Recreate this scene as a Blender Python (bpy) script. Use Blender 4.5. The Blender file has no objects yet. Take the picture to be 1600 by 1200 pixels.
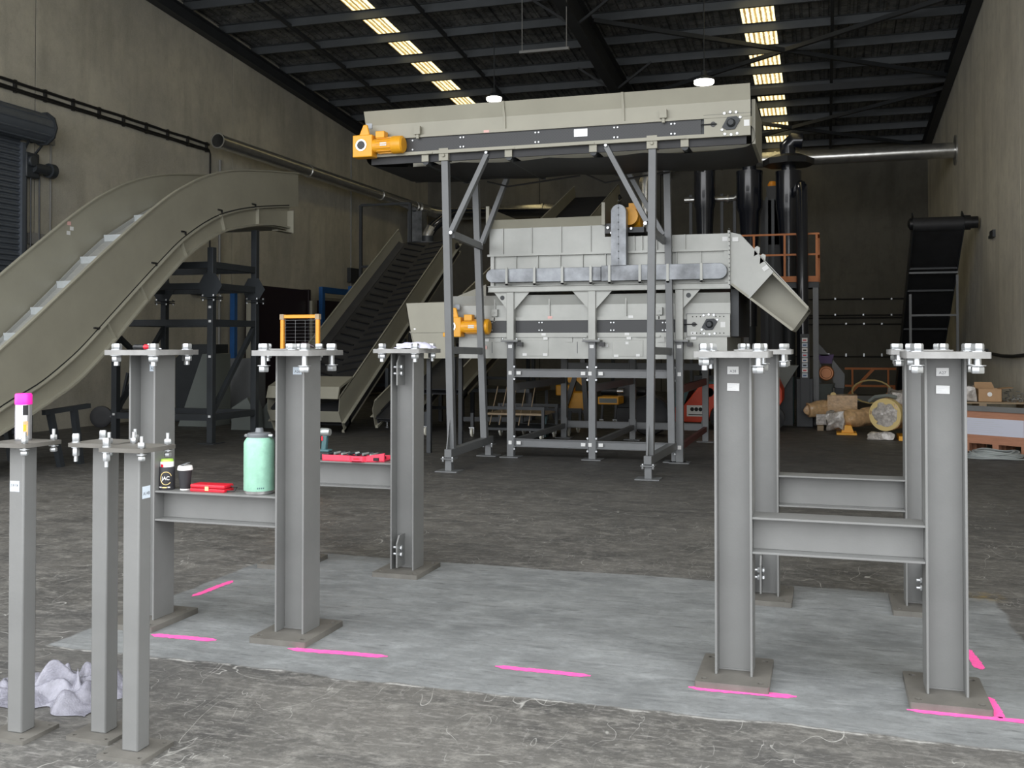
import bpy, math, random
from mathutils import Vector, Matrix, noise
from mathutils.geometry import tessellate_polygon
R = math.radians
random.seed(7)
sc = bpy.context.scene
COL = sc.collection

# ------------------------------------------------------------------ camera
FPX, CXP, HCAM = 1580.0, 800.0, 1.55
PITCH = R(1.0)
YAW = math.atan(490 / 1580.0)
CYP = 537 - FPX * math.tan(PITCH)
cd = bpy.data.cameras.new('camera')
cam = bpy.data.objects.new('camera', cd); COL.objects.link(cam)
cam.location = (0, 0, HCAM); cam.rotation_euler = (R(90) + PITCH, 0, YAW)
cd.sensor_width = 36; cd.lens = FPX / 1600 * 36
cd.shift_y = (CYP - 600) / 1600
cd.clip_start = 0.05; cd.clip_end = 200
sc.camera = cam

# ------------------------------------------------------------------ world: overcast daylight outside the open shed front
w = bpy.data.worlds.new('world'); sc.world = w; w.use_nodes = True
wn = w.node_tree; wn.nodes.clear()
wo = wn.nodes.new('ShaderNodeOutputWorld'); wb = wn.nodes.new('ShaderNodeBackground')
wb.inputs[0].default_value = (0.975, 0.985, 1.0, 1); wb.inputs[1].default_value = 1.0
wn.links.new(wb.outputs[0], wo.inputs[0])
# the shed's open front: a portal guides the sky light through it (adds no light of its own)
pl = bpy.data.lights.new('sky_opening', 'AREA'); pl.shape = 'RECTANGLE'; pl.size = 15.6; pl.size_y = 8.1
pl.cycles.is_portal = True
po = bpy.data.objects.new('sky_opening', pl); COL.objects.link(po)
po.location = (-5.1, 3.1, 4.1); po.rotation_euler = (R(90), 0, 0)
vs = sc.view_settings
vs.view_transform = 'Standard'; vs.look = 'None'; vs.gamma = 1; vs.use_curve_mapping = False
vs.exposure = 2.1
sc.cycles.max_bounces = 6; sc.cycles.diffuse_bounces = 4; sc.cycles.glossy_bounces = 3
sc.cycles.transparent_max_bounces = 8
sc.cycles.use_denoising = True

# ------------------------------------------------------------------ measuring helpers (world: X across, Y into the shed, Z up)
def ray(px, py):
    x = (px - CXP) / FPX; z = (CYP - py) / FPX; y = 1.0
    y, z = y * math.cos(PITCH) - z * math.sin(PITCH), y * math.sin(PITCH) + z * math.cos(PITCH)
    c, s = math.cos(YAW), math.sin(YAW)
    return Vector((x * c - y * s, x * s + y * c, z))
def atY(px, py, Y):
    r = ray(px, py) ; r = r * (Y / r.y); r.z += HCAM; return r
def atX(px, py, X):
    r = ray(px, py) ; r = r * (X / r.x); r.z += HCAM; return r
def gnd(px, py, z=0.0):
    r = ray(px, py) ; r = r * ((z - HCAM) / r.z); r.z += HCAM; return r

# ------------------------------------------------------------------ materials
MATS = {}
def mat(name, col, rough=0.6, metal=0.0, var=0.0, scale=6.0, bump=0.0, bscale=40.0, emit=None, estr=0.0, stretch=None, trans=0.0, alpha=1.0, coat=0.0, spec=0.5):
    m = bpy.data.materials.new(name); m.use_nodes = True
    n = m.node_tree.nodes; l = m.node_tree.links
    b = n['Principled BSDF']
    b.inputs['Base Color'].default_value = (*col, 1); b.inputs['Roughness'].default_value = rough
    b.inputs['Metallic'].default_value = metal; b.inputs['Specular IOR Level'].default_value = spec
    b.inputs['Coat Weight'].default_value = coat
    if trans: b.inputs['Transmission Weight'].default_value = trans
    if alpha < 1: b.inputs['Alpha'].default_value = alpha
    if emit: b.inputs['Emission Color'].default_value = (*emit, 1); b.inputs['Emission Strength'].default_value = estr
    if var or bump:
        tc = n.new('ShaderNodeTexCoord'); mp = n.new('ShaderNodeMapping'); l.new(tc.outputs['Object'], mp.inputs[0])
        if stretch: mp.inputs['Scale'].default_value = stretch
    if var:
        nz = n.new('ShaderNodeTexNoise'); nz.inputs['Scale'].default_value = scale; nz.inputs['Detail'].default_value = 6; nz.inputs['Roughness'].default_value = 0.6
        l.new(mp.outputs[0], nz.inputs['Vector'])
        mr = n.new('ShaderNodeMapRange'); mr.inputs[1].default_value = 0.3; mr.inputs[2].default_value = 0.7
        mr.inputs[3].default_value = 1 - var; mr.inputs[4].default_value = 1 + var
        l.new(nz.outputs[0], mr.inputs[0])
        hs = n.new('ShaderNodeHueSaturation'); hs.inputs['Color'].default_value = (*col, 1)
        l.new(mr.outputs[0], hs.inputs['Value']); l.new(hs.outputs[0], b.inputs['Base Color'])
    if bump:
        nb = n.new('ShaderNodeTexNoise'); nb.inputs['Scale'].default_value = bscale; nb.inputs['Detail'].default_value = 4
        l.new(mp.outputs[0], nb.inputs['Vector'])
        bp = n.new('ShaderNodeBump'); bp.inputs['Strength'].default_value = bump; bp.inputs['Distance'].default_value = 0.02
        l.new(nb.outputs[0], bp.inputs['Height']); l.new(bp.outputs[0], b.inputs['Normal'])
    MATS[name] = m
    return m
mat('post_paint', (0.156, 0.159, 0.156), 0.42, 0, 0.10, 3.0, 0.03, 120)
mat('plate_paint', (0.115, 0.11, 0.098), 0.6, 0, 0.14, 9.0, 0.05, 60)
mat('top_plate', (0.24, 0.24, 0.235), 0.45, 0.1, 0.15, 12.0, 0.04, 80)
mat('zinc', (0.50, 0.52, 0.535), 0.33, 0.8, 0.15, 30)
mat('conveyor_paint', (0.32, 0.31, 0.25), 0.42, 0, 0.07, 1.6, 0.02, 30)
mat('machine_paint', (0.385, 0.395, 0.375), 0.38, 0.08, 0.14, 1.6, 0.03, 7)
mat('frame_grey', (0.15, 0.158, 0.165), 0.45, 0, 0.08, 4.0)
mat('frame_dark', (0.028, 0.033, 0.038), 0.5, 0, 0.15, 4.0)
mat('galv', (0.235, 0.25, 0.27), 0.42, 0.35, 0.5, 3.0, 0.02, 20)
mat('galv_pipe', (0.58, 0.58, 0.56), 0.27, 0.85, 0.2, 8)
mat('rubber', (0.022, 0.023, 0.026), 0.6, 0, 0.25, 3, 0.05, 30)
mat('belt_steel', (0.40, 0.41, 0.40), 0.45, 0.1, 0.15, 14, stretch=(1, 8, 8))
mat('cleat_plate', (0.52, 0.56, 0.58), 0.4, 0.2, 0.1, 8)
mat('black_plastic', (0.012, 0.013, 0.015), 0.4)
mat('black_gloss', (0.010, 0.012, 0.018), 0.22, 0.0, coat=0.3)
mat('yellow', (0.85, 0.40, 0.02), 0.4, 0, 0.08, 8)
mat('orange', (0.85, 0.32, 0.02), 0.45, 0, 0.08, 8)
mat('handrail_orange', (0.55, 0.17, 0.03), 0.5, 0, 0.1, 8)
mat('red_orange', (0.70, 0.06, 0.015), 0.45, 0, 0.1, 4)
mat('brown_plate', (0.10, 0.03, 0.028), 0.5)
mat('white', (0.86, 0.86, 0.85), 0.5)
mat('sticker', (0.72, 0.73, 0.73), 0.45)
mat('sticker_blue', (0.60, 0.68, 0.76), 0.45)
mat('sticker_red', (0.75, 0.45, 0.42), 0.45)
mat('ink', (0.09, 0.10, 0.12), 0.6)
mat('ink_light', (0.55, 0.57, 0.60), 0.6)
mat('ink_dark', (0.01, 0.01, 0.012), 0.6)
mat('pink_cap', (0.95, 0.02, 0.42), 0.35)
mat('can_silver', (0.42, 0.42, 0.44), 0.30, 0.75, 0.1, 20)
mat('can_label', (0.34, 0.33, 0.38), 0.4)
mat('mint', (0.25, 0.47, 0.36), 0.5, 0, 0.14, 22, 0.05, 150)
mat('steel', (0.6, 0.6, 0.6), 0.25, 0.9)
mat('lid_grey', (0.13, 0.14, 0.15), 0.35)
mat('red_case', (0.62, 0.012, 0.03), 0.35, 0, 0.06, 20)
mat('red_tray', (0.80, 0.05, 0.10), 0.45, 0, 0.1, 20)
mat('tool_teal', (0.05, 0.12, 0.13), 0.5)
mat('tool_metal', (0.42, 0.45, 0.44), 0.35, 0.6)
mat('koozie', (0.022, 0.022, 0.026), 0.7)
mat('gold', (0.72, 0.56, 0.24), 0.5)
mat('lime', (0.42, 0.70, 0.10), 0.4)
mat('cloth', (0.50, 0.50, 0.62), 0.85, 0, 0.15, 30)
mat('purple', (0.06, 0.008, 0.13), 0.45)
mat('blue_paint', (0.012, 0.085, 0.26), 0.45, 0, 0.15, 5)
mat('maroon', (0.020, 0.012, 0.018), 0.4)
mat('green_grey', (0.16, 0.18, 0.17), 0.5)
mat('cardboard', (0.46, 0.29, 0.16), 0.8, 0, 0.06, 8)
mat('crate_ply', (0.42, 0.20, 0.12), 0.7, 0, 0.10, 6, stretch=(1, 1, 6))
mat('label_sheet', (0.60, 0.62, 0.72), 0.4)
mat('wood', (0.34, 0.26, 0.17), 0.75, 0, 0.15, 8)
mat('cable_grey', (0.33, 0.36, 0.36), 0.45)
mat('wrap_tan', (0.58, 0.38, 0.20), 0.35, 0, 0.25, 14, 0.5, 26, coat=0.6)
mat('wrap_clear', (0.46, 0.43, 0.40), 0.22, 0, 0.45, 16, 0.6, 24, coat=0.6)
mat('paint_mark', (1.0, 0.12, 0.42), 0.6, 0, 0.12, 30, 0.1, 60)
mat('motor_copper', (0.42, 0.17, 0.07), 0.4, 0.4)
mat('conduit', (0.22, 0.22, 0.21), 0.5)
mat('cable_black', (0.015, 0.015, 0.015), 0.5)
mat('caster_white', (0.66, 0.65, 0.56), 0.4)
mat('lamp_glow', (1, 1, 1), 0.4, emit=(1.0, 0.97, 0.85), estr=3)
mat('purlin_paint', (0.075, 0.083, 0.09), 0.55, 0.2, 0.15, 2)
mat('rafter_paint', (0.030, 0.033, 0.036), 0.6, 0, 0.2, 2)
mat('joint_dark', (0.012, 0.012, 0.012), 0.9)
mat('door_steel', (0.10, 0.115, 0.135), 0.42, 0.2, 0.1, 3)
mat('hole_dark', (0.02, 0.02, 0.02), 0.8)

def concrete(name, base, stain, spots=True, vert=1.0, dark=0.55):
    m = bpy.data.materials.new(name); m.use_nodes = True; n = m.node_tree.nodes; l = m.node_tree.links
    b = n['Principled BSDF']; b.inputs['Roughness'].default_value = 0.9; b.inputs['Specular IOR Level'].default_value = 0.2
    tc = n.new('ShaderNodeTexCoord')
    def nz(scale, det, sx=(1, 1, 1), off=0):
        mp = n.new('ShaderNodeMapping'); mp.inputs['Scale'].default_value = sx; mp.inputs['Location'].default_value = (off, off, off)
        l.new(tc.outputs['Object'], mp.inputs[0])
        t = n.new('ShaderNodeTexNoise'); t.inputs['Scale'].default_value = scale; t.inputs['Detail'].default_value = det; t.inputs['Roughness'].default_value = 0.65
        l.new(mp.outputs[0], t.inputs['Vector']); return t.outputs[0]
    def rng(s, a, c, d, e):
        r = n.new('ShaderNodeMapRange'); r.inputs[1].default_value = a; r.inputs[2].default_value = c; r.inputs[3].default_value = d; r.inputs[4].default_value = e
        l.new(s, r.inputs[0]); return r.outputs[0]
    def mix(f, a, c, mode='MIX'):
        x = n.new('ShaderNodeMix'); x.data_type = 'RGBA'; x.blend_type = mode
        if isinstance(f, float): x.inputs[0].default_value = f
        else: l.new(f, x.inputs[0])
        for i, v in ((6, a), (7, c)):
            if isinstance(v, tuple): x.inputs[i].default_value = (*v, 1)
            else: l.new(v, x.inputs[i])
        return x.outputs[2]
    c = mix(rng(nz(0.5, 5), 0.38, 0.66, 0, 1), base, stain)
    c = mix(rng(nz(1.3, 6, (1.5, 1.5, 0.35 * vert), 3), 0.48, 0.74, 0, 0.85), c, tuple(v * dark for v in base))
    c = mix(rng(nz(9, 5, off=7), 0.62, 0.72, 0, 0.35), c, tuple(v * 0.5 for v in base))
    c = mix(rng(nz(3.4, 8, off=17), 0.50, 0.68, 0, 0.45), c, tuple(v * 0.62 for v in base))
    c = mix(rng(nz(60, 3), 0.3, 0.7, 0, 0.25), c, tuple(v * 1.25 for v in base))
    l.new(c, b.inputs['Base Color'])
    bp = n.new('ShaderNodeBump'); bp.inputs['Strength'].default_value = 0.15; bp.inputs['Distance'].default_value = 0.02
    l.new(nz(14, 6), bp.inputs['Height']); l.new(bp.outputs[0], b.inputs['Normal'])
    MATS[name] = m
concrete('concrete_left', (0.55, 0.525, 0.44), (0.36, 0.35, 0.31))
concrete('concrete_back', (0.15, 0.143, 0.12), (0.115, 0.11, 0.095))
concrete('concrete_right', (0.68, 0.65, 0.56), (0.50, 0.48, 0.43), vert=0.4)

def floor_mat():
    m = bpy.data.materials.new('floor_concrete'); m.use_nodes = True; n = m.node_tree.nodes; l = m.node_tree.links
    b = n['Principled BSDF']; b.inputs['Specular IOR Level'].default_value = 0.35
    tc = n.new('ShaderNodeTexCoord'); P = tc.outputs['Object']
    def nz(scale, det=6, sx=(1, 1, 1), off=0.0, dist=0.0, ro=0.62):
        mp = n.new('ShaderNodeMapping'); mp.inputs['Scale'].default_value = sx; mp.inputs['Location'].default_value = (off, off, off)
        l.new(P, mp.inputs[0])
        t = n.new('ShaderNodeTexNoise'); t.inputs['Scale'].default_value = scale; t.inputs['Detail'].default_value = det
        t.inputs['Roughness'].default_value = ro; t.inputs['Distortion'].default_value = dist
        l.new(mp.outputs[0], t.inputs['Vector']); return t.outputs[0]
    def rng(s, a, c, d=0, e=1):
        r = n.new('ShaderNodeMapRange'); r.inputs[1].default_value = a; r.inputs[2].default_value = c; r.inputs[3].default_value = d; r.inputs[4].default_value = e
        l.new(s, r.inputs[0]); return r.outputs[0]
    def M(op, a, c=None):
        x = n.new('ShaderNodeMath'); x.operation = op; x.use_clamp = False
        for i, v in enumerate((a, c)):
            if v is None: continue
            if isinstance(v, (int, float)): x.inputs[i].default_value = v
            else: l.new(v, x.inputs[i])
        return x.outputs[0]
    def mix(f, a, c):
        x = n.new('ShaderNodeMix'); x.data_type = 'RGBA'
        if isinstance(f, float): x.inputs[0].default_value = f
        else: l.new(f, x.inputs[0])
        for i, v in ((6, a), (7, c)):
            if isinstance(v, tuple): x.inputs[i].default_value = (*v, 1)
            else: l.new(v, x.inputs[i])
        return x.outputs[2]
    old = mix(rng(nz(0.8), 0.35, 0.65), (0.085, 0.083, 0.078), (0.135, 0.131, 0.121))
    old = mix(rng(nz(2.6, 9, (0.7, 1.3, 1), 2, ro=0.72), 0.47, 0.66, 0, 0.85), old, (0.050, 0.050, 0.049))
    old = mix(rng(nz(7, 10, (0.8, 1.2, 1), 5, ro=0.75), 0.50, 0.66, 0, 0.75), old, (0.25, 0.245, 0.225))
    old = mix(rng(nz(30, 6, (0.8, 1.2, 1), 11, ro=0.7), 0.52, 0.70, 0, 0.55), old, (0.30, 0.295, 0.275))
    old = mix(rng(nz(45, 5, off=15, ro=0.7), 0.55, 0.68, 0, 0.5), old, (0.045, 0.045, 0.045))
    old = mix(rng(nz(0.35, 4, off=9), 0.5, 0.68, 0, 0.55), old, (0.06, 0.06, 0.06))
    # fine pale scratches
    def scratch(scale, sx, off, wid, amt, thr):
        t = nz(scale, 1.5, sx, off, 0.8, 0.4)
        d = M('ABSOLUTE', M('SUBTRACT', t, 0.5))
        line = rng(d, 0.0, wid, 1, 0)
        return M('MULTIPLY', M('MULTIPLY', line, rng(nz(1.7, 4, off=off + 4), thr, thr + 0.08)), amt)
    s1 = scratch(1.6, (1.6, 0.7, 1), 1, 0.0022, 0.8, 0.52); s2 = scratch(2.6, (0.6, 1.6, 1), 6, 0.003, 0.7, 0.52); s3 = scratch(5.5, (1.7, 0.6, 1), 12, 0.006, 0.6, 0.5)
    old = mix(M('MINIMUM', M('ADD', M('ADD', s1, s2), s3), 1.0), old, (0.50, 0.50, 0.47))
    slab = mix(rng(nz(1.4), 0.35, 0.65), (0.215, 0.226, 0.228), (0.165, 0.174, 0.176))
    slab = mix(rng(nz(6, 10, (0.7, 1.3, 1), 3, ro=0.72), 0.48, 0.70, 0, 0.6), slab, (0.33, 0.35, 0.355))
    slab = mix(rng(nz(2.2, 10, (0.8, 1.2, 1), 8, ro=0.7), 0.50, 0.68, 0, 0.7), slab, (0.10, 0.107, 0.11))
    slab = mix(rng(nz(26, 8, off=33, ro=0.75), 0.50, 0.68, 0, 0.5), slab, (0.13, 0.137, 0.14))
    def rotn(sc_, rot, stretch, off):
        mp = n.new('ShaderNodeMapping'); mp.inputs['Rotation'].default_value = (0, 0, rot); mp.inputs['Scale'].default_value = stretch; mp.inputs['Location'].default_value = (off, off, 0)
        l.new(P, mp.inputs[0]); t = n.new('ShaderNodeTexNoise'); t.inputs['Scale'].default_value = sc_; t.inputs['Detail'].default_value = 7; t.inputs['Roughness'].default_value = 0.7
        l.new(mp.outputs[0], t.inputs['Vector']); return t.outputs[0]
    slab = mix(rng(rotn(5.0, 0.95, (1.0, 6.0, 1), 3), 0.55, 0.68, 0, 0.75), slab, (0.075, 0.08, 0.082))
    slab = mix(rng(rotn(4.0, -0.2, (0.6, 5.0, 1), 8), 0.55, 0.70, 0, 0.6), slab, (0.29, 0.30, 0.30))
    old = mix(rng(rotn(4.0, 0.8, (1.0, 9.0, 1), 13), 0.57, 0.68, 0, 0.6), old, (0.27, 0.265, 0.25))
    old = mix(rng(rotn(4.0, -0.7, (1.0, 9.0, 1), 23), 0.57, 0.68, 0, 0.5), old, (0.25, 0.245, 0.23))
    sx = n.new('ShaderNodeSeparateXYZ'); l.new(P, sx.inputs[0])
    wob = M('MULTIPLY', M('SUBTRACT', nz(2.0, 6), 0.5), 0.16)
    X = M('ADD', sx.outputs[0], wob); Y = M('ADD', sx.outputs[1], wob)
    def edge(v, a, sg): return rng(M('MULTIPLY', M('SUBTRACT', v, a), sg), 0.0, 0.02)
    inside = M('MULTIPLY', M('MULTIPLY', edge(X, -3.85, 1), edge(X, 0.98, -1)), M('MULTIPLY', edge(Y, 4.27, 1), edge(Y, 6.75, -1)))
    # old floor colour blends darker deeper inside the shed, along an uneven edge
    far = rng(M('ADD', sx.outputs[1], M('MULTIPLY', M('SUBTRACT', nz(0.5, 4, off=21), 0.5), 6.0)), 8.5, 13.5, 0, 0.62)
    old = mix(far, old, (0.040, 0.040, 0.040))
    c = mix(inside, old, slab)
    # white crumbly line along the slab's near edge
    e = rng(M('ABSOLUTE', M('SUBTRACT', Y, 4.265)), 0.0, 0.014, 1, 0)
    ex = M('MULTIPLY', edge(X, -3.85, 1), edge(X, 0.98, -1))
    c = mix(M('MULTIPLY', M('MULTIPLY', e, ex), rng(nz(6, 5, off=3), 0.45, 0.56, 0, 0.8)), c, (0.46, 0.46, 0.44))
    e2 = rng(M('ABSOLUTE', M('SUBTRACT', Y, 6.76)), 0.0, 0.012, 1, 0)
    c = mix(M('MULTIPLY', M('MULTIPLY', e2, ex), 0.6), c, (0.05, 0.05, 0.05))
    # green and orange chalk smudge
    c = mix(M('MULTIPLY', rng(M('ABSOLUTE', M('SUBTRACT', sx.outputs[1], 6.80)), 0, 0.16, 1, 0), M('MULTIPLY', rng(M('ABSOLUTE', M('SUBTRACT', sx.outputs[0], 0.93)), 0, 0.13, 1, 0), rng(nz(14, 5, off=2), 0.40, 0.60, 0, 0.8))), c, (0.28, 0.20, 0.06))
    l.new(c, b.inputs['Base Color'])
    l.new(rng(nz(4, 6), 0.3, 0.7, 0.48, 0.75), b.inputs['Roughness'])
    bp = n.new('ShaderNodeBump'); bp.inputs['Strength'].default_value = 0.25; bp.inputs['Distance'].default_value = 0.01
    l.new(nz(22, 6), bp.inputs['Height']); l.new(bp.outputs[0], b.inputs['Normal'])
    MATS['floor'] = m
floor_mat()

def perf_mat():
    m = bpy.data.materials.new('perforated'); m.use_nodes = True; n = m.node_tree.nodes; l = m.node_tree.links
    b = n['Principled BSDF']; b.inputs['Roughness'].default_value = 0.5; b.inputs['Metallic'].default_value = 0.3
    tc = n.new('ShaderNodeTexCoord'); v = n.new('ShaderNodeTexVoronoi'); v.inputs['Scale'].default_value = 38; v.inputs['Randomness'].default_value = 0.0
    mp = n.new('ShaderNodeMapping'); mp.inputs['Rotation'].default_value = (0, R(45), 0); l.new(tc.outputs['Object'], mp.inputs[0]); l.new(mp.outputs[0], v.inputs['Vector'])
    cr = n.new('ShaderNodeValToRGB'); cr.color_ramp.elements[0].position = 0.30; cr.color_ramp.elements[0].color = (0.012, 0.013, 0.014, 1)
    cr.color_ramp.elements[1].position = 0.42; cr.color_ramp.elements[1].color = (0.05, 0.052, 0.055, 1)
    l.new(v.outputs['Distance'], cr.inputs[0]); l.new(cr.outputs[0], b.inputs['Base Color'])
    MATS['perforated'] = m
perf_mat()

def roof_mat():
    m = bpy.data.materials.new('roof_foil'); m.use_nodes = True; n = m.node_tree.nodes; l = m.node_tree.links
    b = n['Principled BSDF']; b.inputs['Roughness'].default_value = 0.5; b.inputs['Metallic'].default_value = 0.35
    tc = n.new('ShaderNodeTexCoord')
    nzz = n.new('ShaderNodeTexNoise'); nzz.inputs['Scale'].default_value = 3; nzz.inputs['Detail'].default_value = 8; nzz.inputs['Roughness'].default_value = 0.7
    l.new(tc.outputs['Object'], nzz.inputs['Vector'])
    cr = n.new('ShaderNodeValToRGB'); cr.color_ramp.elements[0].position = 0.35; cr.color_ramp.elements[0].color = (0.09, 0.098, 0.108, 1)
    cr.color_ramp.elements[1].position = 0.75; cr.color_ramp.elements[1].color = (0.42, 0.42, 0.40, 1)
    l.new(nzz.outputs[0], cr.inputs[0])
    br = n.new('ShaderNodeTexBrick'); br.inputs['Scale'].default_value = 1; br.inputs['Brick Width'].default_value = 0.3; br.inputs['Row Height'].default_value = 0.3
    br.offset = 0.0; br.inputs['Mortar Size'].default_value = 0.012
    br.inputs['Color1'].default_value = (1, 1, 1, 1); br.inputs['Color2'].default_value = (0.85, 0.85, 0.85, 1); br.inputs['Mortar'].default_value = (0.35, 0.35, 0.35, 1)
    l.new(tc.outputs['Object'], br.inputs['Vector'])
    mx = n.new('ShaderNodeMix'); mx.data_type = 'RGBA'; mx.blend_type = 'MULTIPLY'; mx.inputs[0].default_value = 1.0
    l.new(cr.outputs[0], mx.inputs[6]); l.new(br.outputs[0], mx.inputs[7]); l.new(mx.outputs[2], b.inputs['Base Color'])
    bp = n.new('ShaderNodeBump'); bp.inputs['Strength'].default_value = 0.6; bp.inputs['Distance'].default_value = 0.03
    l.new(nzz.outputs[0], bp.inputs['Height']); l.new(bp.outputs[0], b.inputs['Normal'])
    MATS['roof'] = m
    # daylight coming through translucent fibreglass sheets
    m = bpy.data.materials.new('skylight_sheet'); m.use_nodes = True; n = m.node_tree.nodes; l = m.node_tree.links
    b = n['Principled BSDF']; b.inputs['Base Color'].default_value = (0.5, 0.45, 0.3, 1)
    tc = n.new('ShaderNodeTexCoord')
    wv = n.new('ShaderNodeTexWave'); wv.wave_type = 'BANDS'; wv.bands_direction = 'X'; wv.inputs['Scale'].default_value = 2.9; wv.inputs['Distortion'].default_value = 1.2; wv.inputs['Detail'].default_value = 3; wv.inputs['Detail Scale'].default_value = 3
    l.new(tc.outputs['Object'], wv.inputs['Vector'])
    n2 = n.new('ShaderNodeTexNoise'); n2.inputs['Scale'].default_value = 9; n2.inputs['Detail'].default_value = 5; l.new(tc.outputs['Object'], n2.inputs['Vector'])
    ad = n.new('ShaderNodeMath'); ad.operation = 'MULTIPLY'; l.new(wv.outputs['Fac'], ad.inputs[0]); l.new(n2.outputs[0], ad.inputs[1])
    cr = n.new('ShaderNodeValToRGB'); cr.color_ramp.elements[0].position = 0.10; cr.color_ramp.elements[0].color = (0.20, 0.12, 0.035, 1)
    cr.color_ramp.elements[1].position = 0.30; cr.color_ramp.elements[1].color = (1.0, 0.86, 0.46, 1)
    l.new(ad.outputs[0], cr.inputs[0]); l.new(cr.outputs[0], b.inputs['Emission Color']); b.inputs['Emission Strength'].default_value = 0.45
    MATS['skylight'] = m
roof_mat()

# ------------------------------------------------------------------ mesh builder
ORG = {}
class MB:
    def __init__(s): s.v = []; s.f = []
    def add(s, vs, fs):
        b = len(s.v); s.v += [Vector(p) for p in vs]; s.f += [[b + i for i in f] for f in fs]; return s
    def box(s, x0, x1, y0, y1, z0, z1):
        x0, x1 = min(x0, x1), max(x0, x1); y0, y1 = min(y0, y1), max(y0, y1); z0, z1 = min(z0, z1), max(z0, z1)
        return s.add([(x0, y0, z0), (x1, y0, z0), (x1, y1, z0), (x0, y1, z0), (x0, y0, z1), (x1, y0, z1), (x1, y1, z1), (x0, y1, z1)],
                     [(0, 3, 2, 1), (4, 5, 6, 7), (0, 1, 5, 4), (1, 2, 6, 5), (2, 3, 7, 6), (3, 0, 4, 7)])
    def prism(s, pts, vec):
        pts = [Vector(p) for p in pts]; vec = Vector(vec); n = len(pts)
        nrm = Vector((0, 0, 0))
        for i in range(n): nrm += (pts[i] - pts[0]).cross(pts[(i + 1) % n] - pts[0])
        if nrm.dot(vec) > 0: pts = pts[::-1]
        return s.add(pts + [p + vec for p in pts], [list(range(n)), list(range(2 * n - 1, n - 1, -1))] + [[i, i + n, (i + 1) % n + n, (i + 1) % n] for i in range(n)])
    def strip(s, top, bot, vec):
        # solid band between two polylines of equal length, thickened by vec
        vec = Vector(vec)
        for i in range(len(top) - 1): s.prism([top[i], top[i + 1], bot[i + 1], bot[i]], vec)
        return s
    def band(s, top, bot, vec):
        # the same, one welded skin
        n = len(top); vec = Vector(vec); T = [Vector(p) for p in top]; B = [Vector(p) for p in bot]
        vs = T + B + [p + vec for p in T] + [p + vec for p in B]; fs = []
        for i in range(n - 1):
            fs += [[i, i + 1, n + i + 1, n + i], [2 * n + i, 3 * n + i, 3 * n + i + 1, 2 * n + i + 1],
                   [i, 2 * n + i, 2 * n + i + 1, i + 1], [n + i, n + i + 1, 3 * n + i + 1, 3 * n + i]]
        fs += [[0, n, 3 * n, 2 * n], [n - 1, 3 * n - 1, 4 * n - 1, 2 * n - 1]]
        return s.add(vs, fs)
    def bar(s, p, q, w, h, up=(0, 0, 1)):
        p = Vector(p); q = Vector(q); d = (q - p).normalized(); u = Vector(up)
        if abs(d.dot(u)) > 0.98: u = Vector((0, 1, 0))
        a = d.cross(u).normalized() * w / 2; b = a.cross(d).normalized() * h / 2
        return s.prism([p - a - b, p + a - b, p + a + b, p - a + b], q - p)
    def tube(s, p, q, r, n=16, r2=None, cap=True):
        p = Vector(p); q = Vector(q); d = (q - p).normalized(); r2 = r if r2 is None else r2
        u = Vector((0, 0, 1)) if abs(d.z) < 0.9 else Vector((1, 0, 0))
        a = d.cross(u).normalized(); b = d.cross(a)
        ring = lambda c, rr: [c + (a * math.cos(2 * math.pi * i / n) + b * math.sin(2 * math.pi * i / n)) * rr for i in range(n)]
        fs = [[i, (i + 1) % n, n + (i + 1) % n, n + i] for i in range(n)]
        if cap: fs += [list(range(n - 1, -1, -1)), list(range(n, 2 * n))]
        return s.add(ring(p, r) + ring(q, r2), fs)
    def pipe(s, p, q, r, t=0.006, n=20):
        # open ended hollow pipe
        p = Vector(p); q = Vector(q); d = (q - p).normalized()
        u = Vector((0, 0, 1)) if abs(d.z) < 0.9 else Vector((1, 0, 0)); a = d.cross(u).normalized(); b = d.cross(a)
        ring = lambda c, rr: [c + (a * math.cos(2 * math.pi * i / n) + b * math.sin(2 * math.pi * i / n)) * rr for i in range(n)]
        V = ring(p, r) + ring(q, r) + ring(q, r - t) + ring(p, r - t); fs = []
        for k in range(4):
            for i in range(n): fs.append([k * n + i, k * n + (i + 1) % n, ((k + 1) % 4) * n + (i + 1) % n, ((k + 1) % 4) * n + i])
        return s.add(V, fs)
    def path(s, pts, r, n=8, closed=False):
        P = [Vector(p) for p in pts]; k = len(P); base = len(s.v); a = None
        for i, p in enumerate(P):
            d = (P[min(i + 1, k - 1)] - P[max(i - 1, 0)])
            if closed: d = P[(i + 1) % k] - P[i - 1]
            d.normalize()
            if a is None:
                u = Vector((0, 0, 1)) if abs(d.z) < 0.9 else Vector((1, 0, 0)); a = d.cross(u).normalized()
            else:
                a = (a - d * a.dot(d)).normalized()
            b = d.cross(a)
            for j in range(n): s.v.append(p + (a * math.cos(2 * math.pi * j / n) + b * math.sin(2 * math.pi * j / n)) * r)
        for i in range(k if closed else k - 1):
            i2 = (i + 1) % k
            for j in range(n): s.f.append([base + i * n + j, base + i * n + (j + 1) % n, base + i2 * n + (j + 1) % n, base + i2 * n + j])
        if not closed:
            s.f.append([base + j for j in range(n - 1, -1, -1)]); s.f.append([base + (k - 1) * n + j for j in range(n)])
        return s
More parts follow.
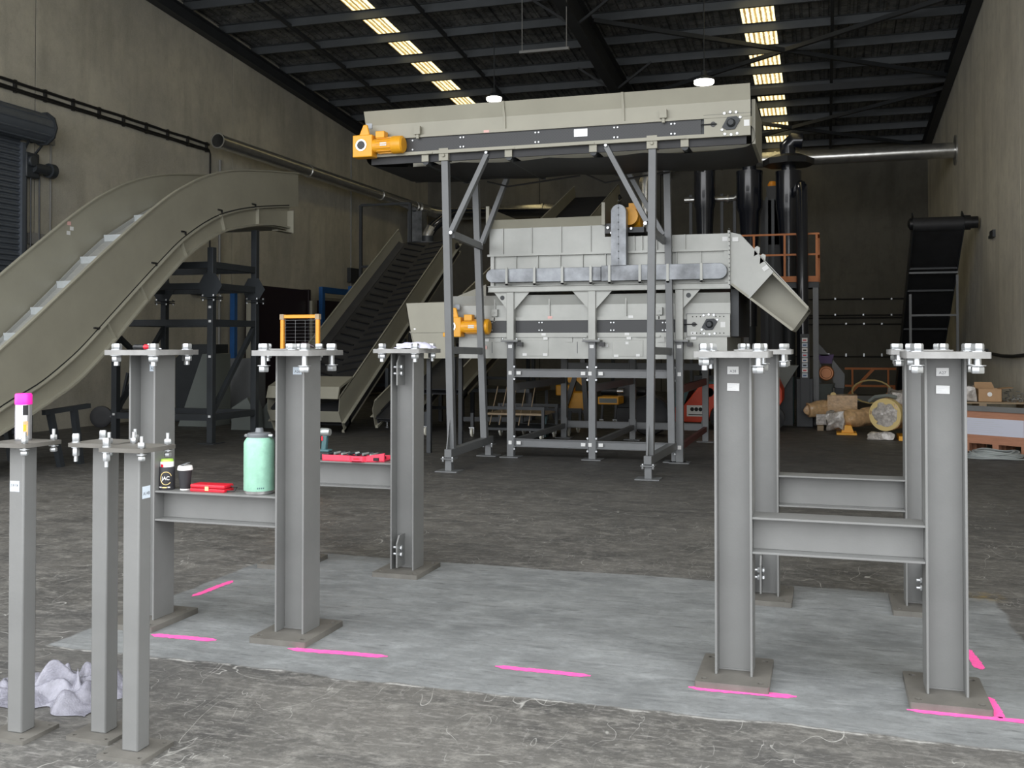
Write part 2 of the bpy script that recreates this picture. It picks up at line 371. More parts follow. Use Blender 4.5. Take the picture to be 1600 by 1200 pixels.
    def lathe(s, c, prof, n=24, axis=(0, 0, 1)):
        # prof: (radius, distance along the axis)
        c = Vector(c); d = Vector(axis).normalized(); u = Vector((1, 0, 0)) if abs(d.x) < 0.9 else Vector((0, 1, 0))
        a = (u - d * u.dot(d)).normalized(); b = d.cross(a); base = len(s.v); k = len(prof)
        for r, h in prof:
            for i in range(n): s.v.append(c + d * h + (a * math.cos(2 * math.pi * i / n) + b * math.sin(2 * math.pi * i / n)) * max(r, 1e-4))
        for j in range(k - 1):
            for i in range(n): s.f.append([base + j * n + i, base + j * n + (i + 1) % n, base + (j + 1) * n + (i + 1) % n, base + (j + 1) * n + i])
        s.f.append([base + i for i in range(n - 1, -1, -1)]); s.f.append([base + (k - 1) * n + i for i in range(n)])
        return s
    def hexa(s, c, r, h, axis=(0, 0, 1), rot=0.3):
        c = Vector(c); d = Vector(axis).normalized(); u = Vector((1, 0, 0)) if abs(d.x) < 0.9 else Vector((0, 1, 0))
        a = (u - d * u.dot(d)).normalized(); b = d.cross(a)
        g = lambda rr, t: [c + d * t + (a * math.cos(rot + i * math.pi / 3) + b * math.sin(rot + i * math.pi / 3)) * rr for i in range(6)]
        vs = g(r * 0.9, 0) + g(r, h * 0.12) + g(r, h * 0.8) + g(r * 0.86, h); fs = [list(range(5, -1, -1)), list(range(18, 24))]
        for k in range(3):
            for i in range(6): fs.append([k * 6 + i, k * 6 + (i + 1) % 6, k * 6 + 6 + (i + 1) % 6, k * 6 + 6 + i])
        return s.add(vs, fs)
    def holed(s, outer, holes, z0, z1):
        # flat plate (z0..z1) with through holes; outer, holes: lists of (x, y)
        rings = [[Vector((x, y, 0)) for x, y in outer]] + [[Vector((x, y, 0)) for x, y in h] for h in holes]
        tris = tessellate_polygon(rings); flat = [p for r in rings for p in r]; n = len(flat); base = len(s.v)
        for z in (z0, z1):
            for p in flat: s.v.append(Vector((p.x, p.y, z)))
        for t in tris:
            a, b, c = t; up = (flat[b] - flat[a]).cross(flat[c] - flat[a]).z > 0
            tt = (a, b, c) if up else (c, b, a)
            s.f.append([base + n + i for i in tt]); s.f.append([base + i for i in tt[::-1]])
        o = 0
        for k, r in enumerate(rings):
            m = len(r)
            for i in range(m):
                q = [base + o + i, base + o + (i + 1) % m, base + n + o + (i + 1) % m, base + n + o + i]
                s.f.append(q)
            o += m
        return s
    def build(s, name, m, parent=None, org=None, ang=38, bevel=0, tagged=None):
        if org is None: org = ORG[parent.name] if parent is not None else Vector((0, 0, 0))
        org = Vector(org)
        me = bpy.data.meshes.new(name); me.from_pydata([tuple(p - org) for p in s.v], [], s.f); me.validate()
        import bmesh
        bm = bmesh.new(); bm.from_mesh(me); bmesh.ops.recalc_face_normals(bm, faces=bm.faces); bm.to_mesh(me); bm.free()
        me.materials.append(MATS[m])
        me.polygons.foreach_set('use_smooth', [True] * len(me.polygons)); me.set_sharp_from_angle(angle=R(ang))
        o = bpy.data.objects.new(name, me); COL.objects.link(o)
        ORG[o.name] = org
        if parent is not None:
            o.parent = parent
            o.location = org - ORG[parent.name]
        else: o.location = org
        if bevel:
            bv = o.modifiers.new('bevel', 'BEVEL'); bv.width = bevel; bv.segments = 2; bv.limit_method = 'ANGLE'
        return o
def tag(o, label, cat, group=None, kind=None):
    o['label'] = label; o['category'] = cat
    if group: o['group'] = group
    if kind: o['kind'] = kind
    return o
def thing(name, label, cat, loc, group=None):
    o = bpy.data.objects.new(name, None); COL.objects.link(o); o.location = loc; o.empty_display_size = 0.1
    ORG[o.name] = Vector(loc); return tag(o, label, cat, group)
def struct(o): o['kind'] = 'structure'; return o
def text(s, size, org, right, up, m, parent, name='lettering', ext=0.0004, squeeze=1.0):
    cu = bpy.data.curves.new('t', 'FONT'); cu.body = s; cu.size = size; cu.extrude = ext; cu.align_x = 'CENTER'; cu.align_y = 'CENTER'
    t = bpy.data.objects.new('t', cu); COL.objects.link(t)
    dg = bpy.context.evaluated_depsgraph_get(); me = bpy.data.meshes.new_from_object(t.evaluated_get(dg))
    bpy.data.objects.remove(t)
    r = Vector(right).normalized(); u = Vector(up).normalized(); nn = r.cross(u); M4 = Matrix((r * squeeze, u, nn)).transposed().to_4x4()
    me.transform(M4); me.transform(Matrix.Translation(Vector(org) - ORG[parent.name]))
    me.materials.clear(); me.materials.append(MATS[m])
    o = bpy.data.objects.new(name, me); COL.objects.link(o); o.parent = parent; ORG[o.name] = ORG[parent.name]; me.name = name
    return o
def rect_sticker(parent, c, w, h, m='sticker', nrm='-Y', name='sticker', tilt=0.0):
    c = Vector(c); b = MB()
    if nrm == '-Y':
        a = Vector((math.cos(tilt), 0, math.sin(tilt))); u = Vector((-math.sin(tilt), 0, math.cos(tilt))); d = Vector((0, -0.0012, 0))
    else:
        a = Vector((0, 1, 0)); u = Vector((0, 0, 1)); d = Vector((0.0012, 0, 0))
    b.prism([c - a * w / 2 - u * h / 2, c + a * w / 2 - u * h / 2, c + a * w / 2 + u * h / 2, c - a * w / 2 + u * h / 2], d)
    return b.build(name, m, parent)
# ================================================================== THE SHED
XL, XR, YF, YB = -13.24, 2.97, 3.2, 32.8
def roofz(y): return 8.955 - 0.0875 * (y - 18.575)
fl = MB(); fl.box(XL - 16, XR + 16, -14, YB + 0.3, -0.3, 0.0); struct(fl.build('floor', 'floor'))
# left wall of precast panels with open joints
wl = MB()
js = [YF, 8.3, 14.42, 20.6, 26.75, YB]
for a, b in zip(js[:-1], js[1:]):
    wl.prism([(XL, a + 0.012, 0), (XL, b - 0.012, 0), (XL, b - 0.012, roofz(b) + 0.15), (XL, a + 0.012, roofz(a) + 0.15)], (-0.16, 0, 0))
struct(wl.build('wall_left', 'concrete_left'))
jb = MB()
for y in js[1:-1]: jb.box(XL - 0.16, XL - 0.012, y - 0.012, y + 0.012, 0, roofz(y))
struct(jb.build('trim_1', 'joint_dark'))
wr = MB()
js2 = [YF, 5.5, 11.6, 17.7, 23.8, 29.2, YB]
for a, b in zip(js2[:-1], js2[1:]):
    wr.prism([(XR, a + 0.006, 0), (XR, b - 0.006, 0), (XR, b - 0.006, roofz(b) + 0.15), (XR, a + 0.006, roofz(a) + 0.15)], (0.16, 0, 0))
wr.box(XR + 0.05, XR + 0.15, YF, YB, 0, 7.7)
struct(wr.build('wall_right', 'concrete_right'))
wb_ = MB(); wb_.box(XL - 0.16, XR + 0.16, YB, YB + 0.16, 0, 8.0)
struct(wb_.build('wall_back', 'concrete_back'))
wf = MB(); wf.box(XL - 0.16, XR + 0.16, YF - 0.16, YF, 8.2, roofz(YF) + 0.1)
struct(wf.build('wall_front', 'concrete_left'))
bj = MB()
for x in (-9.2, -5.1, -1.1): bj.box(x - 0.012, x + 0.012, YB - 0.004, YB - 0.001, 0, 7.7)
struct(bj.build('trim_2', 'joint_dark'))
# roof sheeting: trapezoid ribs running down the slope, two strips left out for the skylights
def roof_strip(x0, x1, y0, y1, m, nm, dz=0.0):
    xs = []; n = int(round((x1 - x0) / 0.19)); st = (x1 - x0) / n
    for i in range(n): xs += [(x0 + st * i, 0), (x0 + st * (i + 0.62), 0), (x0 + st * (i + 0.72), 0.03), (x0 + st * (i + 0.90), 0.03)]
    xs.append((x1, 0)); b = MB(); k = len(xs)
    vs = [(x, y0, roofz(y0) + z + dz) for x, z in xs] + [(x, y1, roofz(y1) + z + dz) for x, z in xs] + [(x, y0, roofz(y0) + z + 0.02 + dz) for x, z in xs] + [(x, y1, roofz(y1) + z + 0.02 + dz) for x, z in xs]
    fs = []
    for i in range(k - 1): fs += [[i, i + 1, k + i + 1, k + i], [2 * k + i, 3 * k + i, 3 * k + i + 1, 2 * k + i + 1], [i, 2 * k + i, 2 * k + i + 1, i + 1], [k + i, k + i + 1, 3 * k + i + 1, 3 * k + i]]
    fs += [[0, k, 3 * k, 2 * k], [k - 1, 2 * k - 1 + k - k, 4 * k - 1, 3 * k - 1]]
    fs = fs[:-1] + [[k - 1, 3 * k - 1, 4 * k - 1, 2 * k - 1]]
    b.add(vs, fs); return struct(b.build(nm, m, ang=20))
SK = [(-9.86, -9.30), (-1.71, -1.01)]
roof_strip(XL - 0.1, SK[0][0], YF - 0.2, YB + 0.1, 'roof', 'ceiling')
roof_strip(SK[0][1], SK[1][0], YF - 0.2, YB + 0.1, 'roof', 'ceiling')
roof_strip(SK[1][1], XR + 0.1, YF - 0.2, YB + 0.1, 'roof', 'ceiling')
roof_strip(SK[0][0], SK[0][1], YF - 0.2, YB + 0.1, 'skylight', 'window_1')
roof_strip(SK[1][0], SK[1][1], YF - 0.2, YB + 0.1, 'skylight', 'window_2')
# purlins across the shed
tn = 3
def trim(b, m):
    global tn
    o = struct(b.build('trim_%d' % tn, m)); tn += 1; return o
for k in range(-15, 10):
    y = 20.02 + 1.345 * k
    if y < YF + 0.2 or y > YB - 0.1: continue
    z = roofz(y) - 0.005; b = MB()
    b.prism([(XL, y, z), (XL, y + 0.006, z), (XL, y + 0.006, z - 0.175), (XL, y + 0.07, z - 0.175), (XL, y + 0.07, z - 0.181), (XL, y, z - 0.181)], (XR - XL, 0, 0))
    b.box(XL, XR, y - 0.07, y, z - 0.008, z)
    trim(b, 'purlin_paint')
def along(x, y0, y1, wdt, top, dep, m, web=None):
    # beam running down the slope, its top 'top' below the sheet
    b = MB(); z0, z1 = roofz(y0) - top, roofz(y1) - top
    if web is None:
        b.prism([(x - wdt / 2, y0, z0), (x + wdt / 2, y0, z0), (x + wdt / 2, y0, z0 - dep), (x - wdt / 2, y0, z0 - dep)], (0, y1 - y0, z1 - z0))
    else:
        for a, c, w_ in ((0, 0.02, wdt), (0.02, dep - 0.02, web), (dep - 0.02, dep, wdt)):
            b.prism([(x - w_ / 2, y0, z0 - a), (x + w_ / 2, y0, z0 - a), (x + w_ / 2, y0, z0 - c), (x - w_ / 2, y0, z0 - c)], (0, y1 - y0, z1 - z0))
    return trim(b, m)
along(-4.86, YF, YB, 0.24, 0.19, 0.62, 'rafter_paint', 0.02)
along(XL + 0.11, YF, YB, 0.2, 0.19, 0.30, 'rafter_paint', 0.02)
along(XR - 0.11, YF, YB, 0.2, 0.19, 0.30, 'rafter_paint', 0.02)
for x in (-11.4, -8.2, 0.17): along(x, YF, YB, 0.07, 0.14, 0.07, 'rafter_paint')
# strut and crossed wind bracing of the right bay, fly braces to the rafter
def rb(x, y, d=0.3): return Vector((x, y, roofz(y) - d))
b = MB(); b.bar(rb(-4.8, 26.45), rb(XR - 0.1, 26.45), 0.17, 0.17); trim(b, 'rafter_paint')
for p, q in (((-4.7, 21.0), (2.85, 26.2)), ((-4.7, 26.2), (2.85, 21.2)), ((-4.7, 32.3), (2.85, 27.1)), ((-4.7, 27.0), (2.85, 32.3))):
    b = MB(); b.bar(rb(*p), rb(*q), 0.09, 0.09); trim(b, 'rafter_paint')
for y in (20.0, 24.05, 28.1):
    for sx in (-1, 1):
        b = MB(); b.bar((-4.86 + sx * 0.08, y, roofz(y) - 0.75), (-4.86 + sx * 0.9, y, roofz(y) - 0.17), 0.05, 0.05); trim(b, 'rafter_paint')
# roller door with barrel and chain hoist in the left wall
b = MB(); z = 0.0
y0d, y1d = 9.2, 14.02
prof = []
zz = 0.0
while zz < 5.25:
    prof += [(XL + 0.05, zz), (XL + 0.085, zz + 0.02), (XL + 0.085, zz + 0.055), (XL + 0.05, zz + 0.075)]; zz += 0.095
vs = [(x, y0d, z_) for x, z_ in prof] + [(x, y1d, z_) for x, z_ in prof] + [(XL + 0.02, y0d, prof[-1][1]), (XL + 0.02, y0d, 0), (XL + 0.02, y1d, prof[-1][1]), (XL + 0.02, y1d, 0)]
k = len(prof); fs = [[i, i + 1, k + i + 1, k + i] for i in range(k - 1)]; fs += [[2 * k, 2 * k + 1, 2 * k + 3, 2 * k + 2]]
b.add(vs, fs); door = struct(b.build('door_1', 'door_steel', ang=25))
b = MB(); b.box(XL, XL + 0.13, y1d - 0.02, y1d + 0.06, 0, 5.0); b.box(XL, XL + 0.13, y0d - 0.06, y0d + 0.02, 0, 5.0); b.build('door_guide', 'door_steel', door)
b = MB(); b.tube((XL + 0.27, y0d - 0.1, 5.28), (XL + 0.27, y1d + 0.28, 5.28), 0.25, 20)
for t in range(10):
    a_ = t * 0.628; b.tube((XL + 0.27 + 0.245 * math.cos(a_), y0d - 0.08, 5.28 + 0.245 * math.sin(a_)), (XL + 0.27 + 0.245 * math.cos(a_), y1d + 0.26, 5.28 + 0.245 * math.sin(a_)), 0.02, 6)
b.build('door_barrel', 'door_steel', door)
b = MB(); b.tube((XL + 0.27, y1d + 0.28, 5.28), (XL + 0.27, y1d + 0.31, 5.28), 0.30, 10); b.box(XL, XL + 0.27, y1d + 0.28, y1d + 0.31, 5.05, 5.5); b.build('barrel_bracket', 'frame_dark', door)
# chain hoist
t = thing('door_hoist', 'dark chain hoist motor with loops of chain beside the roller door', 'hoist', (XL, 14.25, 4.5))
b = MB(); b.box(XL + 0.005, XL + 0.16, 14.06, 14.36, 4.42, 4.85); b.tube((XL + 0.16, 14.15, 4.7), (XL + 0.24, 14.15, 4.7), 0.10, 16); b.build('gear_case', 'frame_dark', t, bevel=0.02)
b = MB(); b.tube((XL + 0.16, 14.2, 4.60), (XL + 0.16, 14.6, 4.60), 0.09, 20); b.tube((XL + 0.16, 14.56, 4.60), (XL + 0.16, 14.68, 4.60), 0.13, 20); b.build('motor', 'frame_dark', t)
for yy in (14.12, 14.22, 14.42):
    b = MB(); b.path([(XL + 0.10, yy, 4.5), (XL + 0.10, yy + 0.01, 3.0), (XL + 0.10, yy - 0.01, 1.2)], 0.014, 6); b.build('chain', 'frame_dark', t)
b = MB(); b.bar((XL + 0.05, 14.1, 4.85), (XL + 0.25, 14.05, 5.1), 0.03, 0.03); b.bar((XL + 0.05, 14.36, 4.85), (XL + 0.25, 14.4, 5.1), 0.03, 0.03); b.build('drive_chain', 'frame_dark', t)
b = MB(); b.box(XL, XL + 0.10, 14.25, 14.72, 3.28, 3.48); tag(b.build('control_box', 'conduit', org=(XL, 14.5, 3.3), bevel=0.01), 'small grey control box on the left wall below the chain hoist', 'box')
# conduits and cable run on the left wall
b = MB(); b.tube((XL + 0.02, 14.78, 1.0), (XL + 0.02, 14.78, 5.15), 0.018, 8); b.box(XL, XL + 0.06, 14.72, 14.84, 5.1, 5.2)
tag(b.build('wall_conduit', 'conduit', org=(XL, 14.78, 1)), 'thin upright conduit right of the chain hoist on the left wall', 'conduit')
b = MB()
p0 = atX(0, 120, XL + 0.03); p1 = atX(326, 226, XL + 0.03)
for dz_, r_ in ((0.0, 0.028), (-0.11, 0.02), (-0.15, 0.02)):
    pts = []
    for i in range(61):
        t_ = i / 60; y = 8.5 + (p1.y - 8.5) * t_ ; zz = p1.z + dz_ + 0.012 * noise.noise(Vector((y * 1.3, dz_ * 30, 0)))
        pts.append((XL + 0.035, y, zz))
    if dz_ == -0.11: pts += [(XL + 0.035, p1.y + 0.06, p1.z - 0.2), (XL + 0.035, p1.y + 0.06, 2.0)]
    b.path(pts, r_, 6)
for i in range(16):
    y = 9 + i * 0.7; b.box(XL, XL + 0.05, y, y + 0.05, p1.z - 0.18, p1.z + 0.04)
tag(b.build('cable_run', 'cable_black', org=(XL, 14, p1.z)), 'cables and pipe clipped along the left wall above the roller door', 'cable')
b = MB(); b.tube((XL + 0.03, 20.05, 1.2), (XL + 0.03, 20.05, 5.75), 0.03, 8); tag(b.build('wall_conduit', 'conduit', org=(XL, 20.05, 1.2)), 'upright conduit on the left wall under the open end of the duct', 'conduit')
p = atX(549, 400, XL + 0.03); b = MB(); b.tube((XL + 0.02, p.y, 0.5), (XL + 0.02, p.y, 7.2), 0.018, 8)
tag(b.build('wall_conduit', 'conduit', org=(XL, p.y, .5)), 'thin pale conduit down the left wall to the switch box', 'conduit')
p = atX(549, 430, XL); b = MB(); b.box(XL, XL + 0.12, p.y - 0.28, p.y + 0.42, p.z - 0.22, p.z + 0.2)
tag(b.build('switch_box', 'frame_dark', org=p, bevel=0.01), 'dark switch box on the left wall between blue frame and chevron conveyor', 'box')
b = MB(); b.box(XL, XL + 0.10, 19.0, 19.4, 2.62, 2.72); tag(b.build('wall_bracket', 'frame_dark', org=(XL, 19.2, 2.6)), 'small dark bracket on the left wall behind the curved conveyor frame', 'bracket')
# electrical outlet on the right wall
p = atX(1550, 367, XR - 0.02); b = MB(); b.box(XR - 0.05, XR, p.y - 0.28, p.y + 0.10, p.z - 0.06, p.z + 0.07); b.box(XR - 0.05, XR, p.y + 0.1, p.y + 0.25, p.z - 0.05, p.z)
tag(b.build('wall_outlet', 'frame_dark', org=p), 'small dark outlet on the right wall near the black conveyor head', 'outlet')
# pipe runs on the back wall with bright clips
for i, py in enumerate((468, 493, 497, 507, 557)):
    p = atY(1275, py, YB - 0.06); q = atY(1408, py, YB - 0.06)
    t = thing('wall_pipe', ['topmost thin dark pipe along the back wall beside the black conveyor', 'second thin dark pipe from the top along the back wall', 'third thin dark pipe from the top, tight below the second, on the back wall', 'fourth thin dark pipe from the top along the back wall', 'lowest dark pipe along the back wall behind the orange barrier'][i], 'pipe', (p.x, YB, p.z), 'pipes along the back wall')
    b = MB(); b.tube((p.x - 1.4, YB - 0.05, p.z), (q.x + 0.4, YB - 0.05, p.z), 0.022, 8); b.build('pipe_run', 'cable_black', t)
    if i != 2:
        b = MB(); xs = {0: (1305, 1348, 1393), 1: (1305, 1349, 1393), 3: (1322, 1350, 1378), 4: (1295, 1322, 1350, 1378)}[i]
        for px in xs:
            c = atY(px, py - 1, YB - 0.1); b.box(c.x - 0.022, c.x + 0.022, YB - 0.10, YB, c.z - 0.02, c.z + (0.07 if i == 4 else 0.03))
        b.build('pipe_clip', 'zinc', t)
# high bay lamps and a dead fluorescent batten
for (px, py, Y, s_, lb) in ((772, 157, 21.5, 0.17, 'lit round high bay lamp above the left part of the overhead conveyor'), (1100, 131, 20.5, 0.20, 'lit round high bay lamp above the right part of the overhead conveyor')):
    c = atY(px, py, Y); t = thing('high_bay_lamp', lb, 'lamp', c, 'high bay lamps')
    b = MB(); b.lathe(c, [(0.0, 0.0), (s_ * 0.95, 0.0), (s_, 0.02), (s_, 0.06), (0.0, 0.061)], 24); b.build('lens', 'lamp_glow', t)
    b = MB(); b.lathe(c + Vector((0, 0, 0.062)), [(s_ + 0.01, 0), (s_, 0.04), (0.07, 0.10), (0.05, 0.2), (0, 0.2)], 24); b.build('housing', 'frame_dark', t)
    b = MB(); b.tube(c + Vector((0, 0, 0.26)), (c.x, c.y, roofz(c.y) - 0.02), 0.012, 6); b.build('suspension_rod', 'frame_dark', t)
    L = bpy.data.lights.new('high_bay_light', 'AREA'); L.shape = 'DISK'; L.size = s_ * 2; L.energy = 2; L.color = (1, 0.95, 0.82)
    lo = bpy.data.objects.new('high_bay_light', L); COL.objects.link(lo); lo.location = c - Vector((0, 0, 0.03))
c0 = atY(812, 84, 19.0); c1 = atY(889, 76, 19.0)
b = MB(); b.box(c0.x, c1.x, 18.97, 19.05, c0.z, c0.z + 0.05); b.tube((c0.x + 0.05, 19.0, c0.z), (c0.x + 0.05, 19.0, roofz(19) - 0.05), 0.01, 6); b.tube((c1.x - 0.05, 19.0, c0.z), (c1.x - 0.05, 19.0, roofz(19) - 0.05), 0.01, 6)
tag(b.build('light_batten', 'conduit', org=(c0 + c1) / 2), 'unlit pale batten light hanging under the roof left of the big rafter', 'lamp')

# ================================================================== DUCTS
b = MB(); P0 = atX(340, 231, -12.7); P1 = atX(652, 320, -12.7)
t = thing('ventilation_duct', 'long galvanised duct with open end running along the left wall', 'duct', P0)
d0 = Vector((-12.7, P0.y, 6.0)); d1 = Vector((-12.7, 30.6, 6.0))
b.pipe(d0, d1, 0.155, 0.01, 24); b.build('duct_pipe', 'galv_pipe', t)
b = MB()
for y in [P0.y + 0.01, 23.2, 27.6, 30.3]: b.tube((-12.7, y, 6.0), (-12.7, y + 0.05, 6.0), 0.172, 24)
b2 = MB(); b2.v = b.v[48:]; b2.f = [[i - 48 for i in f] for f in b.f if min(f) >= 48]; b2.build('duct_clamp', 'galv_pipe', t)
b = MB(); b.lathe(d0, [(0.155, 0), (0.172, 0), (0.172, 0.06), (0.155, 0.06)], 24, (0, 1, 0)); b.f = b.f[:-2]; b.build('end_ring', 'galv_pipe', t)
b = MB(); b.path([(-12.7, 30.6, 6.0), (-12.68, 31.0, 5.98), (-12.5, 31.45, 5.95), (-12.1, 31.7, 5.92), (-11.7, 31.75, 5.9)], 0.19, 20)
for x in (-11.65, -10.3, -8.8): b.tube((x, 31.75, 5.9), (x + 0.05, 31.75, 5.9), 0.24, 20)
b.tube((-11.8, 31.75, 5.9), (-6.2, 31.75, 5.9), 0.21, 20); b.build('back_run', 'galv_pipe', t)
b = MB(); b.box(-12.95, -12.45, 30.3, 30.75, 4.75, 5.85); b.build('filter_box', 'galv', t)
t = thing('extraction_pipe', 'dark pipe with silver elbow dropping from the duct to the chevron conveyor', 'pipe', atY(668, 382, 22.3))
q = atY(668, 382, 22.3)
b = MB(); b.path([(q.x, q.y, q.z), (q.x, q.y, q.z + 0.2), (q.x + 0.1, q.y + 0.1, q.z + 0.42), (q.x + 0.35, q.y + 0.6, q.z + 0.8), (-8.2, 31.7, 5.8)], 0.12, 14); b.build('hose', 'black_gloss', t)
b = MB(); b.lathe(q, [(0.52, 0), (0.52, 0.03), (0.14, 0.05), (0.14, 0.2), (0, 0.2)], 24); b.build('hood_flange', 'frame_dark', t)
b = MB(); b.path([(q.x, q.y, q.z + 0.1), (q.x, q.y, q.z + 0.22), (q.x + 0.07, q.y + 0.08, q.z + 0.4)], 0.13, 14); b.build('elbow', 'galv_pipe', t)
# duct to the right wall
ze = 6.13; ye = 25.9
t = thing('ventilation_duct', 'galvanised duct crossing above the black cyclones into the right wall', 'duct', (XR, ye, ze))
b = MB(); b.tube((XR - 0.01, ye, ze), (-4.0, ye, ze), 0.185, 24); b.build('duct_pipe', 'galv_pipe', t)
b = MB(); b.lathe((XR, ye, ze), [(0.36, 0), (0.36, -0.03), (0.2, -0.04)], 28, (1, 0, 0)); b.build('wall_flange', 'galv_pipe', t)
for x in (-3.7, -3.1, -2.5, -1.2, -0.7): b = MB(); b.tube((x, ye, ze), (x + 0.05, ye, ze), 0.205, 24); b.build('duct_clamp', 'galv_pipe', t)
b = MB(); b.path([(-3.9, ye, ze), (-4.15, ye, ze - 0.04), (-4.35, ye - 0.1, ze - 0.22), (-4.4, ye - 0.15, ze - 0.5), (-4.4, ye - 0.15, ze - 1.5), (-4.6, ye - 0.2, ze - 1.8)], 0.18, 16); b.build('elbow', 'galv_pipe', t)
b = MB(); pa = atY(1070, 313, 21.3); b.path([pa, atY(1130, 311, 21.3), atY(1148, 310, 21.3), atY(1160, 302, 21.2)], 0.068, 14); b.tube(atY(1136, 311, 21.3), atY(1139, 311, 21.3), 0.09, 16)
tag(b.build('steel_pipe', 'galv_pipe', org=pa), 'short bright steel pipe between the black cyclones', 'pipe')
# ================================================================== FOREGROUND STEEL FRAMES
def rrect(x0, x1, y0, y1, r=0.008):
    return [(x0 + r, y0), (x1 - r, y0), (x1, y0 + r), (x1, y1 - r), (x1 - r, y1), (x0 + r, y1), (x0, y1 - r), (x0, y0 + r)]
def circ(cx, cy, r, n=12): return [(cx + r * math.cos(2 * math.pi * i / n), cy + r * math.sin(2 * math.pi * i / n)) for i in range(n)]
def bolt(parent, x, y, zt, zb, hang, r=0.0275, flip=False, jit=0.0):
    # hexagon head above the plate, shank, washer and nut below ('hang': how far the nut has been backed off)
    ro = random.random() * 6
    b = MB()
    if not flip:
        b.hexa((x, y, zt + 0.004), r, 0.032, rot=ro); b.tube((x, y, zt), (x, y, zt + 0.004), r * 1.15, 16)
        zn = zb - hang
        b.tube((x, y, zt), (x, y, zn - 0.058 if hang < 0.01 else zn - 0.036), r * 0.56, 12)
        b.hexa((x, y, zn - 0.036), r, 0.032, rot=ro + 0.5); b.tube((x, y, zn - 0.004), (x, y, zn), r * 1.25, 16)
    else:
        b.hexa((x, y, zt + 0.002), r, 0.02, rot=ro); b.tube((x, y, zt + 0.045), (x, y, zb - 0.012), r * 0.5, 10)
        b.hexa((x, y, zb - 0.03), r, 0.016, rot=ro + 0.4); b.tube((x, y, zb - 0.008), (x, y, zb - 0.004), r * 1.3, 16)
    return b.build('bolt', 'zinc', parent)
H0 = 1.515
def column(root, x, y, zt=H0, hang=(0, 0, 0, 0), bw=0.17, extra=None):
    org = Vector((x, y, 0)); tf, tw, fd = 0.011, 0.009, 0.18
    b = MB()
    b.box(x - bw / 2, x - bw / 2 + tf, y - fd / 2, y + fd / 2, 0.03, zt - 0.028)
    b.box(x + bw / 2 - tf, x + bw / 2, y - fd / 2, y + fd / 2, 0.03, zt - 0.028)
    b.box(x - bw / 2 + tf, x + bw / 2 - tf, y - tw / 2, y + tw / 2, 0.03, zt - 0.028)
    # weld beads at the foot
    b.box(x - bw / 2 + tf, x + bw / 2 - tf, y - tw / 2 - 0.007, y + tw / 2 + 0.007, 0.03, 0.037)
    c = b.build('column', 'post_paint', root, org=org, bevel=0.0015)
    b = MB(); hx, hy = 0.125, 0.165
    b.holed(rrect(x - 0.163, x + 0.163, y - 0.215, y + 0.215), [circ(x + sx * hx, y + sy * hy, 0.015) for sx in (-1, 1) for sy in (-1, 1)], 0.0, 0.030)
    b.build('base_plate', 'plate_paint', c, ang=50)
    b = MB(); b.holed(rrect(x - 0.168, x + 0.168, y - 0.2, y + 0.2), [circ(x + sx * 0.12, y + sy * 0.15, 0.0125) for sx in (-1, 1) for sy in (-1, 1)], zt - 0.028, zt)
    b.build('top_plate', 'top_plate', c, ang=50)
    k = 0
    for sy in (-1, 1):
        for sx in (-1, 1):
            bolt(c, x + sx * 0.12, y + sy * 0.15, zt, zt - 0.028, hang[k]); k += 1
    return c
def cross_beam(root, x0, x1, y, z0, z1):
    b = MB(); t = 0.010
    b.box(x0, x1, y - 0.085, y + 0.085, z1 - t, z1); b.box(x0, x1, y - 0.085, y + 0.085, z0, z0 + t); b.box(x0, x1, y - 0.004, y + 0.004, z0 + t, z1 - t)
    return b.build('cross_beam', 'post_paint', root, bevel=0.0015)
def cleat(col, x, y, z0, z1, sgn=-1):
    b = MB(); b.prism([(x, y, z0), (x, y + sgn * 0.13, z0), (x, y + sgn * 0.13, z1 - 0.05), (x, y + sgn * 0.09, z1), (x, y, z1)], (0.01, 0, 0))
    b.build('cleat', 'post_paint', col)
    for zz in ((z0 + z1) / 2 - 0.022, (z0 + z1) / 2 + 0.022):
        q = MB(); q.hexa((x + 0.010, y + sgn * 0.085, zz), 0.017, 0.016, (1, 0, 0)); q.hexa((x, y + sgn * 0.085, zz), 0.017, 0.016, (-1, 0, 0)); q.tube((x - 0.035, y + sgn * 0.085, zz), (x + 0.01, y + sgn * 0.085, zz), 0.009, 10)
        q.build('cleat_bolt', 'zinc', col)
def tagplate(col, x, y, z, s, w_=0.052, h_=0.036, m='sticker', second=False):
    st = rect_sticker(col, (x, y - 0.0052, z), w_, h_, m, name='label_sticker')
    text(s, h_ * 0.5, (x, y - 0.0068, z - h_ * 0.12), (1, 0, 0), (0, 0, 1), 'ink', col, name='label_text', ext=0.0002)
    if second:
        rect_sticker(col, (x + 0.001, y - 0.0052, z - 0.078), 0.056, 0.036, 'sticker', name='address_sticker', tilt=-0.02)
        q = MB()
        for i, wd in enumerate((0.040, 0.030, 0.018, 0.036)): q.box(x + 0.001 - 0.022, x + 0.001 - 0.022 + wd, y - 0.0068, y - 0.0064, z - 0.066 - i * 0.0075, z - 0.0645 - i * 0.0075)
        q.build('address_lines', 'ink_light', col)
YA, YR = 4.84, 6.39
frames = {}
# right front
t = thing('column_frame', 'grey steel H frame at front right with labels A28 and A27', 'steel frame', (0.04, YA, 0), 'grey steel column frames')
c1 = column(t, -0.41, YA, hang=(0, 0.035, 0.0, 0.03)); c2 = column(t, 0.496, YA, hang=(0.028, 0.028, 0.0, 0.03)); cross_beam(t, -0.325, 0.411, YA - 0.002, 0.59, 0.757)
tagplate(c1, -0.415, YA - 0.0045, 1.425, 'A28', second=True); tagplate(c2, 0.492, YA - 0.0045, 1.425, 'A27', second=True)
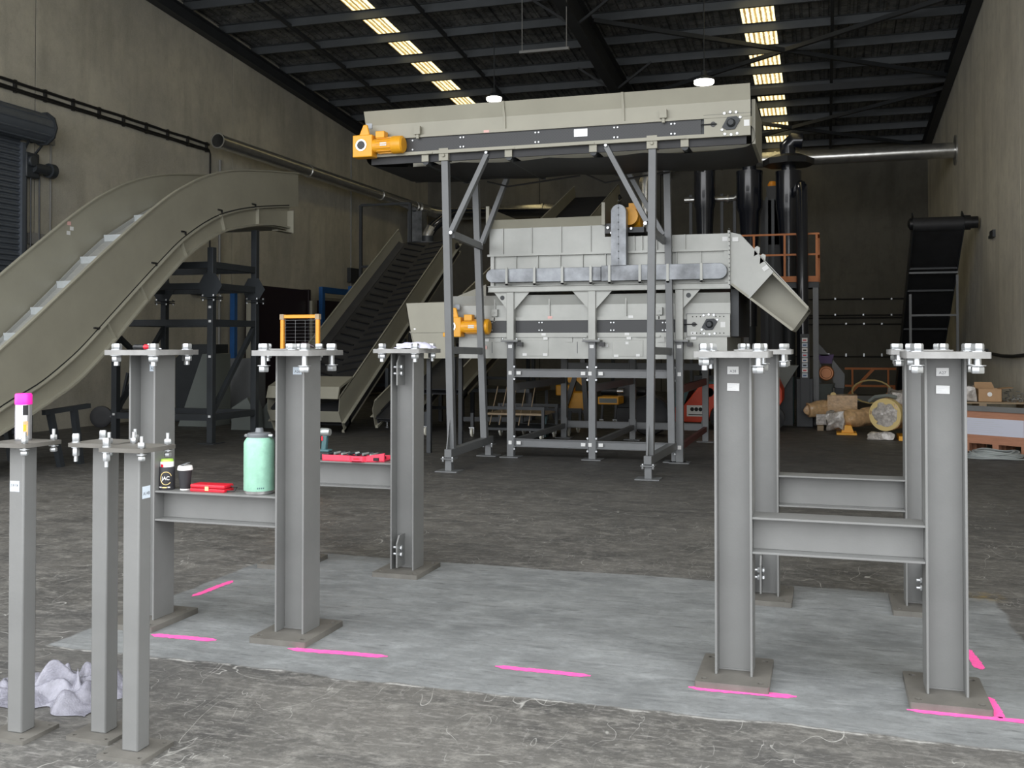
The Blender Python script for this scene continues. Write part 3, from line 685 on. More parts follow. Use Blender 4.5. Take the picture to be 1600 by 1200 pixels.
# right rear
t = thing('column_frame', 'grey steel H frame standing behind the front right frame', 'steel frame', (0.08, YR, 0), 'grey steel column frames')
c1 = column(t, -0.36, YR, hang=(0.04, 0.04, 0.0, 0.04)); c2 = column(t, 0.522, YR, hang=(0.03, 0.04, 0, 0)); cross_beam(t, -0.275, 0.437, YR, 0.57, 0.757)
cleat(c1, -0.385, YR, 0.05, 0.27); cleat(c2, 0.530, YR, 0.05, 0.27)
# left front
t = thing('column_frame', 'grey steel H frame at front left whose beam holds the mint flask', 'steel frame', (-3.14, YA, 0), 'grey steel column frames')
c1 = column(t, -3.62, YA, hang=(0, 0, 0, 0)); c2 = column(t, -2.70, YA, hang=(0.05, 0.05, 0.0, 0.05)); cross_beam(t, -3.535, -2.785, YA - 0.002, 0.575, 0.74)
tagplate(c1, -3.605, YA - 0.0045, 1.415, 'A25', 0.05, 0.04, 'sticker_blue'); tagplate(c2, -2.70, YA - 0.0045, 1.405, 'A26', 0.052, 0.04, 'sticker_blue')
# left rear
t = thing('column_frame', 'grey steel H frame at rear left whose beam holds the open red tool case', 'steel frame', (-3.16, YR, 0), 'grey steel column frames')
c1 = column(t, -3.60, YR, hang=(0, 0, 0, 0)); c2 = column(t, -2.73, YR, hang=(0, 0, 0, 0)); cross_beam(t, -3.515, -2.815, YR - 0.002, 0.565, 0.74)
cleat(c2, -2.755, YR, 0.05, 0.26); cleat(c2, -2.755, YR, 1.27, 1.47); cleat(c1, -3.575, YR, 0.05, 0.26)
# low square posts
def low_post(x, y, label, s, flip, rz=0.0, zt=1.16):
    t = thing('square_post', label, 'post', (x, y, 0), 'short square steel posts')
    b = MB(); b.box(x - 0.036, x + 0.036, y - 0.036, y + 0.036, 0.015, zt - 0.015); b.build('post_tube', 'post_paint', t, bevel=0.006)
    b = MB(); b.holed(rrect(x - 0.1, x + 0.1, y - 0.1, y + 0.1, 0.004), [circ(x + sx * 0.075, y + sy * 0.075, 0.0085) for sx in (-1, 1) for sy in (-1, 1)], 0, 0.016); b.build('base_plate', 'plate_paint', t, ang=50)
    b = MB(); b.holed(rrect(x - 0.1, x + 0.1, y - 0.1, y + 0.1, 0.004), [circ(x + sx * 0.078, y + sy * 0.078, 0.008) for sx in (-1, 1) for sy in (-1, 1)], zt - 0.016, zt); b.build('top_plate', 'plate_paint', t, ang=50)
    k = 0
    for sy in (-1, 1):
        for sx in (-1, 1): bolt(t, x + sx * 0.078, y + sy * 0.078, zt, zt - 0.016, 0, 0.014, flip=(k in flip)); k += 1
    return t
t = low_post(-3.065, 3.29, 'square steel post farthest left in the photo, pink-capped spray can on its top plate', 'A143', (1, 2, 3))
rect_sticker(t, (-3.072, 3.254, 0.985), 0.045, 0.042, 'sticker_blue', name='label_sticker'); text('A143', 0.017, (-3.072, 3.2522, 0.99), (-1, 0, 0), (0, 0, -1), 'ink', t, 'label_text', 0.0002)
t = low_post(-2.748, 3.385, 'middle of the three square steel posts, close behind the right one', 'A', (1, 3))
t = low_post(-2.51, 3.27, 'right one of the three square steel posts, nearest to the camera', 'A148', (1, 2, 3))
rect_sticker(t, (-2.474, 3.275, 0.985), 0.046, 0.046, 'sticker_blue', '+X', name='label_sticker'); text('A148', 0.018, (-2.4725, 3.275, 0.98), (0, 1, 0), (0, 0, 1), 'ink', t, 'label_text', 0.0002)

# ================================================================== THINGS ON THE FRAMES
# spray can
x, y, z = -3.096, 3.322, 1.16
t = thing('spray_can', 'marking spray can with bright pink cap on the left square post', 'spray can', (x, y, z))
b = MB(); b.lathe((x, y, z), [(0.0, 0), (0.032, 0), (0.034, 0.004), (0.033, 0.01), (0.033, 0.138), (0.029, 0.146), (0, 0.147)], 32); b.build('can_body', 'can_silver', t)
b = MB(); b.lathe((x, y, z + 0.138), [(0.0, 0), (0.0345, 0), (0.0352, 0.004), (0.0345, 0.037), (0.031, 0.042), (0.014, 0.042), (0.012, 0.038), (0, 0.038)], 32); b.build('cap', 'pink_cap', t)
def wrap_patch(b, c, r, a0, a1, z0, z1, n=8):
    V = []; cx, cy, cz = c
    for i in range(n + 1):
        a = a0 + (a1 - a0) * i / n; V += [(cx + r * math.sin(a), cy - r * math.cos(a), cz + z0), (cx + r * math.sin(a), cy - r * math.cos(a), cz + z1)]
    b.add(V, [[2 * i, 2 * i + 2, 2 * i + 3, 2 * i + 1] for i in range(n)]); return b
b = MB(); wrap_patch(b, (x, y, z), 0.0334, R(-70), R(-28), 0.012, 0.125); b.build('text_panel', 'can_label', t)
b = MB()
for i in range(9): wrap_patch(b, (x, y, z), 0.0337, R(-66), R(-34 - (i % 3) * 5), 0.02 + i * 0.011, 0.0235 + i * 0.011)
b.build('text_lines', 'ink_light', t)
b = MB(); wrap_patch(b, (x, y, z), 0.0334, R(38), R(75), 0.098, 0.136); b.build('black_panel', 'ink_dark', t)
b = MB(); wrap_patch(b, (x, y, z), 0.0334, R(40), R(75), 0.02, 0.075); b.build('brown_panel', 'wrap_tan', t)
b = MB(); wrap_patch(b, (x, y, z), 0.0337, R(42), R(62), 0.038, 0.062); b.build('yellow_mark', 'yellow', t)
t.scale = (0.95, 0.95, 1.05)
# screwdriver on A25's plate
p = Vector((-3.63, 4.76, H0)); t = thing('screwdriver', 'screwdriver with dark grip and red collar lying on the A25 plate', 'screwdriver', p)
b = MB(); b.lathe(p + Vector((-0.055, 0, 0.017)), [(0, 0), (0.011, 0.002), (0.0155, 0.012), (0.0135, 0.04), (0.0165, 0.06), (0.012, 0.072), (0, 0.072)], 14, (1, 0, 0)); b.build('grip', 'black_plastic', t)
b = MB(); b.lathe(p + Vector((0.017, 0, 0.017)), [(0.0, 0), (0.013, 0), (0.015, 0.008), (0.009, 0.034), (0, 0.034)], 14, (1, 0, 0)); b.build('collar', 'red_case', t)
b = MB(); b.tube(p + Vector((0.05, 0, 0.017)), p + Vector((0.12, 0.01, 0.006)), 0.004, 8); b.build('blade', 'zinc', t)
# glove / rag on the rear left frame
p = Vector((-2.66, 6.30, H0)); b = MB(); nx, ny = 34, 16; V = []
for j in range(ny + 1):
    for i in range(nx + 1):
        u = i / nx; v = j / ny; e = math.sin(math.pi * u) ** 0.5 * math.sin(math.pi * v) ** 0.5 if 0 < u < 1 and 0 < v < 1 else 0
        zz = 0.006 + e * (0.034 + 0.022 * noise.noise(Vector((u * 5, v * 4, 1.2)))) + 0.012 * e * (u > 0.75)
        V.append((p.x - 0.10 + 0.24 * u + 0.012 * noise.noise(Vector((u * 3, v * 3, 5))), p.y - 0.06 + 0.15 * v + 0.05 * (u - 0.5) + 0.012 * noise.noise(Vector((u * 4, v * 3, 9))), p.z + zz))
b.add(V, [[j * (nx + 1) + i, j * (nx + 1) + i + 1, (j + 1) * (nx + 1) + i + 1, (j + 1) * (nx + 1) + i] for j in range(ny) for i in range(nx)])
tag(b.build('cloth_rag', 'cloth', org=p, ang=80), 'crumpled pale lilac rag on the top plate of the rear left frame', 'rag')
# red glove clump behind bolts of A26's neighbour
p = Vector((-3.50, 6.36, H0)); b = MB(); b.path([(p.x - 0.05, p.y, p.z + 0.012), (p.x - 0.02, p.y + 0.01, p.z + 0.035), (p.x + 0.03, p.y, p.z + 0.03), (p.x + 0.07, p.y + 0.01, p.z + 0.012)], 0.012, 8)
tag(b.build('red_strap', 'maroon', org=p, ang=80), 'small dark red strap lying on the plate behind the A26 column', 'strap')
ZB = 0.74
# can in a stubby cooler
x, y = -3.505, 4.82
t = thing('drink_can', 'green-topped drink can in a black foam cooler on the front left beam', 'can', (x, y, ZB))
b = MB(); b.lathe((x, y, ZB), [(0, 0), (0.037, 0), (0.039, 0.004), (0.0385, 0.108), (0.0365, 0.112), (0.034, 0.112), (0, 0.112)], 32); b.build('foam_cooler', 'koozie', t)
b = MB(); b.lathe((x, y, ZB + 0.1), [(0, 0), (0.033, 0), (0.033, 0.036), (0.031, 0.041), (0, 0.041)], 32); b.build('can_body', 'white', t)
b = MB(); b.lathe((x, y, ZB + 0.137), [(0, 0), (0.0325, 0), (0.029, 0.012), (0.027, 0.012), (0, 0.010)], 32); b.build('can_top', 'lime', t)
b = MB(); wrap_patch(b, (x, y, ZB), 0.0334, R(-30), R(5), 0.112, 0.126); b.build('red_patch', 'red_case', t)
b = MB(); cx_, cz_ = R(28), 0.058
pts = []
for i in range(30):
    a = R(20) + R(300) * i / 29; an = cx_ + 0.72 * math.cos(a); zz = cz_ + 0.031 * math.sin(a); pts.append((x + 0.0395 * math.sin(an), y - 0.0395 * math.cos(an), ZB + zz))
b.path(pts, 0.0018, 6); b.build('gold_ring', 'gold', t)
text('JAC', 0.026, (x + 0.0395 * math.sin(cx_), y - 0.0415 * math.cos(cx_), ZB + cz_), (math.cos(cx_), math.sin(cx_), 0), (0, 0, 1), 'white', t, 'logo_text', 0.001, 0.9)
b = MB(); wrap_patch(b, (x, y, ZB), 0.0393, R(-35), R(-5), 0.012, 0.017); wrap_patch(b, (x, y, ZB), 0.0393, R(40), R(58), 0.012, 0.017); b.build('small_print', 'white', t)
b = MB(); wrap_patch(b, (x, y, ZB), 0.0393, R(0), R(35), 0.011, 0.016); b.build('gold_print', 'gold', t)
t.scale = (1.1, 1.1, 1.13)
# coffee cup
x, y = -3.402, 4.84
t = thing('coffee_cup', 'black paper coffee cup with white lid and raised dark sip flap', 'cup', (x, y, ZB))
b = MB(); b.lathe((x, y, ZB), [(0, 0.005), (0.0265, 0.0), (0.027, 0.008), (0, 0.008)], 32); b.build('cup_foot', 'white', t)
b = MB(); b.lathe((x, y, ZB + 0.006), [(0, 0), (0.0272, 0), (0.038, 0.094), (0, 0.094)], 32); b.build('cup_body', 'koozie', t)
b = MB(); b.lathe((x, y, ZB + 0.098), [(0, 0), (0.0415, 0), (0.0425, 0.004), (0.040, 0.010), (0.0385, 0.019), (0.036, 0.021), (0, 0.018)], 32); b.build('lid', 'white', t)
b = MB(); b.prism([(x - 0.022, y - 0.012, ZB + 0.118), (x + 0.025, y - 0.012, ZB + 0.132), (x + 0.025, y + 0.012, ZB + 0.132), (x - 0.022, y + 0.012, ZB + 0.118)], (0, 0, 0.004)); b.build('sip_flap', 'lid_grey', t)
t.scale = (1.0, 1.0, 1.12)
# red small case
p = Vector((-3.228, 4.835, ZB)); t = thing('tool_case', 'small closed red metal case with brass latch on the front left beam', 'case', p)
b = MB(); b.box(p.x - 0.108, p.x + 0.108, p.y - 0.045, p.y + 0.05, ZB, ZB + 0.018); b.build('case_base', 'red_case', t, bevel=0.004)
b = MB(); b.box(p.x - 0.108, p.x + 0.108, p.y - 0.045, p.y + 0.05, ZB + 0.020, ZB + 0.040); b.build('case_lid', 'red_case', t, bevel=0.006)
b = MB(); b.box(p.x - 0.012, p.x + 0.010, p.y - 0.049, p.y - 0.044, ZB + 0.007, ZB + 0.030); b.build('latch', 'gold', t, bevel=0.001)
b = MB(); b.path([(p.x + 0.10, p.y + 0.02, ZB + 0.03), (p.x + 0.145, p.y + 0.02, ZB + 0.024), (p.x + 0.15, p.y - 0.01, ZB + 0.008), (p.x + 0.11, p.y - 0.02, ZB + 0.006)], 0.004, 6); b.build('wire_handle', 'black_plastic', t)
# mint flask
x, y = -2.935, 4.84
t = thing('water_flask', 'large mint green insulated flask with dark lid on the front left beam', 'flask', (x, y, ZB))
b = MB(); b.lathe((x, y, ZB), [(0, 0), (0.066, 0), (0.070, 0.004), (0.0715, 0.020), (0, 0.020)], 40); b.build('steel_foot', 'steel', t)
b = MB(); b.lathe((x, y, ZB + 0.018), [(0, 0), (0.0725, 0), (0.0735, 0.004), (0.0735, 0.235), (0.070, 0.246), (0.060, 0.260), (0.056, 0.266), (0, 0.266)], 40); b.build('flask_body', 'mint', t)
b = MB(); b.lathe((x, y, ZB + 0.270), [(0, 0), (0.056, 0), (0.058, 0.003), (0.058, 0.028), (0.054, 0.033), (0.022, 0.037), (0.019, 0.042), (0.0175, 0.055), (0.015, 0.058), (0, 0.058)], 36); b.build('flask_lid', 'lid_grey', t)
b = MB(); b.hexa((x - 0.057, y - 0.01, ZB + 0.288), 0.008, 0.016, (-1, 0, 0)); b.hexa((x + 0.057, y - 0.01, ZB + 0.292), 0.008, 0.022, (1, 0, 0)); b.build('handle_pivot', 'zinc', t)
b = MB(); b.path([(x + 0.07, y, ZB + 0.29), (x + 0.092, y + 0.01, ZB + 0.26), (x + 0.094, y + 0.015, ZB + 0.2), (x + 0.086, y + 0.01, ZB + 0.15)], 0.006, 6); b.build('strap', 'koozie', t)
b = MB()
for k in range(4): wrap_patch(b, (x, y, ZB + 0.018), 0.0738, R(24 + k * 7), R(28 + k * 7), 0.012, 0.020)
b.build('embossed_mark', 'tool_teal', t)
t.scale = (1.12, 1.12, 1.08)
# open red tool case on rear left beam
ZC = 0.74
p = Vector((-3.14, 6.40, ZC)); t = thing('socket_set', 'open bright red tool case full of sockets on the rear left beam', 'tool case', p)
b = MB(); out = [(-0.21, -0.06), (-0.19, -0.085), (0.02, -0.095), (0.04, -0.11), (0.12, -0.11), (0.14, -0.09), (0.25, -0.04), (0.25, 0.08), (-0.21, 0.08)]
b.prism([(p.x + a, p.y + c, ZC) for a, c in out], (0, 0, 0.010))
b.strip([(p.x + a, p.y + c, ZC + 0.042 + (0.018 if a > 0.2 else 0)) for a, c in out[:7]], [(p.x + a, p.y + c, ZC) for a, c in out[:7]], (0.004, 0.012, 0))
b.box(p.x - 0.21, p.x + 0.25, p.y + 0.07, p.y + 0.08, ZC, ZC + 0.035); b.build('case_tray', 'red_tray', t, bevel=0.002)
b = MB(); b.box(p.x - 0.19, p.x + 0.22, p.y - 0.07, p.y + 0.06, ZC + 0.01, ZC + 0.03); b.build('insert', 'black_plastic', t)
for i in range(11):
    q = MB(); xx = p.x - 0.17 + i * 0.036; q.tube((xx, p.y - 0.05 + (i % 3) * 0.03, ZC + 0.045), (xx + 0.02, p.y + 0.03, ZC + 0.048), 0.008 + 0.002 * (i % 3), 10); q.build('socket', 'tool_metal' if i % 2 else 'frame_dark', t)
q = MB(); q.box(p.x + 0.055, p.x + 0.10, p.y - 0.1105, p.y - 0.108, ZC + 0.018, ZC + 0.028); q.build('raised_mark', 'red_case', t)
# cordless impact driver standing on its battery, nose toward the left
p = Vector((-3.375, 6.42, ZC)); t = thing('impact_driver', 'teal and black cordless impact driver standing on its battery', 'power tool', p)
b = MB(); b.box(p.x - 0.05, p.x + 0.055, p.y - 0.035, p.y + 0.035, ZC, ZC + 0.05); b.build('battery', 'black_plastic', t, bevel=0.006)
b = MB(); b.box(p.x - 0.045, p.x - 0.02, p.y - 0.037, p.y - 0.034, ZC + 0.02, ZC + 0.045); b.build('battery_label', 'white', t)
b = MB(); b.box(p.x - 0.05, p.x + 0.05, p.y - 0.032, p.y + 0.032, ZC + 0.05, ZC + 0.068); b.bar((p.x + 0.0, p.y, ZC + 0.06), (p.x + 0.008, p.y, ZC + 0.165), 0.038, 0.034, (0, 1, 0)); b.build('grip', 'tool_teal', t, bevel=0.006)
b = MB(); b.lathe((p.x - 0.03, p.y, ZC + 0.188), [(0, 0), (0.024, 0), (0.029, 0.008), (0.029, 0.055), (0.024, 0.075), (0, 0.075)], 20, (1, 0, 0)); b.build('motor_housing', 'tool_metal', t)
b = MB(); b.lathe((p.x - 0.03, p.y, ZC + 0.188), [(0, 0), (0.023, 0), (0.018, -0.045), (0.0, -0.045)], 20, (1, 0, 0)); b.build('nose', 'black_plastic', t)
b = MB(); b.lathe((p.x - 0.075, p.y, ZC + 0.188), [(0.008, 0), (0.017, 0), (0.017, -0.03), (0.010, -0.03), (0.009, 0)], 20, (1, -0.45, 0)); b.build('socket', 'steel', t)
b = MB(); b.box(p.x - 0.012, p.x + 0.0, p.y - 0.022, p.y - 0.016, ZC + 0.13, ZC + 0.16); b.build('trigger', 'red_case', t)

# bubble wrap lying behind the square posts
b = MB(); nx, ny = 90, 60; V = []
for j in range(ny + 1):
    for i in range(nx + 1):
        u = i / nx; v = j / ny; X_ = -3.60 + 0.66 * u; Y_ = 3.50 + 0.42 * v
        n1 = noise.noise(Vector((u * 4.2, v * 3.1, 0.3))); n2 = noise.noise(Vector((u * 10, v * 8, 4)))
        e = max(0, math.sin(math.pi * u)) ** 0.6 * max(0, math.sin(math.pi * v)) ** 0.6
        n3 = abs(noise.noise(Vector((u * 5.5 + 3, v * 4, 8)))); zz = 0.005 + e * max(0.0, 0.03 + 0.16 * math.exp(-((u - 0.78) / 0.16) ** 2) + 0.12 * n1 + 0.03 * n2 + 0.16 * n3 - 0.05)
        zz += 0.003 * (math.sin(u * 270) * math.sin(v * 150)) * (e > 0.05)
        V.append((X_ + 0.07 * noise.noise(Vector((v * 4, u * 3, 2))), Y_ + 0.12 * noise.noise(Vector((u * 4, v, 7))), max(zz, 0.003)))
b.add(V, [[j * (nx + 1) + i, j * (nx + 1) + i + 1, (j + 1) * (nx + 1) + i + 1, (j + 1) * (nx + 1) + i] for j in range(ny) for i in range(nx)])
m = mat('bubble', (0.27, 0.27, 0.32), 0.16, 0, 0.2, 30, 0.3, 130, alpha=0.85)
tag(b.build('bubble_wrap', 'bubble', org=(-3.2, 3.7, 0), ang=180), 'crumpled sheet of clear bubble wrap on the floor behind the square posts', 'bubble wrap')

# pink paint lines sprayed on the floor
def pink(pts, wid, label):
    b = MB(); n = 40; P_ = []
    A, B = Vector((pts[0][0], pts[0][1], 0)), Vector((pts[1][0], pts[1][1], 0)); d = (B - A); L_ = d.length; d.normalize(); nn = Vector((-d.y, d.x, 0)); V = []
    for i in range(n + 1):
        t_ = i / n; e = min(1, math.sin(math.pi * min(max(t_, 0.02), 0.98)) * 4); ww = wid / 2 * e
        c = A + d * L_ * t_ + nn * wid * 0.25 * noise.noise(Vector((t_ * 3, L_, 1)))
        V += [c + nn * ww * (1 + 0.3 * noise.noise(Vector((t_ * 25, 0, L_)))) + Vector((0, 0, 0.0012)), c - nn * ww * (1 + 0.3 * noise.noise(Vector((t_ * 25, 7, L_)))) + Vector((0, 0, 0.0012))]
    b.add(V, [[2 * i, 2 * i + 1, 2 * i + 3, 2 * i + 2] for i in range(n)])
    o = tag(b.build('paint_line', 'paint_mark', org=(A + B) / 2), label, 'paint mark', 'pink paint lines on the floor'); return o
pink([(-3.44, 4.605), (-3.05, 4.615)], 0.056, 'pink paint line at the foot of the A25 column')
pink([(-2.62, 4.60), (-2.08, 4.628)], 0.054, 'pink paint line running right from the foot of the A26 column')
pink([(-1.525, 4.645), (-1.055, 4.640)], 0.05, 'pink paint line alone on the bare slab between left and right frames')
pink([(-0.60, 4.622), (-0.13, 4.635)], 0.056, 'pink paint line at the foot of the A28 column')
pink([(0.32, 4.612), (0.86, 4.612)], 0.045, 'long pink paint line in front of the A27 column foot')
pink([(0.675, 4.88), (0.685, 4.62)], 0.045, 'short pink paint line beside the right edge of the A27 base plate')
pink([(0.675, 5.62), (0.70, 5.28)], 0.05, 'pink paint smudge to the right behind the A27 column')
pink([(-3.72, 5.37), (-3.71, 5.80)], 0.05, 'rough pink paint line lying toward the rear left frame')
# ================================================================== shared machine parts
def gearmotor(parent, x, y, z, s=1.0, dirx=1, name='gearmotor'):
    # gearbox facing the camera (bore on -Y) with the motor lying along X; (x, z) = bore centre, y = mounting plane
    g = MB(); X = lambda v: x + dirx * v * s
    g.box(X(-0.14), X(0.17), y - 0.19 * s, y, z - 0.17 * s, z + 0.15 * s)
    g.prism([(X(-0.05), y - 0.17 * s, z + 0.14 * s), (X(0.12), y - 0.17 * s, z + 0.14 * s), (X(0.08), y - 0.17 * s, z + 0.30 * s), (X(0.02), y - 0.17 * s, z + 0.30 * s)], (0, 0.04 * s, 0))
    G = g.build(name, 'yellow', parent, bevel=0.012 * s)
    b = MB(); b.lathe((x, y - 0.19 * s, z), [(0.062 * s, 0), (0.085 * s, 0), (0.085 * s, -0.012 * s), (0.062 * s, -0.012 * s)], 24, (0, 1, 0)); b.f = b.f[:-2]; b.build('bore_ring', 'steel', G)
    b = MB(); b.tube((x, y - 0.197 * s, z), (x, y - 0.19 * s, z), 0.062 * s, 20); b.build('bore', 'black_plastic', G)
    b = MB(); b.tube((X(0.17), y - 0.1 * s, z - 0.005), (X(0.22), y - 0.1 * s, z - 0.005), 0.10 * s, 20); b.tube((X(0.22), y - 0.1 * s, z - 0.005), (X(0.47), y - 0.1 * s, z - 0.005), 0.105 * s, 24)
    for k in range(14):
        a = 2 * math.pi * k / 14; b.bar((X(0.23), y - 0.1 * s + 0.115 * s * math.cos(a), z - 0.005 + 0.115 * s * math.sin(a)), (X(0.46), y - 0.1 * s + 0.115 * s * math.cos(a), z - 0.005 + 0.115 * s * math.sin(a)), 0.006 * s, 0.006 * s)
    b.build('motor_body', 'yellow', G)
    b = MB(); b.lathe((X(0.46), y - 0.1 * s, z - 0.005), [(0, 0), (0.125 * s, 0), (0.13 * s, dirx * 0.02 * s), (0.125 * s, dirx * 0.15 * s), (0.10 * s, dirx * 0.17 * s), (0, dirx * 0.17 * s)], 28, (1, 0, 0)); b.build('fan_cover', 'yellow', G)
    b = MB(); b.box(X(0.22), X(0.36), y - 0.19 * s, y - 0.05 * s, z + 0.09 * s, z + 0.19 * s); b.build('terminal_box', 'yellow', G, bevel=0.01 * s)
    b = MB(); b.box(X(0.30), X(0.40), y - 0.21 * s, y - 0.205 * s, z - 0.03 * s, z + 0.02 * s); b.build('rating_plate', 'sticker', G)
    b = MB(); b.box(X(0.0), X(0.09), y - 0.02, y + 0.0, z + 0.27 * s, z + 0.36 * s); b.build('torque_bracket', 'galv', G)
    return G
def bearing_plate(parent, x0, x1, y, z0, z1, bx, bz, m):
    b = MB(); b.box(x0, x1, y - 0.012, y, z0, z1); P = b.build('end_plate', m, parent, bevel=0.002)
    b = MB(); g_ = 0.006
    b.box(x0, x1, y - 0.0128, y - 0.012, z1 - g_, z1); b.box(x0, x1, y - 0.0128, y - 0.012, z0, z0 + g_); b.box(x0, x0 + g_, y - 0.0128, y - 0.012, z0, z1); b.build('plate_edge_line', 'frame_dark', P)  # thin dark strips drawn for the groove lines along the plate border
    b = MB(); b.prism([(bx - 0.10, y - 0.03, bz - 0.04), (bx - 0.05, y - 0.03, bz - 0.075), (bx + 0.04, y - 0.03, bz - 0.07), (bx + 0.10, y - 0.03, bz + 0.03), (bx + 0.06, y - 0.03, bz + 0.075), (bx - 0.04, y - 0.03, bz + 0.07)], (0, 0.02, 0))
    b.lathe((bx, y - 0.03, bz), [(0, -0.05), (0.03, -0.05), (0.036, -0.045), (0.05, 0.0)], 20, (0, 1, 0)); b.build('bearing', 'frame_dark', P)
    b = MB()
    for dx, dz in ((-0.10, -0.07), (0.10, 0.06), (-0.075, 0.115), (-0.01, 0.125), (0.055, 0.12), (-0.07, -0.12), (0.0, -0.13), (0.065, -0.12)): b.hexa((bx + dx, y - 0.012, bz + dz), 0.018, 0.016, (0, -1, 0))
    b.build('bearing_bolt', 'zinc', P)
    b = MB(); b.tube((x0 - 0.03, y - 0.02, bz), (bx - 0.16, y - 0.02, bz), 0.008, 8); b.tube((bx - 0.2, y - 0.02, bz), (bx - 0.2, y + 0.0, bz), 0.03, 12); b.build('take_up_screw', 'black_plastic', P)
    b = MB()
    for k in range(9):
        xx = x0 + 0.08 + (x1 - x0 - 0.16) * k / 8
        if abs(xx - bx) < 0.08: continue
        for zz in (bz - 0.115, bz + 0.10): b.tube((xx, y - 0.0125, zz), (xx, y - 0.0135, zz), 0.008, 8)
    b.build('plate_holes', 'hole_dark', P)
    b = MB(); b.box(bx + 0.14, bx + 0.20, y - 0.014, y - 0.012, bz - 0.04, bz + 0.03); b.build('plate_sticker', 'sticker', P)
    return P

# ================================================================== OVERHEAD CONVEYOR
X0, X1, Y0, Y1 = -5.51, -0.79, 11.6, 13.1
t = thing('overhead_conveyor', 'long grey overhead belt conveyor on tall braced legs with yellow gearmotor', 'conveyor', ((X0 + X1) / 2, 12.3, 0))
T_, C_, B_ = 4.455, 4.285, 4.125
b = MB()
b.prism([(X0, Y0 - 0.10, T_), (X0, Y0 - 0.04, C_), (X0, Y0 - 0.035, C_), (X0, Y0 - 0.095, T_)], (X1 - X0, 0, 0))
b.prism([(X0, Y0 - 0.04, C_), (X0, Y0 - 0.03, B_), (X0, Y0 - 0.025, B_), (X0, Y0 - 0.035, C_)], (X1 - X0, 0, 0))
b.build('front_skirt', 'conveyor_paint', t, ang=10)
b = MB(); b.prism([(X0, Y1 + 0.10, T_), (X0, Y1 + 0.03, C_), (X0, Y1 + 0.025, C_), (X0, Y1 + 0.095, T_)], (X1 - X0, 0, 0)); b.prism([(X0, Y1 + 0.03, C_), (X0, Y1 + 0.03, B_), (X0, Y1 + 0.025, B_), (X0, Y1 + 0.025, C_)], (X1 - X0, 0, 0)); b.build('rear_skirt', 'conveyor_paint', t, ang=10)
for px in (788, 973):
    b = MB(); xx = atY(px, 180, Y0).x; b.prism([(xx, Y0 - 0.12, T_), (xx, Y0 - 0.06, C_), (xx, Y0 - 0.05, B_), (xx, Y0 - 0.03, B_), (xx, Y0 - 0.04, C_), (xx, Y0 - 0.10, T_)], (0.03, 0, 0)); b.build('skirt_joint', 'conveyor_paint', t)
b = MB(); b.box(X0, X1, Y0 - 0.05, Y0, 4.10, 4.135); b.box(X0, X0 + 0.01, Y0 - 0.01, Y0, 3.9, 4.12); b.build('top_rail', 'conveyor_paint', t)
b = MB(); b.box(X0 + 0.05, X1, Y0 - 0.05, Y0, 3.885, 3.925); b.box(X0, X0 + 0.1, Y0 - 0.005, Y0, 3.885, 4.1)
b.build('bottom_rail', 'conveyor_paint', t)
b = MB(); b.box(X0 + 0.1, X1 - 0.55, Y0 - 0.02, Y0 - 0.01, 3.925, 4.10); b.build('mesh_guard', 'perforated', t)
b = MB()
for px in (723, 840, 963, 1052, 646):
    xx = atY(px, 210, Y0).x
    for dx in ((-0.02, 0.02) if px != 646 else (0,)):
        for zz in (3.955, 4.07): b.hexa((xx + dx, Y0 - 0.02, zz), 0.012, 0.01, (0, -1, 0))
b.build('guard_bolt', 'zinc', t)
b = MB(); b.box(X0 + 0.1, X1 - 0.02, Y0 + 0.0, Y0 + 0.01, 3.93, 4.12); b.build('side_wall', 'frame_dark', t)
b = MB(); b.box(X0, X1, Y1 - 0.01, Y1, 3.885, 4.14); b.build('rear_wall', 'conveyor_paint', t)
bearing_plate(t, atY(1100, 200, Y0).x, X1, Y0 - 0.03, 3.90, 4.14, atY(1143, 191, Y0).x, 4.03, 'conveyor_paint')
c = atY(908, 208, Y0); b = MB(); b.box(c.x - 0.08, c.x + 0.08, Y0 - 0.024, Y0 - 0.02, c.z - 0.045, c.z + 0.045); b.build('rating_plate', 'zinc', t)
c = atY(762, 204, Y0); rect_sticker(t, (c.x, Y0 - 0.051, 4.118), 0.07, 0.03, 'sticker_red')
c = atY(1157, 192, Y0)
# belt loop with head pulleys
b = MB(); pts = []
n = 40
for i in range(n + 1): xx = X0 + 0.06 + (X1 - X0 - 0.16) * i / n; pts.append((xx, 4.06))
for i in range(1, 12): a = math.pi * i / 12; pts.append((X1 - 0.10 + 0.14 * math.sin(a), 3.92 + 0.14 * math.cos(a)))
for i in range(n + 1):
    u = i / n; xx = X1 - 0.10 - (X1 - X0 - 0.16) * u; pts.append((xx, 3.78 - 0.03 * abs(math.sin(u * math.pi * 4)) + 0.02 * u))
for i in range(1, 12): a = math.pi * i / 12; pts.append((X0 + 0.06 - 0.13 * math.sin(a), 3.93 - 0.13 * math.cos(a)))
k = len(pts); vs = [(x, Y0 + 0.12, z) for x, z in pts] + [(x, Y1 - 0.12, z) for x, z in pts]
b.add(vs, [[i, (i + 1) % k, k + (i + 1) % k, k + i] for i in range(k)]); b.build('belt', 'rubber', t)
b = MB(); b.box(X0 + 0.05, X1 - 0.05, Y0 + 0.02, Y0 + 0.05, 3.80, 3.9); b.box(X0 + 0.05, X1 - 0.05, Y1 - 0.05, Y1 - 0.02, 3.80, 3.9); b.build('belt_edge_guard', 'rubber', t)
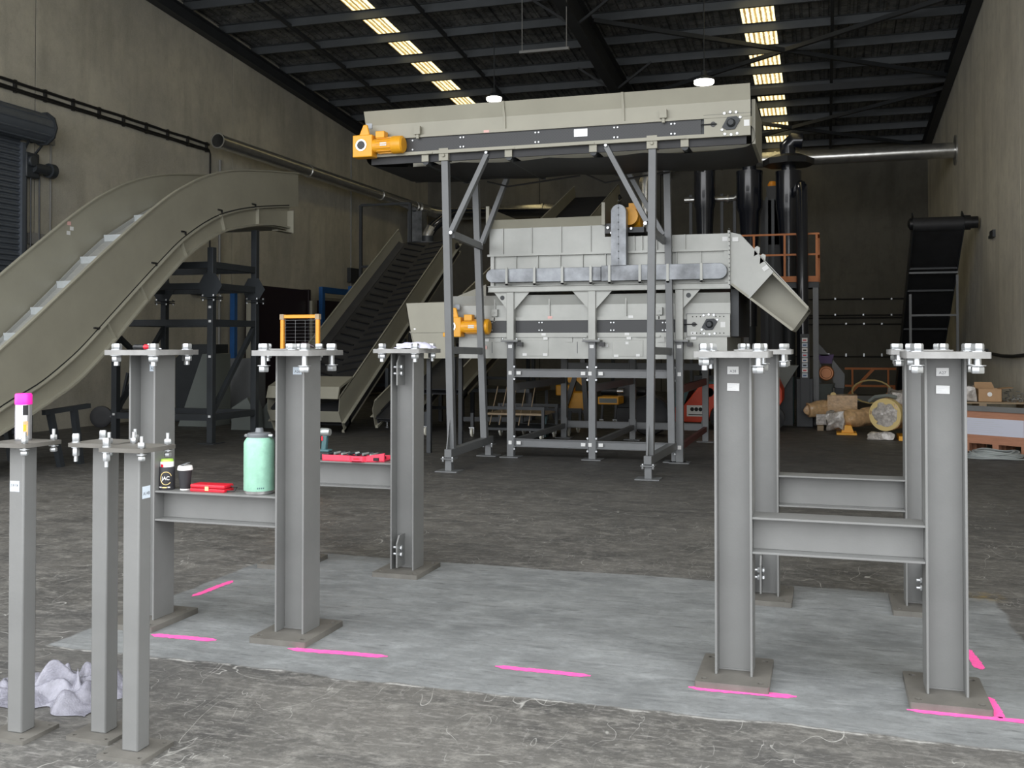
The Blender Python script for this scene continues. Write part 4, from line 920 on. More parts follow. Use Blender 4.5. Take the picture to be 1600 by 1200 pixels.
for px in (665, 795, 927, 1070):
    xx = atY(px, 240, Y0).x; b = MB(); b.box(xx - 0.045, xx + 0.045, Y0 - 0.02, Y0, 3.80, 3.89); r_ = b.build('idler_bracket', 'conveyor_paint', t)
    b = MB(); b.tube((xx, Y0, 3.80), (xx, Y1, 3.80), 0.04, 12); b.box(xx - 0.045, xx + 0.045, Y1, Y1 + 0.02, 3.76, 3.88); b.build('return_roller', 'frame_dark', r_)
b = MB()
for x0_, x1_ in ((640, 678), (750, 806), (892, 930), (1032, 1072)): b.box(atY(x0_, 245, Y0).x, atY(x1_, 245, Y0).x, Y0 - 0.06, Y0 - 0.04, 3.885, 3.905)
b.build('rail_strip', 'conveyor_paint', t)
for px in (656, 1038):
    xx = atY(px, 175, Y0).x; b = MB(); b.box(xx - 0.04, xx + 0.04, Y0 - 0.10, Y0 - 0.05, 4.13, 4.23); b.box(xx - 0.015, xx + 0.015, Y0 - 0.08, Y0 - 0.05, 4.08, 4.13); b.build('pull_switch', 'conveyor_paint', t)
b = MB(); b.box(X1, X1 + 0.04, Y0 + 0.15, Y1 - 0.1, 3.82, 4.33); b.build('discharge_hood', 'conveyor_paint', t)
gearmotor(t, atY(575, 230, Y0).x, Y0 - 0.03, 4.015, 0.86)
# legs, braces, sills and feet
LEG = 0.088
def tubeleg(p, q, nm='leg', w_=LEG, m='frame_grey', par=None):
    b = MB(); b.bar(p, q, w_, w_, (0, 1, 0)); return b.build(nm, m, par or t, bevel=0.004)
legs = {}
for key, (a, c, Y) in dict(fl=((696, 250), (706, 712), Y0 + 0.04), bl=((743, 262), (757, 697), Y1), fr=((1020, 228), (1016, 726), Y0 + 0.04), br=((1042, 250), (1050, 702), Y1)).items():
    p = atY(a[0], a[1], Y); q = atY(c[0], c[1], Y); p.z = 3.90; q.z = 0.24; p.y = q.y = Y; legs[key] = (p, q); tubeleg(p, q)
    bb = MB(); bb.box(p.x - 0.06, p.x + 0.06, Y - 0.07, Y + 0.07, 3.80, 3.95); bb.hexa((p.x, Y - 0.07, 3.86), 0.022, 0.02, (0, -1, 0)); bb.build('leg_bracket', 'conveyor_paint', t)
def onleg(k, z): p, q = legs[k]; u = (z - q.z) / (p.z - q.z); return q + (p - q) * u
for k1, k2, pxt, pxl in (('fl', 'bl', 762, 1), ('fr', 'br', 948, -1)):
    for kk, Y, px_ in ((k1, Y0 + 0.04, pxt), (k2, Y1, 795 if pxl > 0 else 978)):
        top = atY(px_, 245 if Y < 12 else 265, Y); top.z = 3.86; e = onleg(kk, 2.93 if kk in ('fl', 'bl') else 2.96); e = e + Vector((pxl * 0.06, 0, 0))
        bb = MB(); bb.bar(top, e, 0.06, 0.09, (0, 1, 0)); bb.build('brace', 'frame_grey', t, bevel=0.003)
        bb = MB(); bb.hexa(e + Vector((0.01 * pxl, -0.05, -0.02)), 0.026, 0.02, (0, -1, 0)); bb.hexa(top + Vector((0, -0.05, 0.01)), 0.022, 0.02, (0, -1, 0)); bb.build('brace_bolt', 'zinc', t)
    for z_ in (2.90, 1.47):
        p = onleg(k1, z_) + Vector((pxl * 0.05 if z_ > 2 else 0, 0.05, 0)); q = onleg(k2, z_ - 0.02) + Vector((pxl * 0.05 if z_ > 2 else 0, 0, 0))
        bb = MB(); bb.bar(p, q, 0.05, 0.09); bb.build('cross_tie', 'frame_grey', t, bevel=0.003)
    p = onleg(k1, 0.22); q = onleg(k2, 0.22); d = (q - p).normalized()
    bb = MB(); bb.bar(p - d * 0.16, q + d * 0.30, 0.09, 0.10); bb.build('sill', 'frame_grey', t, bevel=0.004)
    for w_ in (p - d * 0.10, q + d * 0.22):
        bb = MB(); bb.box(w_.x - 0.04, w_.x + 0.04, w_.y - 0.04, w_.y + 0.04, 0.012, 0.15); bb.box(w_.x - 0.08, w_.x + 0.08, w_.y - 0.08, w_.y + 0.08, 0.15, 0.165); bb.build('foot_post', 'frame_grey', t)
        bb = MB(); bb.box(w_.x - 0.14, w_.x + 0.14, w_.y - 0.13, w_.y + 0.13, 0, 0.012); bb.build('foot_plate', 'frame_grey', t)
        bb = MB()
        for sx in (-1, 1): bb.hexa((w_.x + sx * 0.06, w_.y - 0.06, 0.12), 0.014, 0.06)
        bb.build('foot_bolt', 'zinc', t)
    p = onleg(k1, 0.27); bb = MB(); bb.prism([(p.x - 0.02, p.y - 0.05, 0.27), (p.x - 0.02, p.y - 0.14, 0.27), (p.x - 0.02, p.y - 0.05, 0.62)], (0.012, 0, 0)); bb.build('gusset', 'frame_grey', t)
b = MB(); pts = [(-3.0, 13.0, 3.78), (-2.75, 13.0, 3.66), (-2.3, 13.0, 3.72), (-1.9, 13.0, 3.76)]; b.path(pts, 0.012, 6); b.path([(-4.4, 13.05, 3.76), (-4.1, 13.05, 3.68), (-3.7, 13.05, 3.72), (-3.1, 13.05, 3.78)], 0.012, 6); b.build('loose_cable', 'cable_black', t)

# ================================================================== CURVED CLEATED CONVEYOR (left)
XN, XF = -9.09, -10.40
def prof(pxs, X): return [atX(a, c, X) for a, c in pxs]
def ext(L, n=2):
    return L
topP = [(-60, 600), (0, 545), (50, 500), (100, 452), (160, 395), (225, 336), (270, 300), (312, 277), (345, 267), (375, 264.5), (420, 266), (466, 270)]
midP = [(-60, 688), (0, 636), (64, 600), (122, 550), (167, 500), (212, 450), (246, 413), (280, 377), (312, 353), (342, 336), (372, 328), (400, 324)]
botP = [(-60, 715), (0, 677), (22, 664), (56, 641), (116, 600), (162, 551), (195, 510), (229, 468), (287, 402), (318, 378), (347, 361), (400, 352)]
def resample(L, n):
    d = [0]
    for a, c in zip(L[:-1], L[1:]): d.append(d[-1] + (c - a).length)
    out = []
    for i in range(n):
        s_ = d[-1] * i / (n - 1); k = 0
        while k < len(d) - 2 and d[k + 1] < s_: k += 1
        u = (s_ - d[k]) / max(d[k + 1] - d[k], 1e-6); out.append(L[k].lerp(L[k + 1], u))
    return out
def smooth(L, it=3):
    for _ in range(it): L = [L[0]] + [L[i] * 0.5 + (L[i - 1] + L[i + 1]) * 0.25 for i in range(1, len(L) - 1)] + [L[-1]]
    return L
NS = 60
TP = smooth(resample(prof(topP, XN), NS)); MP = smooth(resample([*prof(midP, XN), atX(430, 322.5, XN), atX(452, 322, XN)], NS)); MQ = smooth(resample([*prof(midP, XN), atX(430, 322.5, XN), atX(466, 323, XN)], NS)); BP = smooth(resample([*prof(botP, XN), atX(430, 352, XN), atX(452, 358, XN)], NS))
t = thing('curved_conveyor', 'pale grey curved cleated conveyor rising at the left', 'conveyor', (-9.7, 11, 0))
b = MB(); b.band(TP, MQ, (-0.006, 0, 0)); b.band([p + Vector((0.02, 0, 0.0)) for p in TP], [p + Vector((0.02, 0, -0.022)) for p in TP], (-0.05, 0, 0)); b.build('side_panel', 'conveyor_paint', t, ang=30)
dX = Vector((XF - XN, 0, 0))
b = MB(); b.band([p + dX for p in TP], [p + dX for p in MP], (0.006, 0, 0)); b.band([p + dX + Vector((-0.02, 0, 0)) for p in TP], [p + dX + Vector((-0.02, 0, -0.022)) for p in TP], (0.05, 0, 0)); b.build('side_panel', 'conveyor_paint', t, ang=30)
b = MB(); o = Vector((0.06, 0, 0))
b.band(MP, BP, (-0.006, 0, 0)); b.band([p + o for p in MP], [p + o + Vector((0, 0, -0.016)) for p in MP], (-0.07, 0, 0)); b.band([p + o + Vector((0, 0, 0.03)) for p in BP], [p + o for p in BP], (-0.13, 0, 0)); b.build('flange_channel', 'conveyor_paint', t, ang=30)
b = MB(); b.band([p + dX for p in MP], [p + dX for p in BP], (0.006, 0, 0)); b.build('flange_channel', 'conveyor_paint', t, ang=30)
b = MB(); b.band([p - Vector((0.02, 0, 0)) for p in BP], [p - Vector((0.02, 0, 0.02)) for p in BP], (XF - XN + 0.04, 0, 0)); b.build('belly_pan', 'conveyor_paint', t, ang=30)
for pm in ((150, 573, 178, 531), (216, 448, 228, 472), (280, 378, 289, 402), (342, 336, 348, 361), (400, 324, 400, 352), (30, 620, 36, 655)):
    p = atX(pm[0], pm[1], XN); q = atX(pm[2], pm[3], XN)
    if pm[0] == 150: p = atX(163, 504, XN); q = atX(178, 531, XN)
    bb = MB(); bb.bar(p + Vector((0.03, 0, 0)), q + Vector((0.03, 0, 0)), 0.012, 0.06, (1, 0, 0)); bb.build('stiffener', 'conveyor_paint', t)
for px, py in ((150, 514), (240, 412), (286, 363), (343, 329), (396, 320)):
    bb = MB(); p = atX(px, py, XN + 0.01); bb.box(XN + 0.001, XN + 0.02, p.y - 0.04, p.y + 0.05, p.z, p.z + 0.022); bb.box(XN + 0.001, XN + 0.02, p.y + 0.05, p.y + 0.075, p.z - 0.03, p.z + 0.02); bb.build('slot_clip', 'black_plastic', t)
bb = MB(); bb.band([p + Vector((0.003, 0, 0.022)) for p in MP], [p + Vector((0.003, 0, 0.004)) for p in MP], (-0.002, 0, 0)); bb.build('panel_joint', 'joint_dark', t)
bb = MB(); q = atX(450, 325, XN); bb.box(XN - 0.02, XN + 0.12, q.y - 0.02, q.y + 0.0, 3.50, 3.90); bb.box(XN - 0.02, XN + 0.10, q.y - 0.5, q.y, 3.50, 3.515); bb.build('end_flange', 'conveyor_paint', t)
# belt, with a cleat at every step
cl = [atX(*q, XF + 0.03) for q in ((5, 520), (47, 480), (88, 439), (125, 401), (162, 367), (209, 336))]
st = (cl[5] - cl[0]) / 5
line = [cl[0] - st * 4, cl[0] - st * 2] + cl + [cl[5] + Vector((0, 0.6, 0.28)), cl[5] + Vector((0, 1.2, 0.42)), cl[5] + Vector((0, 2.2, 0.46)), cl[5] + Vector((0, 2.7, 0.30))]
line = [p - Vector((0, 0, 0.10)) for p in line]
line = resample(line, 50)
b = MB(); b.band(line, [p - Vector((0, 0, 0.03)) for p in line], (XN - XF - 0.05, 0, 0)); b.build('belt', 'belt_steel', t)
for c in [cl[0] - st * 2, cl[0] - st] + cl + [cl[5] + Vector((0, 0.55, 0.25)), cl[5] + Vector((0, 1.15, 0.40))]:
    bb = MB(); bb.box(XF + 0.03, XN - 0.02, c.y, c.y + 0.012, c.z - 0.10, c.z); bb.build('cleat', 'cleat_plate', t)
bb = MB(); bb.band([p + Vector((0.002, 0, 0.07)) for p in line], [p + Vector((0.002, 0, -0.02)) for p in line], (0.012, 0, 0)); bb.build('belt_sidewall', 'belt_steel', t)
for q in ((108, 349, 0), (112, 357, 0), (107, 364, 0)):
    p = atX(q[0], q[1], XF + 0.012); rect_sticker(t, p, 0.075, 0.055, 'sticker_red' if q[1] == 349 else 'sticker', '+X')
# support frame under the head
F = thing('support_frame', 'tall dark steel support frame under the head of the curved conveyor', 'steel frame', (-10, 14.3, 0))
xs, ys = (-9.13, -10.9), (13.65, 14.9)
for x in xs:
    for y in ys:
        zt = 3.05 if y < 14 else 3.45
        bb = MB(); bb.bar((x, y, 0.012), (x, y, zt), 0.10, 0.10, (0, 1, 0)); lg = bb.build('post', 'frame_dark', F, bevel=0.004)
        bb = MB(); bb.box(x - 0.15, x + 0.15, y - 0.15, y + 0.15, 0, 0.012); bb.build('foot_plate', 'frame_dark', lg)
        bb = MB(); bb.box(x - 0.12, x + 0.12, y - 0.12, y + 0.12, 2.24, 2.255); bb.box(x - 0.12, x + 0.12, y - 0.12, y + 0.12, 2.27, 2.285); bb.build('splice_plate', 'frame_dark', lg)
        bb = MB()
        for sx in (-1, 1):
            for sy in (-1, 1): bb.hexa((x + sx * 0.095, y + sy * 0.095, 2.285), 0.016, 0.03); bb.hexa((x + sx * 0.095, y + sy * 0.095, 2.24), 0.016, 0.03, (0, 0, -1))
        bb.build('splice_bolt', 'zinc', lg)
        for z_ in (0.42, 1.35, 1.9, 2.12, 2.42):
            if y < 14: rect_sticker(lg, (x + 0.0, y - 0.051, z_), 0.045, 0.035)
for z_ in (0.40, 1.88, 2.45, 2.78):
    for y in ys: bb = MB(); bb.bar((xs[0], y, z_), (xs[1] - (0.6 if z_ in (1.88,) and y < 14 else 0), y, z_), 0.08, 0.10); bb.build('cross_rail', 'frame_dark', F)
    for x in xs: bb = MB(); bb.bar((x, ys[0], z_), (x, ys[1], z_), 0.08, 0.10); bb.build('side_rail', 'frame_dark', F)
for (p, q) in (((xs[0], ys[0], 0.45), (xs[0], ys[1], 1.85)), ((xs[1], ys[0], 0.45), (xs[1], ys[1], 1.85)), ((xs[1], ys[1], 0.9), (xs[1] - 0.0, ys[0], 1.7))):
    bb = MB(); bb.bar(p, q, 0.07, 0.07); bb.build('diagonal', 'frame_dark', F)
for y in ys:
    for x in xs:
        bb = MB(); bb.prism([(x - 0.22, y - 0.056, 2.45), (x - 0.1, y - 0.056, 2.64), (x + 0.1, y - 0.056, 2.64), (x + 0.22, y - 0.056, 2.45), (x + 0.1, y - 0.056, 2.27), (x - 0.1, y - 0.056, 2.27)], (0, 0.006, 0)); bb.build('gusset', 'frame_dark', F)
# lower support on the left part, with dark legs
F = thing('support_frame', 'low dark trestle under the foot of the curved conveyor', 'steel frame', (-9.8, 10.6, 0))
for x in (-9.2, -10.3):
    for dy in (0, 0.35):
        bb = MB(); bb.bar((x, 10.5 + dy, 0.0), (x, 10.3 + dy * 1.2, 0.72), 0.07, 0.07, (1, 0, 0)); bb.build('leg', 'frame_dark', F)
    bb = MB(); bb.bar((x, 10.2, 0.70), (x, 11.0, 0.74), 0.06, 0.06); bb.build('rail', 'frame_dark', F)

# ================================================================== CHEVRON BELT CONVEYORS (run away from the camera, uphill)
def incline(label, xl, xr, foot, head, ph=0.42, dx_left=0.0, legsY=(), nose=True, chev=True, name='incline_conveyor', group='inclined belt conveyors', m='conveyor_paint', belt_drop=0.30, ribs=25, casters=()):
    t = thing(name, label, 'conveyor', ((xl + xr) / 2, foot[0], 0), group)
    fy, fz = foot; hy, hz = head; L_ = math.hypot(hy - fy, hz - fz); d = Vector((0, (hy - fy) / L_, (hz - fz) / L_)); n = Vector((0, -d.z, d.y))
    def P(s_, h_, x): return Vector((x, fy, fz)) + d * s_ + n * h_
    for x, o, e in ((xl, 1, dx_left), (xr, -1, 0)):
        b = MB(); b.prism([P(0.0, 0, x), P(0.0, ph * 0.55, x), P(0.15, ph + e, x), P(L_ - 0.1, ph + e, x), P(L_, ph * 0.6, x), P(L_, 0, x)], (o * 0.006, 0, 0))
        b.prism([P(0.0, 0, x), P(0.0, 0.012, x), P(L_, 0.012, x), P(L_, 0, x)], (-o * 0.06, 0, 0))
        b.prism([P(0.15, ph + e - 0.015, x), P(0.15, ph + e, x), P(L_ - 0.1, ph + e, x), P(L_ - 0.1, ph + e - 0.015, x)], (o * 0.03, 0, 0)); b.build('side_panel', m, t)
        b = MB(); b.prism([P(0.1, -0.16, x), P(0.1, -0.02, x), P(L_ - 0.1, -0.02, x), P(L_ - 0.1, -0.16, x)], (o * 0.03, 0, 0)); b.build('return_guard', 'rubber', t)
        b = MB(); b.prism([P(0.0, -0.20, x), P(0.0, -0.16, x), P(L_, -0.16, x), P(L_, -0.20, x)], (o * 0.05, 0, 0)); b.build('bottom_rail', m, t)
        b = MB(); b.prism([P(0.0, -0.2, x), P(0.0, 0, x), P(0.3, 0, x), P(0.3, -0.2, x)], (o * 0.006, 0, 0)); b.build('tail_plate', m, t)
        b = MB(); b.lathe(P(0.14, -0.08, x) + Vector((-o * 0.0, 0, 0)), [(0, 0), (0.07, 0), (0.07, -o * 0.02), (0.03, -o * 0.04), (0, -o * 0.06)], 16, (1, 0, 0)); b.build('tail_bearing', 'black_plastic', t)
        b = MB(); b.lathe(P(L_ - 0.2, 0.05, x), [(0, 0), (0.08, 0), (0.08, -o * 0.03), (0.03, -o * 0.06), (0, -o * 0.08)], 16, (1, 0, 0)); b.build('head_bearing', 'black_plastic', t)
    b = MB(); h_ = ph - belt_drop
    b.prism([P(0.05, h_, xl + 0.01), P(0.05, h_ - 0.02, xl + 0.01), P(L_ - 0.12, h_ - 0.02, xl + 0.01), P(L_ + 0.0, h_ - 0.16, xl + 0.01), P(L_ + 0.02, h_ - 0.14, xl + 0.01), P(L_ - 0.10, h_, xl + 0.01)], (xr - xl - 0.02, 0, 0))
    b.prism([P(0.1, -0.1, xl + 0.04), P(0.1, -0.12, xl + 0.04), P(L_ - 0.1, -0.12, xl + 0.04), P(L_ - 0.1, -0.1, xl + 0.04)], (xr - xl - 0.08, 0, 0)); b.build('belt', 'rubber', t)
    if chev:
        b = MB(); xm = (xl + xr) / 2; hw = (xr - xl) / 2
        for k in range(ribs):
            s_ = 0.2 + (L_ - 0.5) * k / (ribs - 1)
            for o in (-1, 1):
                if k % 2 and o == 1: pass
                b.bar(P(s_ + (0.11 if o > 0 else 0), h_ + 0.012, xm + o * 0.03), P(s_ + 0.17 + (0.11 if o > 0 else 0), h_ + 0.012, xm + o * (hw - 0.2)), 0.03, 0.026, n)
        b.build('chevron_ribs', 'black_plastic', t)
        for x, o in ((xl, 1), (xr, -1)):
            b = MB(); b.prism([P(0.1, h_ + 0.08, x + o * 0.01), P(0.1, h_ + 0.0, x + o * 0.12), P(0.1, h_ + 0.01, x + o * 0.12), P(0.1, h_ + 0.10, x + o * 0.01)], d * (L_ - 0.3)); b.build('belt_skirt', 'rubber', t)
    if nose:
        b = MB(); b.prism([P(0.0, 0.02, xl), P(0.0, ph * 0.55, xl), P(0.02, ph * 0.55, xl), P(0.02, 0.02, xl)], (xr - xl, 0, 0)); b.build('nose_plate', m, t)
    for ly in legsY:
        s_ = (ly - fy) / d.y; zz = fz + d.z * s_ - 0.2
        for x in (xl, xr):
            b = MB(); b.bar((x, ly, 0), (x, ly, zz), 0.07, 0.07, (0, 1, 0)); b.build('leg', 'frame_dark', t)
        b = MB(); b.bar((xl, ly, zz * 0.45), (xr, ly, zz * 0.45), 0.05, 0.06); b.build('leg_tie', 'frame_dark', t)
    for (cx, cy) in casters:
        q = MB(); q.box(cx - 0.045, cx + 0.045, cy - 0.05, cy + 0.05, 0.15, 0.162); q.box(cx - 0.035, cx - 0.027, cy - 0.03, cy + 0.03, 0.05, 0.15); q.box(cx + 0.027, cx + 0.035, cy - 0.03, cy + 0.03, 0.05, 0.15); C_ = q.build('caster', 'zinc', t)
        q = MB(); q.lathe((cx - 0.022, cy, 0.075), [(0.0, 0), (0.06, 0), (0.075, 0.006), (0.075, 0.038), (0.06, 0.044), (0, 0.044)], 20, (1, 0, 0)); q.build('wheel', 'caster_white', C_)
        q = MB(); q.bar((cx, cy, 0.162), (cx, cy, fz + 0.0 if cy < fy + 0.5 else 0.4), 0.05, 0.05, (0, 1, 0)); q.build('caster_post', 'frame_dark', t)
    return t
incline('wide inclined conveyor with black chevron belt left of the overhead conveyor legs', -9.2, -7.84, (15.55, 0.20), (21.3, 3.78), 0.42, 0.06, legsY=(18.2, 20.6))
# level trough section joined to its foot (flat lip across the bottom of the belt)
tt = bpy.data.objects['incline_conveyor']
b = MB(); b.prism([(-9.2, 15.95, 0.98), (-9.2, 15.45, 0.82), (-9.2, 15.38, 0.62), (-9.2, 15.42, 0.61), (-9.2, 15.49, 0.79), (-9.2, 15.97, 0.95)], (1.36, 0, 0)); b.build('feed_lip', 'conveyor_paint', tt, ang=10)
incline('grey inclined conveyor whose upper side panels rise behind the big screening machine', -6.2, -5.02, (17.0, 2.05), (25.6, 5.30), 0.38, 0, legsY=(21.6, 24.6), chev=False)
incline('grey low conveyor tail with end bearing between the left overhead legs', -6.5, -5.62, (15.32, 0.80), (20.6, 2.6), 0.30, 0, legsY=(19.2,), chev=False, nose=False, casters=((-5.62, 15.9), (-6.45, 15.9)))
incline('grey conveyor tail close to the floor left of the left overhead legs', -7.35, -6.68, (15.75, 0.30), (19.2, 1.6), 0.26, 0, legsY=(17.6, 18.9), chev=False, nose=False)
# black conveyor by the right wall: seen from below, running down and away
T2 = thing('incline_conveyor', 'black inclined conveyor standing by the right wall', 'conveyor', (2.2, 24, 0), 'inclined belt conveyors')
hY, hZ, eY, eZ = 22.0, 3.98, 27.6, 0.35; L_ = math.hypot(eY - hY, eZ - hZ); d = Vector((0, (eY - hY) / L_, (eZ - hZ) / L_)); n = Vector((0, -d.z, d.y))
xa, xb = 1.70, 2.66
def Q(s_, h_, x): return Vector((x, hY, hZ)) + d * s_ + n * h_
for x, o in ((xa, 1), (xb, -1)):
    b = MB(); b.prism([Q(-0.05, -0.18, x), Q(-0.05, 0.20, x), Q(L_, 0.20, x), Q(L_, -0.18, x)], (o * 0.02, 0, 0)); b.build('side_panel', 'frame_dark', T2)
    b = MB(); b.lathe(Q(0.06, 0.05, x), [(0, 0), (0.12, 0), (0.12, -o * 0.05), (0.05, -o * 0.09), (0, -o * 0.09)], 16, (1, 0, 0)); b.prism([Q(-0.1, 0.1, x), Q(0.05, 0.34, x), Q(0.16, 0.34, x), Q(0.3, 0.1, x)], (o * 0.02, 0, 0)); b.build('head_bearing', 'black_plastic', T2)
b = MB(); b.prism([Q(0.1, -0.12, xa), Q(0.1, -0.10, xa), Q(L_, -0.10, xa), Q(L_, -0.12, xa)], (xb - xa, 0, 0)); b.tube(Q(0.06, 0.02, xa), Q(0.06, 0.02, xb), 0.15, 24); b.build('belt', 'rubber', T2)
for s_ in (1.3, 2.1, 3.6, 4.6): b = MB(); b.bar(Q(s_, -0.16, xa), Q(s_, -0.16, xb), 0.04, 0.04); b.build('cross_bar', 'frame_dark', T2)
b = MB(); b.tube((xb, hY + 0.03, hZ), (xb + 0.12, hY + 0.03, hZ), 0.15, 20); b.tube((xb + 0.12, hY + 0.03, hZ), (xb + 0.26, hY + 0.03, hZ), 0.12, 20); b.build('drive_motor', 'black_plastic', T2)
for s_, z1 in ((0, 1), ):
    pass
for yy in (23.0,):
    for x in (xa + 0.02, xb - 0.02): b = MB(); b.bar((x, yy, 0), (x, yy, 2.6 if x < 2 else 3.0), 0.05, 0.05, (0, 1, 0)); b.build('leg', 'frame_grey', T2)
    for z_ in (2.15, 3.05): b = MB(); b.bar((xa, yy, z_), (xb, yy, z_), 0.04, 0.04); b.build('leg_tie', 'frame_grey', T2)
# ================================================================== SCREENING MACHINE (centre)
Y0, Y1 = 13.2, 15.9
def mx(px, py=450, Y=Y0): return atY(px, py, Y).x
def mz(py, px=850, Y=Y0): return atY(px, py, Y).z
t = thing('screening_machine', 'large pale grey enclosed screening machine on a tall grey frame', 'machine', (-2.8, 14.5, 0))
XA, XB = -4.42, -1.17
ZR0, ZR1 = 2.255, 2.33        # main rail
ZL = 3.04 - 0.24              # flange between upper bodies
# main rails
b = MB()
for y in (Y0, Y1 - 0.1): b.box(XA - 0.02, XB, y, y + 0.1, ZR0, ZR1); b.box(XA - 0.02, XB, y - 0.03, y + 0.13, ZR1, ZR1 + 0.012); b.box(XA - 0.02, XB, y - 0.02, y + 0.0, ZR0, ZR0 + 0.01)
for x in (XA, -2.95, XB - 0.1): b.box(x, x + 0.1, Y0 + 0.1, Y1 - 0.1, ZR0, ZR1)
b.build('main_rail', 'machine_paint', t, bevel=0.003)
# lower band of the body with ribs
zA = ZR1 + 0.012; zG = mz(441); zB_ = mz(419, 850); zF0, zF1 = 2.745, 2.775
b = MB(); b.box(XA + 0.02, XB - 0.01, Y0 + 0.03, Y1 - 0.03, zA, zF0); b.build('lower_body', 'machine_paint', t)
b = MB()
for px in (771, 806, 840, 875, 910, 946, 1057, 1095, 1133): xx = mx(px, 410); b.box(xx - 0.006, xx + 0.006, Y0 - 0.0, Y0 + 0.03, zB_ - 0.02, zF0)
b.box(XA + 0.02, XA + 0.07, Y0 - 0.01, Y0 + 0.03, zA, zF0); b.box(XB - 0.07, XB - 0.01, Y0 - 0.01, Y0 + 0.03, zA, zF0)
b.build('body_ribs', 'machine_paint', t)
b = MB(); b.box(XA - 0.02, XB - 0.005, Y0 - 0.03, Y1 + 0.0, zF0, zF1); b.build('flange', 'machine_paint', t)
# upper left box with ribs, upper right box
zt = mz(358, 770); xs_ = mx(945, 370)
b = MB(); b.box(XA, xs_, Y0, Y1 - 0.2, zF1, zt); b.box(xs_, xs_ + 0.14, Y0, Y1 - 0.2, zF1, mz(370, 950)); b.build('upper_body', 'machine_paint', t)
b = MB()
for px in (786, 831, 877, 923): xx = mx(px, 380); b.box(xx - 0.008, xx + 0.008, Y0 - 0.022, Y0, zF1, zt)
b.build('upper_ribs', 'machine_paint', t)
zr = mz(366, 1080)
b = MB(); b.box(mx(980, 380), XB - 0.0, Y0 + 0.02, Y1 - 0.2, zF1, zr); b.build('discharge_body', 'machine_paint', t)
b = MB()
for px in (991, 1003, 1026, 1070): xx = mx(px, 380); b.box(xx - 0.008, xx + 0.008, Y0 - 0.01, Y0 + 0.02, zF1, zr)
b.box(XB - 0.02, XB + 0.01, Y0 - 0.05, Y1 - 0.15, ZR0, zr + 0.03)
b.build('upper_ribs', 'machine_paint', t)
c = atY(855, 358, Y0); rect_sticker(t, (c.x, Y0 - 0.001, c.z), 0.05, 0.05, 'machine_paint')
# hopper on top: tall left end wall, low front rim, back wall
zh0, zh1, zl = zt, mz(345, 767), mz(326, 767)
b = MB(); b.prism([(XA, Y0, zh0), (xs_ + 0.0, Y0, zh0), (xs_ + 0.0, Y0 - 0.05, zh1), (XA, Y0 - 0.05, zh1)], (0, 0.008, 0)); b.build('hopper_rim', 'conveyor_paint', t)
b = MB(); b.prism([(XA, Y0 - 0.05, zh0), (XA, Y1 - 0.4, zh0), (XA, Y1 - 0.4, zh1), (XA, Y1 - 0.6, zl), (XA, Y0 - 0.05, zl)], (0.01, 0, 0)); b.box(XA - 0.02, XA + 0.025, Y0 - 0.09, Y0 - 0.05, zh0 - 0.01, zl + 0.02); b.build('hopper_end', 'conveyor_paint', t)
b = MB(); b.box(XA + 0.4, xs_, Y1 - 0.5, Y1 - 0.49, zh0, mz(342, 810, Y1 - 0.5)); b.build('hopper_back', 'conveyor_paint', t)
b = MB(); b.box(xs_ - 0.03, xs_ + 0.015, Y0 - 0.07, Y0 - 0.03, mz(352, 945), mz(317, 948)); b.box(xs_, xs_ + 0.01, Y0 - 0.03, Y1 - 0.5, mz(352, 945), mz(325, 948)); b.build('hopper_end', 'conveyor_paint', t)
# drive guard
gx0, gx1 = mx(959, 370), mx(982, 370); gz0, gz1 = mz(416, 970), mz(322, 970); gr = (gx1 - gx0) / 2
b = MB(); pts = [(gx0, Y0 - 0.18, gz0), (gx1, Y0 - 0.18, gz0)] + [(gx0 + gr + gr * math.cos(a * math.pi / 12), Y0 - 0.18, gz1 - gr + gr * math.sin(a * math.pi / 12)) for a in range(13)]
b.prism(pts, (0, 0.14, 0)); b.box((gx0 + gx1) / 2 - 0.002, (gx0 + gx1) / 2 + 0.002, Y0 - 0.186, Y0 - 0.18, gz0, gz1); G = b.build('drive_guard', 'galv', t, ang=30)
b = MB()
for k in range(9): b.box((gx0 + gx1) / 2 - 0.008, (gx0 + gx1) / 2 + 0.008, Y0 - 0.188, Y0 - 0.183, gz0 + 0.08 + k * 0.095, gz0 + 0.095 + k * 0.095)
b.build('guard_hinge', 'frame_dark', G)
b = MB(); p = atY(988, 341, Y0 + 0.25); b.tube((p.x - 0.1, Y0 + 0.3, p.z), (p.x + 0.12, Y0 + 0.3, p.z), 0.15, 20); b.tube((p.x, Y0 + 0.0, p.z), (p.x, Y0 + 0.5, p.z), 0.12, 20); b.box(p.x - 0.03, p.x + 0.1, Y0 + 0.15, Y0 + 0.3, p.z + 0.1, p.z + 0.19); b.build('drive_motor', 'yellow', t)
b = MB(); b.box(p.x - 0.25, p.x + 0.2, Y0 + 0.0, Y0 + 0.6, p.z - 0.22, p.z - 0.15); b.build('motor_base', 'frame_dark', t)
b = MB()
for q in ((950, 356), (956, 364), (1260 / 5.33 + 750, 357)): c = atY(q[0], q[1], Y0 - 0.02); b.hexa(c, 0.022, 0.02, (0, -1, 0))
b.build('motor_bolt', 'zinc', t)
b = MB(); b.box(mx(945, 352), mx(958, 352), Y0 - 0.01, Y0 + 0.02, mz(368), mz(353)); b.build('bearing_block', 'black_plastic', t)
